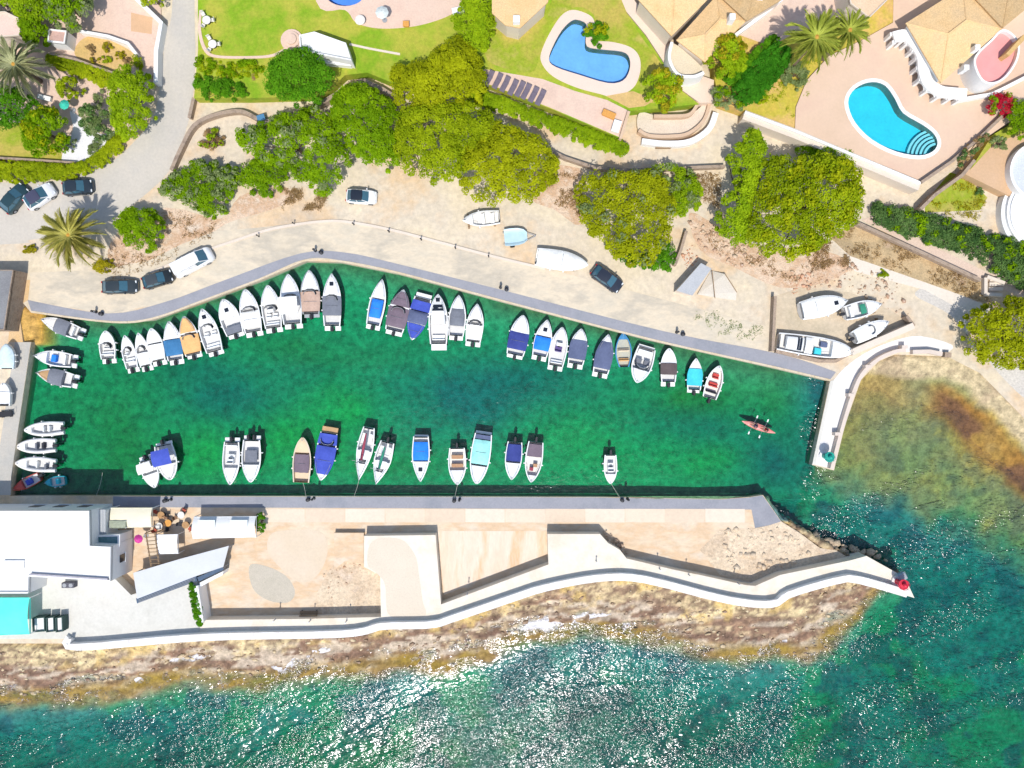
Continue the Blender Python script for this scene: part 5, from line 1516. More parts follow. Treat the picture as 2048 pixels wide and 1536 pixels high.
def boat(label, bow, stern, w, name='motor_boat', z=0.0, p=2.1, q=1.15, F=.62, sf=.86, fd=.55, hull=None, deck=None, liner=None, covers=(), bimini=None, screen=None, console=None, seats=(),
         engine=1, hatch=None, rail=True, fork=False, platform=None, cabin=None, fenders=True, sail=None, cat='boat', group=None, tubes=None, upside=False, teak=False, engcol=None, floorc=None):
    zz = z + F
    bx, by = P(*bow, zz)
    sx, sy = P(*stern, zz)
    L = math.hypot(bx - sx, by - sy)
    B = w * S * (H - zz) / H
    root = tag(empty(name, ((bx + sx) / 2, (by + sy) / 2, z), math.atan2(by - sy, bx - sx)), label, cat, group)
    hm, dm, lm = hull or m_gel, deck or m_gel, liner or m_liner
    X = lambda t: -L / 2 + L * t

    def b(t):
        if t < .42:
            return B / 2 * (sf + (1 - sf) * math.sin(t / .42 * PI / 2))
        return B / 2 * max(1 - ((t - .42) / .58) ** p, 0) ** (1 / q)

    fb = lambda t: F * (1 + .28 * t * t)
    ts = [0, .06, .14, .24, .34, .44, .54, .64, .73, .81, .88, .93, .97, .993]
    rim = .14 if B > 1.6 else .10
    bi = lambda t: max(b(t) - rim, .012)
    rings = []
    for t in ts:
        k = -.38 * (1 - t ** 4) + fb(t) * .25 * t ** 4
        rings.append([(X(t) , bi(t), fb(t) + .03), (X(t), max(b(t), .02), fb(t)), (X(t) - .02 * L * t ** 3, b(t) * .82, -.02 + .3 * F * t ** 3), (X(t) - .05 * L * t ** 3, 0, k),
                      (X(t) - .02 * L * t ** 3, -b(t) * .82, -.02 + .3 * F * t ** 3), (X(t), -max(b(t), .02), fb(t)), (X(t), -bi(t), fb(t) + .03)])
    hb = MB().loft(rings, False, False)
    hb.add(rings[0], [(1, 2, 3, 4, 5)])
    ho = hb.build('hull', hm, root, True)
    if tubes:
        for s in (1, -1):
            pts = [(X(t), s * max(b(t) - .16, .0), fb(t) * .85) for t in ts]
            MB().tube([(X(-.05), s * (b(0) - .16), fb(0) * .85)] + pts, .24, 9, .20).build('inflatable_tube', tubes, root, True)
    zf = .16 if z == 0 or True else .16
    # cockpit tub
    cr = []
    for t in [.03] + [v for v in ts if .05 < v < fd] + [fd]:
        cr.append([(X(t), bi(t) + .005, fb(t) + .028), (X(t), bi(t) * .96, zf), (X(t), -bi(t) * .96, zf), (X(t), -bi(t) - .005, fb(t) + .028)])
    cb = MB().loft(cr, False, False)
    cb.add(cr[0], [(0, 1, 2, 3)])
    cb.build('cockpit', floorc or lm, root)
    # foredeck with camber and bulkhead
    fr = []
    cam_h = .10 * B / 2
    for t in [fd] + [v for v in ts if v > fd + .015]:
        y, zt = bi(t) + .01, fb(t) + .032
        fr.append([(X(t), y, zt), (X(t), y * .55, zt + cam_h * .7), (X(t), 0, zt + cam_h), (X(t), -y * .55, zt + cam_h * .7), (X(t), -y, zt)])
    fk = MB().loft(fr, False, False)
    f0 = fr[0]
    fk.add(f0 + [(X(fd), -bi(fd) * .96, zf), (X(fd), bi(fd) * .96, zf)], [(0, 1, 2, 3, 4, 5, 6)])
    fdk = fk.build('foredeck', dm, root, True)
    zc = lambda t: fb(t) + .04 + cam_h
    if hatch:
        MB().box(X(hatch) - .25, X(hatch) + .25, -.25, .25, zc(hatch) - .06, zc(hatch) + .05, .04).build('hatch', m_glass, fdk)
    if rail and L > 4.4:
        pts = [(X(t), bi(t) * .92, fb(t) + .38) for t in (.62, .72, .82, .9, .96)]
        pts = pts + [(X(.985), 0, fb(1) + .42)] + [(x_, -y_, z_) for x_, y_, z_ in reversed(pts)]
        MB().tube(pts, .022, 5).build('bow_rail', m_grey, root)
        for i in (0, 2, 4, 6, 8, 10):
            x_, y_, z_ = pts[i]
            MB().tube([(x_, y_, z_ - .36), (x_, y_, z_)], .018, 4).build('rail_post', m_grey, root)
    MB().box(X(.93) - .1, X(.93) + .1, -.03, .03, zc(.93) - .05, zc(.93) + .07).build('cleat', m_grey, root)
    # covers: tensioned tarpaulins over stretches of the boat
    for i, cv in enumerate(covers):
        c0, c1, col, hgt = cv[:4]
        wd = cv[4] if len(cv) > 4 else 1.0
        rr = []
        n = 9
        for k in range(n + 1):
            t = c0 + (c1 - c0) * k / n
            e = math.sin(PI * (k / n)) ** .35 if hgt > .25 else 1.0
            hh = hgt * (.25 + .75 * e) + random.uniform(-.02, .02)
            y, zt = min(b(t) * 1.01, B / 2) * wd, fb(t)
            if wd >= .99:
                sec = [(y, zt - .10), (y, zt + .05), (y * .80, zt + .07 + hh * .45), (y * .42, zt + .07 + hh * .85), (0, zt + .08 + hh), (-y * .42, zt + .07 + hh * .85), (-y * .80, zt + .07 + hh * .45), (-y, zt + .05), (-y, zt - .10)]
            else:
                sec = [(y, zt + .0), (y, zt + .08), (y * .8, zt + .08 + hh * .6), (y * .4, zt + .08 + hh * .9), (0, zt + .09 + hh), (-y * .4, zt + .08 + hh * .9), (-y * .8, zt + .08 + hh * .6), (-y, zt + .08), (-y, zt + .0)]
            rr.append([(X(t) + random.uniform(-.02, .02), a, c) for a, c in sec])
        co = MB().loft(rr, False, False)
        co.add(rr[0], [tuple(range(9))])
        co.add(rr[-1], [tuple(range(9))])
        cvo = co.build('cover', FAB[col], root, True)
        if L > 5 and c1 - c0 > .3:
            t = (c0 + c1) / 2
            y = min(b(t), B / 2) * wd
            MB().tube([(X(t), y, fb(t) + .06), (X(t), y * .45, fb(t) + .11 + hgt * .87), (X(t), 0, fb(t) + .12 + hgt), (X(t), -y * .45, fb(t) + .11 + hgt * .87), (X(t), -y, fb(t) + .06)], .02, 4).build('strap', FAB['grey'], cvo)
    if screen:
        t, colr = screen if isinstance(screen, tuple) else (screen, m_glass)
        y = bi(t) * .86
        lo = [(X(t) - .45, y), (X(t) - .05, y * .82), (X(t) + .16, y * .35), (X(t) + .16, -y * .35), (X(t) - .05, -y * .82), (X(t) - .45, -y)]
        r0 = [(a, c, fb(t) + .04 + cam_h * .5) for a, c in lo]
        r1 = [(a - .30, c * .88, fb(t) + .52) for a, c in lo]
        sm = MB().loft([r0, r1], False, False)
        so = sm.build('windscreen', colr, root)
        MB().tube(r1, .025, 5).build('screen_frame', m_grey, so)
    if cabin:
        c0, c1, hgt, wfac, cm = cabin
        rr = []
        for k in range(8):
            t = c0 + (c1 - c0) * k / 7
            hh = hgt * (1 if k < 5 else (1 - ((k - 4) / 3.2) ** 1.6 * .85))
            y = bi(t) * wfac
            rr.append([(X(t), y, fb(t) - .05), (X(t), y * .92, fb(t) + hh * .8), (X(t), y * .75, fb(t) + hh), (X(t), 0, fb(t) + hh + .06), (X(t), -y * .75, fb(t) + hh), (X(t), -y * .92, fb(t) + hh * .8), (X(t), -y, fb(t) - .05)])
        cbm = MB().loft(rr, False, False)
        cbm.add(rr[0], [tuple(range(7))])
        cbm.add(rr[-1], [tuple(range(7))])
        co = cbm.build('cabin', cm, root, True)
        a, c = rr[4], rr[6]
        up = .025
        MB().add([(p_[0] + up, p_[1], p_[2] + up) for p_ in (a[1], a[2], a[3], a[4], a[5])] + [(p_[0] + up, p_[1], p_[2] + up) for p_ in (c[1], c[2], c[3], c[4], c[5])],
                 [(i, i + 1, i + 6, i + 5) for i in range(4)]).build('front_window', m_glass, co)
    if console:
        t, colr = console
        MB().box(X(t) - .35, X(t) + .3, -.38, .38, zf, fb(t) + .35, .06).build('console', colr, root)
        MB().box(X(t) + .05, X(t) + .12, -.34, .34, fb(t) + .352, fb(t) + .62).build('console_screen', m_glass, root)
        MB().lathe([(.20, 0), (.22, .02), (.20, .04)], 14, (0, 0)).build('steering_wheel', m_dark, root)
        sw_ = [o for o in root.children if o.name.startswith('steering_wheel')][-1]
        sw_.location = (X(t) - .42, 0, fb(t) + .15)
        sw_.rotation_euler = (0, 1.1, 0)
    for (t, yf, l, wd, colr) in seats:
        y = bi(t) * yf
        hw = bi(t) * wd
        s_o = MB().box(X(t) - l / 2, X(t) + l / 2, y - hw, y + hw, zf, zf + .36, .05).build('seat', FAB[colr] if isinstance(colr, str) else colr, root)
        MB().box(X(t) - l / 2 - .07, X(t) - l / 2 + .06, y - hw, y + hw, zf + .30, zf + .68, .03).build('seat_back', FAB[colr] if isinstance(colr, str) else colr, s_o)
    if bimini:
        t0, t1, col, hb_ = bimini
        rr = []
        for k in range(7):
            t = t0 + (t1 - t0) * k / 6
            y = min(b(t), B / 2) * .9
            hz = F + hb_ + .12 * math.sin(PI * k / 6)
            rr.append([(X(t), y, hz - .10), (X(t), y * .6, hz), (X(t), 0, hz + .05), (X(t), -y * .6, hz), (X(t), -y, hz - .10)])
        bo = MB().loft(rr, False, False).build('bimini', FAB[col], root, True)
        for t in (t0, t1):
            for s in (1, -1):
                MB().tube([(X((t0 + t1) / 2), s * bi((t0 + t1) / 2), fb(t)), (X(t), s * b(t) * .9, F + hb_ - .1)], .022, 5).build('bimini_pole', m_grey, bo)
    for k in range(engine):
        y = 0 if engine == 1 else (-.36 if k == 0 else .36)
        ec = engcol or m_dark
        eo = MB().loft([[(X(0) - .05 - .62 * u, y + .20 * c * sc_, .52 + z_) for c, z_ in ((-1, 0), (-1, .28), (-.55, .42), (.55, .42), (1, .28), (1, 0))] for u, sc_ in ((0, .75), (.25, 1), (.7, 1), (1, .7))]).build('outboard', ec, root, True)
        MB().box(X(0) - .50, X(0) - .22, y - .06, y + .06, -.5, .53).build('outboard_leg', m_grey, eo)
    if fork:
        for s in (1, -1):
            MB().box(X(0) - .55, X(0) + .02, s * B * .28 - B * .15, s * B * .28 + B * .15, .12, .34, .05).build('swim_platform', hm, root)
    if platform:
        MB().box(X(0) - platform, X(0) + .02, -B * .40, B * .40, .16, .30, .04).build('swim_platform', m_teak if teak else hm, root)
    if fenders:
        for s in (1, -1):
            for t in (.3, .55):
                if random.random() < .6:
                    MB().tube([(X(t), s * (b(t) + .09), fb(t) - .08), (X(t), s * (b(t) + .10), fb(t) - .5)], .09, 7).build('fender', m_vinyl, root)
    if sail:
        colr, hm_ = sail
        mt = MB().tube([(X(.6), 0, fb(.6)), (X(.6), 0, hm_)], .06, 8, .04).build('mast', m_grey, root)
        MB().tube([(X(.62), 0, fb(.6) + 1.0), (X(.08), 0, fb(.6) + 1.05)], .045, 6).build('boom', m_grey, root)
        MB().loft([[(X(t), .16 * wd_ * math.cos(a), fb(.6) + 1.13 + .14 * wd_ * math.sin(a)) for a in [2 * PI * k / 8 for k in range(8)]] for t, wd_ in ((.60, .9), (.45, 1.1), (.28, 1.0), (.10, .5))]).build('sail_cover', FAB[colr], root, True)
        MB().tube([(X(.985), 0, fb(1)), (X(.6), 0, hm_)], .012, 3).build('forestay', m_grey, root)
        MB().tube([(X(.01), 0, fb(0)), (X(.6), 0, hm_)], .012, 3).build('backstay', m_grey, root)
        MB().box(X(.6) - .02, X(.6) + .02, -B * .4, B * .4, hm_ * .62, hm_ * .62 + .04).build('spreader', m_grey, mt)
    if upside:
        root.rotation_euler = (PI, 0, root.rotation_euler[2])
        root.location.z = z + F + .1
    return root


GU = 'boats moored along the upper quay'
GL = 'boats moored along the mole'
GW = 'boats moored at the west quay'
V = m_vinyl
V1, V2 = 'white', 'grey'
# --- upper quay, left to right
boat('white boat with grey cover moored across the corner by the orange slip', (84, 638), (157, 667), 30, group=GU, covers=[(.28, .62, 'grey', .15)], deck=m_gelg, seats=[(.18, 0, .4, .8, 'white')], fork=True, fd=.64)
boat('leftmost white open boat of the upper row, standing apart', (212, 661), (216, 718), 33, group=GU, fd=.55, seats=[(.22, 0, .4, .85, V1), (.42, 0, .35, .5, V1)], engcol=m_dark, q=1.4, fork=True, screen=.56)
boat('small white boat with grey windscreen, second in the upper row', (250, 670), (264, 736), 28, group=GU, screen=.62, seats=[(.25, 0, .5, .8, V1), (.45, .5, .4, .3, V1)], fork=True)
boat('slim white boat squeezed in third place of the upper row', (277, 665), (292, 733), 27, group=GU, screen=.60, covers=[(.05, .40, 'white', .12, .8)], fork=True)
boat('plain all white covered boat left of the blue covered one', (303, 656), (317, 722), 33, group=GU, covers=[(.05, .50, 'white', .22)], q=1.35, fork=True)
boat('white boat with denim blue cover over the stern half', (339, 642), (351, 720), 36, group=GU, covers=[(.12, .52, 'denim', .28)], fd=.54, platform=.55)
boat('boat with orange covers over bow and cockpit', (369, 632), (387, 710), 38, group=GU, covers=[(.06, .50, 'orange', .25), (.58, .93, 'orange', .18, .86)], screen=.54, platform=.35)
boat('white cruiser with open cockpit right of the orange covered boat', (405, 617), (429, 703), 39, group=GU, F=.75, screen=.62, seats=[(.15, 0, .5, .85, V1), (.42, .45, .5, .3, V1), (.42, -.45, .5, .3, V1)], hatch=.8, platform=.45, fd=.62)
boat('white boat with dark grey sun deck at the stern and foredeck hatch', (447, 598), (470, 668), 41, group=GU, F=.72, covers=[(.02, .22, 'grey', .1, .8)], hatch=.68, fd=.46, q=1.35, platform=.4, rail=True)
boat('white boat with bare white deck left of the open fishing boat', (491, 578), (507, 664), 40, group=GU, covers=[(.10, .48, 'white', .3)], q=1.35, screen=.58, fork=True)
boat('white open fishing boat with cockpit seats and dark outboard', (536, 570), (547, 656), 39, group=GU, q=1.35, screen=.52, seats=[(.12, 0, .4, .85, V1), (.3, .4, .5, .3, V1), (.3, -.4, .5, .3, V1)], console=(.42, m_gel), fork=True, fd=.54)
boat('long white cruiser with flat white hardtop, tallest bow of the left group', (577, 548), (585, 648), 42, group=GU, F=.85, bimini=(.18, .52, 'white', 1.5), screen=.58, fd=.55, fork=True, q=1.3)
boat('grey hulled boat with tan cover over the cockpit', (619, 540), (622, 628), 39, group=GU, hull=paint('grey_hull', (.36, .38, .40)), F=.75, covers=[(.06, .50, 'tan', .25)], screen=(.55, m_glass), platform=.4, q=1.3)
boat('white boat with charcoal cover, last before the open gap', (664, 547), (664, 652), 38, group=GU, F=.75, covers=[(.20, .56, 'grey', .25)], screen=.58, hatch=.8, fork=True, q=1.2)
boat('white boat with oval blue cover, first after the gap', (765, 558), (746, 650), 33, group=GU, covers=[(.16, .55, 'bright', .35, .72)], fork=True, p=1.9, fd=.58)
boat('boat wholly under a charcoal cover with square white stern', (808, 579), (788, 662), 42, group=GU, covers=[(.10, .56, 'mauve', .30), (.60, .93, 'mauve', .22)], screen=.58, platform=.5, q=1.2)
boat('boat under navy covers turned with its bow away from the quay', (824, 681), (846, 596), 40, group=GU, covers=[(.08, .30, 'royal', .25), (.32, .60, 'slate', .35), (.62, .94, 'royal', .25)], platform=.6, q=1.15, engine=0)
boat('white cabin cruiser with stern platform between navy and grey covered boats', (876, 588), (877, 688), 39, group=GU, F=.9, cabin=(.40, .84, .45, .86, m_gel), seats=[(.14, 0, .6, .8, V1)], platform=.75, hatch=.88, engine=0, fd=.58, q=1.3)
boat('white boat with blue grey canopy and fenders on the stern', (918, 590), (912, 672), 35, group=GU, covers=[(.25, .66, 'grey', .32, .82)], platform=.5, q=1.25, p=1.9)
boat('white boat with bare white cockpit at the right end of the middle group', (955, 607), (946, 684), 35, group=GU, covers=[(.06, .44, 'white', .15, .86)], screen=.56, fork=True, p=1.9)
boat('white boat with navy purple cover, first of the right group', (1047, 630), (1030, 710), 40, group=GU, covers=[(.14, .56, 'navy', .3)], platform=.4, q=1.35)
boat('white boat with bright blue cover in the right group', (1095, 639), (1079, 712), 35, group=GU, covers=[(.16, .52, 'bright', .35, .92)], hatch=.72, fork=True, p=1.9)
boat('white open boat with dark purple console seat between two blue covered boats', (1125, 654), (1111, 732), 35, group=GU, seats=[(.45, 0, .7, .45, 'purple'), (.12, 0, .4, .85, V1)], console=(.58, m_gel), fd=.66, q=1.35, fork=True)
boat('white boat with slate blue cover, fourth of the right group', (1163, 657), (1151, 728), 36, group=GU, covers=[(.14, .66, 'slate', .25)], fork=True, q=1.2)
boat('long slim boat under a full slate blue cover', (1217, 668), (1201, 746), 36, group=GU, covers=[(.12, .80, 'slate', .3)], fork=True, p=1.8)
boat('small blue wooden rowing boat with pale interior', (1246, 665), (1248, 734), 33, 'rowing_boat', group=GU, hull=paint('blue_paint', [(.04, .20, .42), (.06, .26, .50)], .5, .2), deck=paint('blue_deck', (.06, .24, .46), .5), floorc=paint('pale_boards', [(.42, .44, .40), (.50, .48, .38)], .7, .2),
     fd=.80, F=.5, seats=[(.22, 0, .3, .8, 'orange'), (.5, 0, .28, .8, 'cream')], engine=0, rail=False, sf=.6, fenders=False)
boat('white boat moored stern first with rows of white seats', (1273, 766), (1294, 696), 42, group=GU, seats=[(.15, 0, .5, .85, V1), (.40, .45, .5, .32, V2), (.40, -.45, .5, .32, V2)], screen=.60, fd=.62, q=1.4, engine=0, platform=.3)
boat('white boat with brown black cover over the stern and an outboard', (1338, 696), (1337, 764), 33, group=GU, covers=[(.22, .55, 'brown', .22)], q=1.4, fork=True)
boat('white boat with turquoise cover near the end of the row', (1392, 716), (1388, 780), 31, group=GU, covers=[(.14, .66, 'turq', .25)], platform=.35, p=1.8)
boat('white open boat with red seats at the right end of the upper row', (1439, 731), (1419, 796), 33, group=GU, seats=[(.42, 0, .5, .6, 'red'), (.68, 0, .6, .5, 'red'), (.2, 0, .2, .8, 'charcoal')], fd=.86, q=1.35, floorc=m_gelg)
# --- west quay
boat('white boat with bright blue seat, upper of the two by the slip', (70, 711), (143, 722), 31, group=GW, seats=[(.50, 0, .7, .55, 'bright'), (.2, 0, .4, .8, V1)], fork=True, fd=.66)
boat('tan decked boat with grey cover, lower of the two by the slip', (75, 745), (145, 762), 32, group=GW, deck=m_teak, covers=[(.26, .66, 'grey', .2)], fork=True, fd=.68)
boat('white inflatable boat, uppermost of three at the west quay', (50, 860), (124, 856), 28, 'inflatable_boat', group=GW, tubes=m_vinyl, seats=[(.35, 0, .4, .5, V1), (.5, 0, .3, .5, V1)], fd=.80, F=.5, rail=False, q=1.5)
boat('white inflatable boat with dark seats, middle of three at the west quay', (34, 893), (108, 891), 29, 'inflatable_boat', group=GW, tubes=m_vinyl, seats=[(.30, 0, .4, .5, 'charcoal'), (.48, 0, .35, .5, 'grey')], fd=.76, F=.5, rail=False, q=1.5)
boat('white inflatable boat, lowest of three, beside the red boat', (32, 926), (108, 931), 29, 'inflatable_boat', group=GW, tubes=m_vinyl, seats=[(.22, .3, .4, .4, 'grey'), (.45, 0, .35, .5, V1)], fd=.70, F=.5, rail=False, q=1.5)
boat('small red boat with blue cockpit in the shaded corner', (26, 980), (79, 953), 22, group=GW, hull=paint('red_hull', [(.50, .07, .05), (.58, .10, .07)]), deck=paint('red_deck', (.52, .08, .06)), seats=[(.4, 0, .8, .6, 'royal')], F=.45, rail=False, fd=.62)
boat('small turquoise dinghy beside the red boat in the shade', (90, 966), (130, 961), 21, 'dinghy', group=GW, hull=paint('turq_hull', [(.03, .36, .46), (.05, .44, .52)]), deck=paint('turq_deck', (.04, .40, .50)), seats=[(.35, 0, .5, .6, 'turq')], F=.4, rail=False, engine=0, fd=.7)
# --- along the mole, left to right
boat('small white boat with flat white top, leftmost along the mole', (311, 976), (292, 920), 34, group=GL, bimini=(.08, .42, 'white', 1.2), fd=.5, fork=True, seats=[(.3, 0, .4, .8, V1)])
boat('cream decked boat with navy sunshade, second along the mole', (342, 960), (326, 890), 42, group=GL, bimini=(.12, .55, 'royal', 1.4), deck=m_gelg, fd=.55, q=1.5, platform=.35)
boat('white open boat, left of a close pair along the mole', (461, 970), (463, 884), 35, group=GL, seats=[(.12, 0, .4, .85, V1), (.34, 0, .5, .5, V1)], console=(.45, m_gel), fd=.6, q=1.25, fork=True)
boat('white boat with dark grey hatch and twin outboards, right of the close pair', (502, 965), (503, 880), 39, group=GL, covers=[(.24, .52, 'grey', .12, .62)], fd=.58, q=1.4, engine=2, fork=True)
boat('cream wooden launch with grey cover, bow pointing away from the mole', (606, 874), (602, 965), 37, 'launch', group=GL, deck=paint('cream_deck', [(.70, .52, .32), (.74, .58, .38)], .6), hull=paint('cream_hull', (.70, .58, .46)), covers=[(.22, .62, 'mauve', .18, .8)], fd=.66, q=1.5, engine=0, floorc=paint('cream_floor', (.70, .55, .38), .6), rail=False)
boat('boat under a long royal blue cover with orange stern platform', (642, 961), (658, 866), 40, group=GL, covers=[(.02, .24, 'royal', .2), (.28, .86, 'royal', .3)], q=1.3, platform=.75, teak=True, engine=0, screen=.26)
boat('white sailing boat with maroon sail cover and low mast', (718, 961), (738, 855), 33, 'sailing_boat', group=GL, sail=('maroon', 5.5), p=1.55, q=1.0, F=.75, cabin=(.42, .72, .28, .7, m_gel), seats=[(.2, .55, 1.0, .25, V1), (.2, -.55, 1.0, .25, V1)], engine=0, fd=.44, sf=.7)
boat('white sailing boat with green sail cover', (752, 969), (775, 884), 35, 'sailing_boat', group=GL, sail=('green', 5.0), p=1.55, q=1.0, F=.7, cabin=(.44, .74, .26, .7, m_gel), seats=[(.2, .55, .9, .25, V1), (.2, -.55, .9, .25, V1)], engine=1, fd=.46, sf=.8)
boat('white boat with square blue cover amidships', (841, 964), (842, 873), 36, group=GL, covers=[(.12, .52, 'bright', .3, .86)], hatch=.72, p=1.7, platform=.2, fd=.55, engine=0)
boat('white boat with tan seats in the cockpit', (915, 970), (914, 896), 36, group=GL, seats=[(.25, 0, .45, .75, 'seatbrown'), (.48, 0, .4, .75, 'seatbrown')], fd=.60, q=1.35, floorc=m_gelg)
boat('white cabin boat with mint green awning over the deck', (953, 968), (967, 868), 40, group=GL, covers=[(.12, .60, 'mint', .35, .88), (.02, .10, 'slate', .1, .85)], q=1.6, F=.8, platform=.3, engine=0, fd=.64)
boat('white boat with blue sunshade, left of the last pair along the mole', (1023, 960), (1030, 884), 34, group=GL, covers=[(.06, .50, 'navy', .25, .88)], fd=.55, q=1.25)
boat('white open boat with purple brown cover at the stern, right of the last pair', (1062, 965), (1072, 884), 35, group=GL, covers=[(.06, .36, 'mauve', .15, .85)], seats=[(.58, .3, .4, .3, 'seatbrown'), (.68, -.2, .4, .3, 'maroon')], fd=.82, q=1.3, floorc=m_gelg)
boat('lone small white boat at the right end of the mole row', (1221, 968), (1221, 910), 27, group=GL, seats=[(.35, 0, .5, .5, V1)], console=(.5, m_gel), fd=.66, F=.5, q=1.4, rail=False)
# --- stored ashore
GS = 'boats stored on land'
GB = GZ + .45


def cradle(o, L=1.6, B=.8):
    for dx in (-L, L):
        MB().box(dx - .12, dx + .12, -B, B, -.45, -.15).build('cradle_beam', m_wood, o)
        for s in (-1, 1):
            MB().box(dx - .1, dx + .1, s * B - .08, s * B + .08, -.45, .05).build('cradle_post', m_wood, o)


for o in (boat('open white boat on blocks below the olive pine', (925, 441), (999, 434), 31, z=GB, group=GS, seats=[(.2, 0, .4, .8, V1), (.45, 0, .3, .8, V1)], fd=.72, engine=0, floorc=m_gelg),
          boat('long white boat wrapped in a white tarpaulin beside the dark car', (1177, 530), (1072, 513), 40, z=GB, group=GS, covers=[(.03, .97, 'white', .35)], engine=0, rail=False, q=1.3),
          boat('largest white boat in the yard, farthest from the water', (1694, 601), (1602, 622), 42, z=GB, group=GS, covers=[(.03, .62, 'white', .2, .9)], hatch=.75, engine=0, q=1.2, F=.8),
          boat('white boat with green hatch in the middle of the yard', (1762, 608), (1690, 627), 33, z=GB, group=GS, covers=[(.42, .56, 'green', .12, .6)], fd=.6, q=1.2, F=.7, seats=[(.2, 0, .5, .8, V1)]),
          boat('white boat beside the thick concrete wall', (1776, 643), (1708, 676), 31, z=GB, group=GS, covers=[(.05, .55, 'white', .18)], q=1.3, F=.7, screen=.58)):
    cradle(o)
wb = boat('white work boat with blue panels lying in the slip by the quay', (1705, 704), (1556, 682), 40, 'work_boat', z=GZ + .3, group=GS, p=3.2, q=1.6, fd=.72, engine=0, F=.7, seats=[(.55, -.45, .9, .35, 'turq'), (.62, .4, .9, .3, 'slate')], cabin=(.10, .34, .5, .8, m_gel), covers=[(.36, .46, 'white', .2, .8)], floorc=m_gelg)
tr_ = tag(empty('boat_trailer', (*P(1030, 474, GZ + .8), GZ), math.radians(5)), 'light blue dinghy on a grey trailer near the kerb', 'trailer')
dg = MB()
dg.loft([[(x_, y_ * wf, zz_) for y_, zz_ in ((-1, .95), (-.75, .6), (0, .5), (.75, .6), (1, .95), (.85, .93), (.6, .7), (-.6, .7), (-.85, .93))] for x_, wf in ((-1.3, 1.0), (-.6, 1.08), (.4, 1.05), (1.1, .85), (1.5, .45))]).build('dinghy_body', paint('paleblue_hull', [(.42, .58, .66), (.50, .66, .72)]), tr_, True)
for s in (-1, 1):
    MB().tube([(-1.5, s * .7, .42), (1.2, s * .6, .42), (2.6, 0, .42)], .05, 5).build('frame_rail', m_grey, tr_)
    MB().lathe([(.28, -.09), (.3, 0), (.28, .09)], 14).build('wheel', m_rubber, tr_)
    wv_ = [o for o in tr_.children if o.name.startswith('wheel')][-1]
    wv_.location = (-.4, s * 1.05, .30)
    wv_.rotation_euler = (PI / 2, 0, 0)
MB().tube([(-.4, -1.05, .3), (-.4, 1.05, .3)], .04, 6).build('axle', m_grey, tr_)


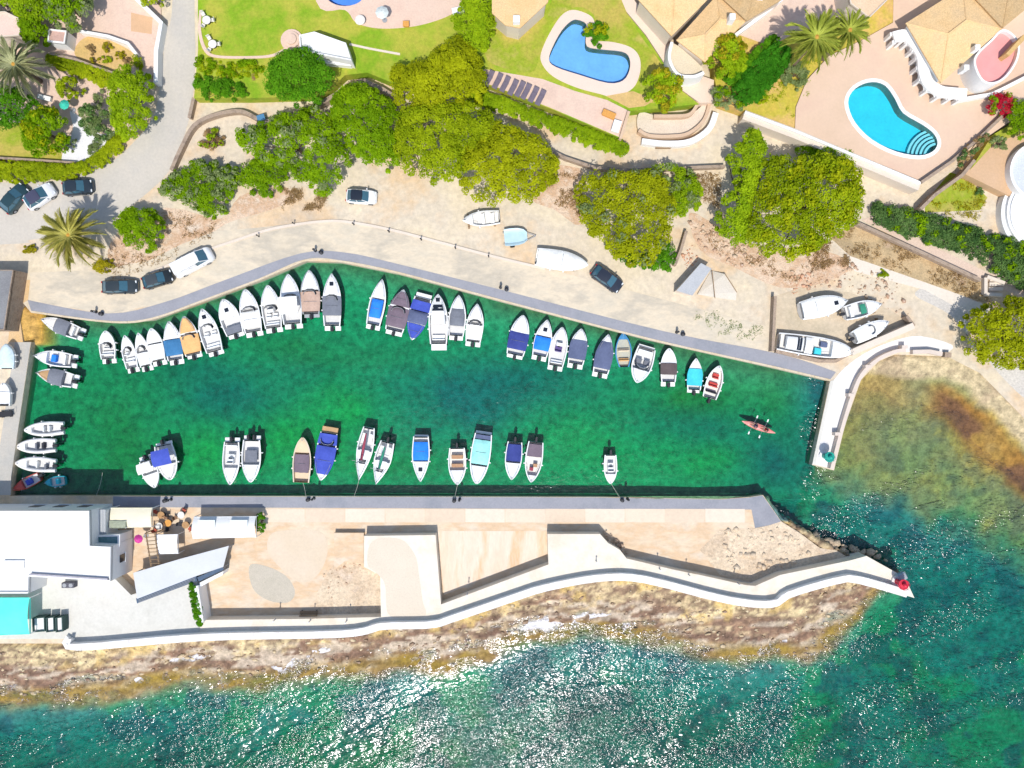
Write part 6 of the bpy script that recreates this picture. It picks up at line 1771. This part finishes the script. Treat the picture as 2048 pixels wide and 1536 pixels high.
# ------------------------------------------------------------------ cars and van
def car(label, front, rear, w, colour, roofc=None, van=False, name='parked_car', z=GZ + .012):
    zz = z + 1.2
    fx, fy = P(*front, zz)
    rx, ry = P(*rear, zz)
    L = math.hypot(fx - rx, fy - ry)
    B = w * S * (H - zz) / H
    root = tag(empty(name, ((fx + rx) / 2, (fy + ry) / 2, z), math.atan2(fy - ry, fx - rx)), label, 'van' if van else 'car', 'vehicles parked above the harbour')
    c = M('car_paint_%d' % (hash(colour) % 99999), colour, coord='obj', rough=.28, spec=.5, grain=.03, coat=.4)
    rc = M('car_roof_%d' % (hash(roofc) % 99999), roofc, coord='obj', rough=.25, spec=.5, grain=.03, coat=.4) if roofc else c
    X = lambda t: -L / 2 + L * t
    # t from rear 0 to front 1 : half width, top height of lower body
    prof = [(0, .72, .62), (.03, .86, .85), (.12, .96, .95), (.3, 1.0, .97), (.6, 1.0, .96), (.72, .99, .93), (.86, .95, .84), (.95, .84, .72), (1.0, .62, .55)]
    if van:
        prof = [(0, .88, .9), (.03, .96, 1.05), (.2, 1, 1.1), (.6, 1, 1.1), (.78, 1, 1.05), (.9, .96, .95), (.97, .85, .8), (1, .65, .6)]
    rings = []
    for t, wf, zt in prof:
        h = B / 2 * wf
        rings.append([(X(t), h, .28), (X(t), h * 1.0, .55), (X(t), h * .97, zt - .10), (X(t), h * .88, zt), (X(t), 0, zt + .04), (X(t), -h * .88, zt), (X(t), -h * .97, zt - .10), (X(t), -h, .55), (X(t), -h, .28)])
    bo = MB().loft(rings).build('body', c, root, True)
    zt = 1.95 if van else 1.48
    g0, g1, r0, r1 = (.02, .86, .05, .70) if van else (.07, .74, .20, .56)
    wb_, wt = B / 2 * .90, B / 2 * .74
    zb = 1.04 if van else .93
    base = [(X(g0), wb_ * .9), (X((g0 + g1) / 2), wb_), (X(g1), wb_ * .84), (X(g1) + .08, 0), (X(g1), -wb_ * .84), (X((g0 + g1) / 2), -wb_), (X(g0), -wb_ * .9), (X(g0) - .04, 0)]
    top = [(X(r0), wt * .92), (X((r0 + r1) / 2), wt), (X(r1), wt * .92), (X(r1) + .06, 0), (X(r1), -wt * .92), (X((r0 + r1) / 2), -wt), (X(r0), -wt * .92), (X(r0) - .04, 0)]
    MB().loft([[(a, b_, zb) for a, b_ in base], [(a, b_, zt - .06) for a, b_ in top]]).build('windows', m_bglass, root, False)
    ro = MB().loft([[(a, b_ * 1.01, zt - .075) for a, b_ in top], [(a * .99, b_ * .96, zt - .01) for a, b_ in top], [(a * .8, b_ * .5, zt + .02) for a, b_ in top]]).build('roof', rc, root, True)
    for (i, j) in ((0, 0), (2, 2), (4, 4), (6, 6), (1, 1), (5, 5)):
        MB().tube([(*base[i], zb - .02), (*top[j], zt - .05)], .05, 5).build('pillar', c, root)
    if van:
        MB().box(X(.04), X(.60), -wt * .98, wt * .98, 1.1, zt - .05).build('load_body', c, root)
        for s in (1, -1):
            MB().add([(X(.05), s * wb_ * .985, 1.1), (X(.58), s * wb_ * .985, 1.1), (X(.58), s * wt * 1.01, zt - .1), (X(.05), s * wt * 1.01, zt - .1)], [(0, 1, 2, 3)]).build('side_panel', c, root)
    for t in (.18, .80):
        for s in (1, -1):
            wo = MB().lathe([(.20, -.10), (.31, -.10), (.33, 0), (.31, .10), (.20, .10)], 16).build('wheel', m_rubber, root, True)
            wo.location = (X(t), s * (B / 2 - .10), .33)
            wo.rotation_euler = (PI / 2, 0, 0)
            MB().lathe([(.01, -.105), (.19, -.105), (.19, .105), (.01, .105)], 12).build('rim', m_grey, wo)
    for s in (1, -1):
        MB().box(X(.93), X(.975), s * B * .30 - .16, s * B * .30 + .16, .60, .74, .03).build('headlight', M('lamp_glass', (.75, .78, .8), coord='obj', rough=.1), root)
        MB().box(X(0) - .01, X(.03), s * B * .33 - .12, s * B * .33 + .12, .66, .84, .02).build('tail_light', M('red_lamp', (.4, .02, .02), coord='obj', rough=.2), root)
        MB().box(X(.66), X(.70), s * (B / 2 + .02) - .1, s * (B / 2 + .02) + .1, .92, 1.05, .03).build('wing_mirror', c, root)
    MB().add([(X(.71), B * .36, .965), (X(.71), -B * .36, .965), (X(.715), -B * .36, .962), (X(.715), B * .36, .962)], [(0, 1, 2, 3)]).build('wiper', m_dark, root)
    return root


car('dark teal car parked diagonally at the left edge', (44, 369), (2, 420), 31, (.02, .05, .06), z=GZ + .012)
car('white car with dark sunroof parked diagonally beside the teal car', (101, 372), (46, 408), 33, (.72, .72, .74), (.06, .06, .10))
car('dark blue grey car parked under the curved hedge', (180, 369), (120, 375), 31, (.02, .03, .04))
car('dark grey car on the quay road, leftmost of the row of three', (271, 571), (199, 573), 29, (.03, .04, .045))
car('black car in the middle of the row of three on the quay road', (341, 548), (281, 566), 29, (.015, .02, .022), (.05, .06, .065))
car('white van at the right end of the row of three', (420, 503), (345, 542), 33, (.76, .76, .76), van=True, name='parked_van')
car('white car with black roof parked alone under the trees', (752, 393), (690, 389), 29, (.76, .76, .76), (.015, .02, .03))
car('dark car with blue windscreen beside the wrapped boat', (1243, 576), (1187, 536), 31, (.02, .025, .04))


# ------------------------------------------------------------------ beacons, bollards, posts, loungers, furniture
def beacon(label, e, s, col, z):
    hgt = 2.3
    x, y = P(e, s, z + hgt)
    root = tag(empty('harbour_beacon', (x, y, z)), label, 'beacon')
    root.scale = (.8, .8, .95)
    c = paint('beacon_%d' % int(col[0] * 100), col, .4, .08)
    MB().lathe([(.80, 0), (.80, .22), (.70, .25), (.01, .25)], 20).build('plinth', m_pier, root)
    MB().lathe([(.42, .24), (.36, 1.6), (.36, 1.75)], 18).build('tower', c, root, True)
    MB().lathe([(.78, 1.75), (.80, 1.80), (.78, 1.88), (.3, 1.9)], 20).build('gallery', c, root)
    MB().lathe([(.22, 1.88), (.24, 2.1), (.20, 2.3)], 14).build('lantern', M('lantern_%d' % int(col[0] * 100), tuple(min(1, v * 1.3 + .05) for v in col), coord='obj', rough=.1, spec=.6), root, True)
    MB().lathe([(.34, 2.28), (.30, 2.36), (.04, 2.48)], 14).build('cap', c, root, True)
    for k in range(8):
        a = k * PI / 4
        MB().tube([(.74 * math.cos(a), .74 * math.sin(a), 1.85), (.74 * math.cos(a), .74 * math.sin(a), 2.2)], .02, 4).build('rail_post', c, root)
    MB().tube([(.74 * math.cos(a * PI / 8), .74 * math.sin(a * PI / 8), 2.2) for a in range(17)], .022, 4).build('guard_rail', c, root)


beacon('green harbour beacon at the tip of the white pier', 1663, 915, (.01, .32, .25), GZ + .02)
beacon('red harbour beacon at the tip of the mole', 1812, 1172, (.60, .02, .05), PZ)
bt = tag(empty('bollard_light', (*P(1800, 1152, PZ), PZ)), 'pale blue grey marker box behind the red beacon', 'marker')
MB().box(-.55, .55, -.45, .45, 0, .6, .06, rz=.5).build('box', paint('bluegrey_box', (.30, .38, .45)), bt)
MB().box(-.45, .45, -.35, .35, .6, .66, .02, rz=.5).build('lid', m_grey, bt)

ORD = ['first', 'second', 'third', 'fourth', 'fifth', 'sixth', 'seventh', 'eighth', 'ninth', 'tenth']


def bollard(label, e, s, z, tall):
    x, y = P(e, s, z + .5)
    root = tag(empty('service_pedestal' if tall else 'mooring_bollard', (x, y, z)), label, 'pedestal' if tall else 'bollard', 'mooring points on the quays')
    if tall:
        MB().lathe([(.20, 0), (.20, .05), (.15, .06), (.14, 1.0), (.15, 1.02), (.13, 1.12), (.02, 1.18)], 12).build('post', m_dark, root, True)
        MB().box(.10, .19, -.08, .08, .62, .86, .02).build('socket_cover', m_grey, root)
    else:
        MB().lathe([(.26, 0), (.26, .05), (.16, .10), (.15, .34), (.25, .40), (.25, .50), (.12, .56), (.02, .57)], 14).build('post', m_dark, root, True)
        MB().lathe([(.34, 0), (.34, .03), (.02, .03)], 14).build('base_plate', m_grey, root)


for i, (e, s) in enumerate(((188, 623), (629, 500), (1001, 574), (1355, 664))):
    bollard(f'dark service pedestal, {ORD[i]} from the left on the upper quay', e, s, GZ + .02, True)
    bollard(f'dark mooring bollard, {ORD[i]} from the left on the upper quay', e + 12, s + 4, GZ + .02, False)
for i, (e, s) in enumerate(((328, 1002), (615, 1000), (908, 1002), (1245, 1001))):
    bollard(f'dark mooring bollard, {ORD[i]} from the left on the mole quay', e, s, GZ + .02, False)
    bollard(f'dark service pedestal, {ORD[i]} from the left on the mole quay', e + 11, s - 2, GZ + .02, True)


def post(name, label, e, s, z, h, group, lamp=False):
    x, y = P(e, s, z + h)
    root = tag(empty(name, (x, y, z)), label, 'lamp' if lamp else 'post', group)
    MB().lathe([(.10, 0), (.10, .04), (.06, .05), (.05, h)], 10).build('shaft', m_dark if not lamp else m_grey, root)
    MB().lathe([(.09, h - .12), (.10, h), (.03, h + .07)], 10).build('head', m_dark if not lamp else m_white, root)


for i, (e, s) in enumerate(((513, 470), (585, 445), (705, 446), (776, 461), (841, 477), (910, 494), (977, 511))):
    post('kerb_post', f'short dark post on the white kerb, {ORD[i]} from the left', e, s, GZ + .02, .9, 'posts along the kerb of the quay road')
for i, (e, s) in enumerate(((546, 1243), (617, 1245), (690, 1246), (934, 1191), (1194, 1125), (1322, 1141), (1381, 1153), (1480, 1170))):
    post('promenade_light', f'slim low light post on the promenade, {ORD[i]} from the left', e, s, PZ, 1.0, 'light posts on the promenade', True)


# sun loungers
def lounger():
    root = empty('sun_lounger', (0, 0, 0))
    fm = M('lounger_fabric', [(.13, .11, .15), (.19, .16, .20)], coord='obj', scale=3)
    MB().box(-.95, .35, -.33, .33, .28, .33, .02).build('bed', fm, root)
    MB().add([(.35, -.33, .30), (.35, .33, .30), (.95, .33, .62), (.95, -.33, .62), (.35, -.33, .35), (.35, .33, .35), (.93, .33, .67), (.93, -.33, .67)],
             [(0, 1, 2, 3), (4, 5, 6, 7), (0, 1, 5, 4), (2, 3, 7, 6), (1, 2, 6, 5), (3, 0, 4, 7)]).build('backrest', fm, root)
    for lx in (-.8, .3):
        for ly in (-.3, .3):
            MB().box(lx - .03, lx + .03, ly - .03, ly + .03, 0, .28).build('leg', m_grey, root)
    return root


def copy_tree(o, parent=None):
    c = o.copy()
    COL.objects.link(c)
    c.parent = parent
    for ch in list(o.children):
        copy_tree(ch, c)
    return c


proto = lounger()
spots = [(978, 157), (995, 163), (1010, 169), (1026, 176), (1040, 179), (1052, 184), (1067, 190), (1081, 196)]
for i, (e, s) in enumerate(spots):
    o = proto if i == 0 else copy_tree(proto)
    o.location = (*P(e, s, TZ + .3), TZ + .018)
    o.rotation_euler = (0, 0, math.radians(62))
    tag(o, f'dark grey sun lounger, {ORD[i]} from the left on the pink terrace', 'sun lounger', 'sun loungers on the pink terrace')


# garden and restaurant furniture
def table(label, e, s, z, r, col, group):
    root = tag(empty('round_table', (*P(e, s, z + .7), z)), label, 'table', group)
    MB().lathe([(r, .70), (r + .02, .72), (r, .745), (.01, .745)], 16).build('table_top', col, root)
    MB().lathe([(.25, 0), (.25, .03), (.04, .05), (.04, .70)], 10).build('pedestal', m_dark, root)
    return root


def chair(label, e, s, z, rz, col, group):
    root = tag(empty('chair', (*P(e, s, z + .4), z), rz), label, 'chair', group)
    MB().box(-.22, .22, -.22, .22, .43, .48, .02).build('seat', col, root)
    MB().box(-.24, -.19, -.22, .22, .48, .90, .01).build('backrest', col, root)
    for lx in (-.19, .19):
        for ly in (-.19, .19):
            MB().box(lx - .02, lx + .02, ly - .02, ly + .02, 0, .43).build('leg', m_dark, root)
    return root


tb_cols = [M('table_wood', [(.50, .30, .14), (.40, .22, .10)], coord='obj', scale=3), M('table_white', (.72, .68, .62), coord='obj'), M('table_orange', (.66, .32, .08), coord='obj')]
ch_cols = [m_dark, M('chair_red', (.45, .10, .06), coord='obj'), M('chair_brown', (.25, .14, .08), coord='obj')]
tspots = [(322, 1030, 'nearest the cream awning'), (362, 1030, 'in the middle of the terrace corner'), (336, 1046, 'just above the square awning'), (371, 1050, 'beside the marquee'), (318, 1052, 'beside the trellis')]
for i, (e, s, d) in enumerate(tspots):
    table('small round cafe table ' + d, e, s, GZ + .012, .42, tb_cols[i % 3], 'cafe tables')
    for k in range(2):
        a = k * 2.6 + i
        chair(f'cafe chair, {ORD[k]} round the table ' + d, e + 12 * math.cos(a), s - 12 * math.sin(a), GZ + .012, a + PI, ch_cols[(i + k) % 3], 'cafe chairs')
for i, (e, s, lb) in enumerate(((405, 40, 'upper'), (417, 88, 'lower'))):
    table('white garden table, ' + lb + ' of two at the left side of the lawn', e + 8, s, TZ, .5, tb_cols[1], 'garden tables')
    for k in range(3):
        chair(f'white garden chair, {ORD[k]} of three at the {lb} lawn table', e + 8 + 13 * math.cos(k * 2.1), s + 13 * math.sin(k * 2.1), TZ, -k * 2.1 + PI, tb_cols[1], 'garden chairs')
table('white table on the pink terrace at the top edge', 720, 40, TZ + .02, .6, tb_cols[1], 'garden tables')


def parasol(label, e, s, z, r, mat, hgt=2.3):
    x, y = P(e, s, z + hgt)
    root = tag(empty('parasol', (x, y, z)), label, 'parasol')
    n = 8
    rings = [[(rr * math.cos(2 * PI * k / n), rr * math.sin(2 * PI * k / n), zz_) for k in range(n)] for rr, zz_ in ((r, hgt - .35), (r * .5, hgt - .1), (.03, hgt + .05))]
    MB().loft(rings, True, False).build('canopy', mat, root)
    MB().tube([(0, 0, 0), (0, 0, hgt + .1)], .03, 8).build('pole', m_grey, root)
    MB().lathe([(.3, 0), (.3, .08), (.05, .1)], 14).build('base', m_grey, root)
    for k in range(n):
        a = 2 * PI * k / n
        MB().tube([(.02, 0, hgt), (r * math.cos(a) * .98, r * math.sin(a) * .98, hgt - .37)], .012, 4).build('rib', m_grey, root)


parasol('small green parasol on the pink paving of the west garden', 125, 207, GZ + .15, .62, M('green_parasol', (.05, .50, .36)))
parasol('closed looking pale grey parasol on the terrace by the top pool', 763, 22, TZ + .02, .8, M('pale_parasol', (.62, .66, .64)))
parasol('pink parasol under the edge of the trellis', 274, 1079, GZ + .01, .55, M('pink_parasol', (.62, .06, .30)))
# storage boxes and bench on terraces
for (nm, lb, e, s, z, l, w_, h_, c, rz) in (
        ('storage_box', 'white storage box at the right end of the top pool terrace', 916, 20, TZ + .02, 1.4, .7, .6, m_white, .2), ('planter_box', 'terracotta planter at the edge of the top pool terrace', 812, 47, TZ + .02, .7, .6, .45, tb_cols[2], 0),
        ('wooden_bench', 'orange wooden bench at the end of the lounger terrace', 1218, 228, TZ + .02, 1.6, .7, .45, tb_cols[2], -.4), ('storage_box', 'white box by the stairs below the lounger terrace', 1233, 252, TZ + .02, .9, 1.4, .5, m_white, -.3),
        ('path_bench', 'dark bench on the pale path under the white curved wall', 1327, 292, GZ, 1.9, .5, .45, m_wood, 0), ('utility_box', 'blue box at the end of the stone wall', 522, 236, GZ, .9, .8, .9, paint('blue_box', (.08, .22, .38)), .3),
        ('white_bench', 'white garden bench near the small green parasol', 88, 195, GZ + .15, 1.6, .5, .45, m_white, -.25)):
    r = tag(empty(nm, (*P(e, s, z + h_), z), rz), lb, nm.split('_')[1])
    MB().box(-l / 2, l / 2, -w_ / 2, w_ / 2, .06, h_, .04).build('body', c, r)
    MB().box(-l / 2 - .03, l / 2 + .03, -w_ / 2 - .03, w_ / 2 + .03, h_, h_ + .05, .02).build('lid', c, r)
    for sx in (-1, 1):
        for sy in (-1, 1):
            MB().box(sx * (l / 2 - .08) - .04, sx * (l / 2 - .08) + .04, sy * (w_ / 2 - .08) - .04, sy * (w_ / 2 - .08) + .04, 0, .06).build('foot', m_dark, r)

# sheds and debris by the dry bank
sd_ = tag(empty('boat_shed', (0, 0, 0)), 'low shed with grey sheet roof on the quay yard', 'shed')
MB().prism(PP([(1354, 580), (1402, 528), (1420, 538), (1384, 588)], GZ + 2.0), GZ, GZ + 1.9).build('wall', m_cream_wall, sd_, fix=False)
MB().prism(PP([(1353, 581), (1402, 526), (1423, 537), (1385, 591)], GZ + 2.0), GZ + 1.9, GZ + 2.0).build('roof', M('grey_sheet', [(.42, .43, .45), (.48, .49, .50)], scale=.8), sd_, fix=False)
tp = tag(empty('tarpaulin', (0, 0, 0)), 'cream tarpaulin spread beside the grey shed', 'tarpaulin')
MB().prism(PP([(1424, 540), (1450, 548), (1474, 585), (1474, 600), (1430, 594), (1396, 588)], GZ + .5), GZ, lambda x, y: GZ + .3 + .25 * math.sin(x * 2.1) * math.sin(y * 1.7)).build('sheet', M('cream_tarp', [(.60, .54, .45), (.64, .58, .50)], scale=.8), tp, fix=False)
for a, b in (((1424, 540), (1430, 597)), ((1450, 548), (1474, 585))):
    MB().tube([(*P(*a, GZ + .6), GZ + .62), (*P(*b, GZ + .6), GZ + .60)], .05, 5).build('edge_pole', m_wood, tp)


# rocks and rubble
def rocks(name, label, polys, n, z, smin, smax, mat, seed, sink=.3):
    rng = np.random.default_rng(seed)
    ico = bmesh.new()
    bmesh.ops.create_icosphere(ico, subdivisions=1, radius=1)
    bv = np.array([v.co[:] for v in ico.verts])
    bf = np.array([[v.index for v in f.verts] for f in ico.faces])
    ico.free()
    V_, F_ = [], []
    k = 0
    for poly in polys:
        w = PP(poly, z)
        xs, ys = [p[0] for p in w], [p[1] for p in w]
        m = 0
        while m < n:
            x, y = rng.uniform(min(xs), max(xs)), rng.uniform(min(ys), max(ys))
            if not inside(np.array([x]), np.array([y]), w)[0]:
                continue
            s = smin * (smax / smin) ** rng.random() ** 2
            v = bv * (1 + rng.normal(0, .18, bv.shape)) * np.array([s, s * rng.uniform(.6, 1), s * rng.uniform(.4, .8)])
            a = rng.uniform(0, 6.28)
            R_ = np.array([[math.cos(a), -math.sin(a), 0], [math.sin(a), math.cos(a), 0], [0, 0, 1]])
            V_.append(v @ R_.T + np.array([x, y, (z if not callable(z) else z(x, y)) + s * (.5 - sink)]))
            F_.append(bf + k)
            k += len(bv)
            m += 1
    o = mesh_np(name, np.concatenate(V_), np.concatenate(F_), mat)
    return tag(o, label, 'rocks', kind='stuff')


m_rubble = M('rubble', [(.56, .40, .26), (.64, .50, .36), (.46, .28, .18), (.60, .52, .44)], scale=1.2, grain=.3)
rocks('rubble', 'loose rubble scattered round the boatyard', [[(1555, 545), (1700, 520), (1790, 560), (1830, 640), (1780, 620), (1700, 580), (1600, 575)], [(1375, 440), (1460, 470), (1540, 520), (1480, 540), (1400, 490)]], 130, GZ, .08, .38, m_rubble, 3)
rocks('red_debris', 'pile of broken terracotta beside the grey shed', [[(1362, 500), (1385, 488), (1400, 520), (1372, 540)], [(1575, 555), (1620, 545), (1625, 575), (1585, 590)]], 45, GZ, .08, .30, M('terracotta_bits', [(.60, .28, .16), (.66, .40, .26), (.5, .22, .12)], scale=2), 5)
rocks('mole_boulders', 'dark boulders along the broken edge of the mole end', [[(1590, 1058), (1640, 1080), (1690, 1088), (1745, 1098), (1775, 1122), (1740, 1118), (1690, 1104), (1640, 1100)]], 70, .25, .2, .8, M('dark_rock', [(.46, .35, .24), (.56, .44, .30), (.34, .26, .18)], scale=1, grain=.4, bump=.1), 9, .5)


def shore_rocks(name, label, n, mat, seed, smin, smax):
    """flat ledges and boulders lying on the southern rock shelf"""
    rng = np.random.default_rng(seed)
    ico = bmesh.new()
    bmesh.ops.create_icosphere(ico, subdivisions=1, radius=1)
    bv = np.array([v.co[:] for v in ico.verts])
    bf = np.array([[v.index for v in f.verts] for f in ico.faces])
    ico.free()
    ok = np.argwhere((BSG > -6) & (BSG < 2.6) & (BZ > -.22) & (BZ < 1.0) & (768 - BY / S > 1150))
    pick = ok[rng.integers(0, len(ok), n)]
    V_, F_ = [], []
    for k, (iy, ix) in enumerate(pick):
        s = smin * (smax / smin) ** (rng.random() ** 2.2)
        v = bv * (1 + rng.normal(0, .22, bv.shape)) * np.array([s * rng.uniform(1, 1.9), s * rng.uniform(.6, 1), s * rng.uniform(.2, .4)])
        a = rng.normal(.15, .4)
        R_ = np.array([[math.cos(a), -math.sin(a), 0], [math.sin(a), math.cos(a), 0], [0, 0, 1]])
        V_.append(v @ R_.T + np.array([BX[iy, ix] + rng.uniform(-.3, .3), BY[iy, ix] + rng.uniform(-.3, .3), BZ[iy, ix]]))
        F_.append(bf + k * len(bv))
    return tag(mesh_np(name, np.concatenate(V_), np.concatenate(F_), mat), label, 'rocks', kind='stuff')


shore_rocks('shore_rocks', 'pale tan ledges and stones along the seaward shore of the mole', 750, M('shore_tan', [(.60, .46, .27), (.66, .54, .36), (.50, .37, .22), (.62, .52, .42)], scale=.8, grain=.35, bump=.08), 21, .07, .36)
shore_rocks('wet_shore_rocks', 'brown wet stones along the seaward shore of the mole', 800, M('shore_brown', [(.26, .17, .10), (.36, .25, .17), (.20, .13, .09)], scale=.8, grain=.4, rough=.45, bump=.08), 22, .06, .32)
rocks('step_stones', 'rough stones at the corner of the raised mole block', [[(1205, 1058), (1235, 1075), (1256, 1108), (1240, 1112), (1212, 1082)]], 40, GZ + .2, .1, .35, m_rubble, 12)
rocks('bank_stones', 'loose stones in the scar beside the small platform', [[(645, 1150), (672, 1120), (720, 1125), (735, 1140), (700, 1160), (660, 1200)]], 60, GZ, .05, .22, m_rubble, 14)
rocks('flat_stones', 'loose stones on the rocky flat at the end of the mole', [[(1440, 1060), (1560, 1055), (1640, 1105), (1560, 1135), (1460, 1140)]], 170, GZ + .03, .07, .60, m_rock, 15, .62)


# mooring ropes
def rope(label, a, b, za, zb):
    pts = []
    A, B_ = P(*a, za), P(*b, zb)
    for k in range(9):
        t = k / 8
        pts.append((A[0] + (B_[0] - A[0]) * t, A[1] + (B_[1] - A[1]) * t, za + (zb - za) * t - .25 * math.sin(PI * t)))
    return tag(MB().tube(pts, .025, 5).build('mooring_rope', m_rope), label, 'rope', 'mooring ropes')


rope('rope from the lone small boat to the mole bollard', (1222, 967), (1243, 1000), .7, GZ + .3)
rope('long rope crossing the shaded corner by the red boat', (205, 945), (192, 992), .15, GZ + .05)
rope('rope from the sailing boat with maroon cover to the mole', (718, 960), (708, 993), .7, GZ + .1)
rope('rope from the cream launch stern to the mole bollard', (606, 966), (612, 998), .6, GZ + .4)
rope('rope from the tan seated boat to the mole bollard', (915, 969), (908, 1000), .7, GZ + .4)


# kayak with two paddlers
def person(label, loc, rz, shirt, hair):
    vs = [(0, 0, .12), (.02, 0, .30), (.0, 0, .48), (.0, 0, .58), (.02, 0, .66), (.04, 0, .78),            # pelvis, waist, chest, neck base, chin, crown
          (0, .19, .50), (.16, .27, .34), (.36, .22, .34), (0, -.19, .50), (.16, -.27, .34), (.36, -.22, .34),     # arms to the paddle
          (.10, .10, .12), (.45, .13, .24), (.80, .11, .10), (.10, -.10, .12), (.45, -.13, .24), (.80, -.11, .10)]   # legs stretched forward
    es = [(0, 1), (1, 2), (2, 3), (3, 4), (4, 5), (2, 6), (6, 7), (7, 8), (2, 9), (9, 10), (10, 11), (0, 12), (12, 13), (13, 14), (0, 15), (15, 16), (16, 17)]
    rd = [.15, .13, .16, .06, .085, .09, .07, .05, .035, .07, .05, .035, .095, .075, .05, .095, .075, .05]
    me = bpy.data.meshes.new('person')
    me.from_pydata(vs, es, [])
    o = bpy.data.objects.new('person', me)
    COL.objects.link(o)
    o.location = loc
    o.rotation_euler = (0, 0, rz)
    md = o.modifiers.new('skin', 'SKIN')
    for i, d in enumerate(me.skin_vertices[0].data):
        d.radius = (rd[i], rd[i])
    me.skin_vertices[0].data[0].use_root = True
    sb = o.modifiers.new('smooth', 'SUBSURF')
    sb.levels = sb.render_levels = 2
    me.materials.append(m_skin)
    tag(o, label, 'person', 'paddlers in the kayak')
    MB().lathe([(.165, .18), (.175, .32), (.19, .46), (.12, .57)], 14).build('shirt', shirt, o, True)
    h_ = MB().lathe([(.105, .70), (.112, .76), (.09, .84), (.02, .88)], 12, (.03, 0)).build('hair', hair, o, True)
    return o


ka, kb = P(1484, 842, .2), P(1550, 866, .2)
kang = math.atan2(ka[1] - kb[1], ka[0] - kb[0])
kc = ((ka[0] + kb[0]) / 2, (ka[1] + kb[1]) / 2)
KL = math.hypot(ka[0] - kb[0], ka[1] - kb[1])
ky = tag(empty('kayak', (*kc, 0), kang), 'red and pink two seat kayak crossing the harbour mouth', 'kayak')
st2 = []
for t in np.linspace(0, 1, 13):
    hw = .40 * max(math.sin(PI * min(max(t, .01), .99)), .03) ** .6
    x_ = -KL / 2 + KL * t
    st2.append([(x_, hw, .18 + .1 * abs(t - .5)), (x_, hw * .7, .28 + .1 * abs(t - .5)), (x_, 0, .30 + .12 * abs(t - .5)), (x_, -hw * .7, .28 + .1 * abs(t - .5)), (x_, -hw, .18 + .1 * abs(t - .5)), (x_, -hw * .6, -.05), (x_, hw * .6, -.05)])
MB().loft(st2).build('hull', paint('kayak_red', [(.66, .16, .14), (.72, .30, .26)], .35, .1), ky, True)
for dx in (-.95, .45):
    MB().lathe([(.30, .30), (.34, .34), (.28, .35)], 16, (dx, 0)).build('cockpit_rim', m_dark, ky)
hair1 = M('dark_hair', (.04, .025, .015), coord='obj')
for i, (dx, lb, c) in enumerate(((.45, 'person in a purple top sitting in front in the kayak', M('purple_shirt', (.16, .08, .24), coord='obj')), (-.95, 'person in a red top sitting behind in the kayak', M('red_shirt', (.50, .03, .04), coord='obj')))):
    pos = (kc[0] + math.cos(kang) * dx, kc[1] + math.sin(kang) * dx, .17)
    person(lb, pos, kang, c, hair1)
    pd = tag(empty('paddle', (kc[0] + math.cos(kang) * (dx + .38), kc[1] + math.sin(kang) * (dx + .38), .52), kang), ['paddle held by the front paddler in the kayak', 'paddle held by the rear paddler in the kayak'][i], 'paddle', 'kayak paddles')
    MB().tube([(-.2, -1.0, -.15), (0, 0, 0), (.2, 1.0, .15)], .018, 6).build('shaft', m_grey, pd)
    for s in (-1, 1):
        MB().loft([[(s * (.2 + .0) + dx2, s * yy, s * .15 + dz) for dx2, dz in ((-.08, -.02), (.08, -.02), (.08, .02), (-.08, .02))] for yy in (.95, 1.1, 1.3)]).build('blade', m_white, pd)

# things at the west edge: grey shed roof, parked boats and cart behind the west quay
ws = tag(empty('harbour_shed', (0, 0, 0)), 'dark grey flat roofed harbour shed at the left edge above the slip', 'shed')
solid(ws, [(-80, 540), (28, 540), (10, 660), (-80, 660)], GZ, 3.6, m_stone, M('grey_flat_roof', [(.20, .20, .21), (.27, .27, .27)], scale=.4), .15, 2)
boat('pale blue covered boat stored behind the west quay', (14, 687), (14, 738), 30, z=GB, group=GS, covers=[(.04, .96, 'pale', .3)], engine=0, rail=False, q=1.4)
boat('white boat stored on land at the left edge below the pale blue one', (8, 765), (8, 812), 26, z=GB, group=GS, covers=[(.1, .6, 'white', .2)], engine=0, rail=False, q=1.4)
hc = tag(empty('hand_cart', (*P(12, 828, GZ + .5), GZ), .1), 'black hand cart on the west quay', 'cart')
MB().box(-.9, .7, -.35, .35, .35, .45, .03).build('platform', m_dark, hc)
MB().tube([(.7, -.3, .45), (.95, -.3, 1.0), (.95, .3, 1.0), (.7, .3, .45)], .025, 6).build('handle', m_dark, hc)
for sx in (-.6, .4):
    for sy in (-.36, .36):
        wv2 = MB().lathe([(.15, -.04), (.17, 0), (.15, .04)], 12).build('wheel', m_rubber, hc)
        wv2.location = (sx, sy, .17)
        wv2.rotation_euler = (PI / 2, 0, 0)
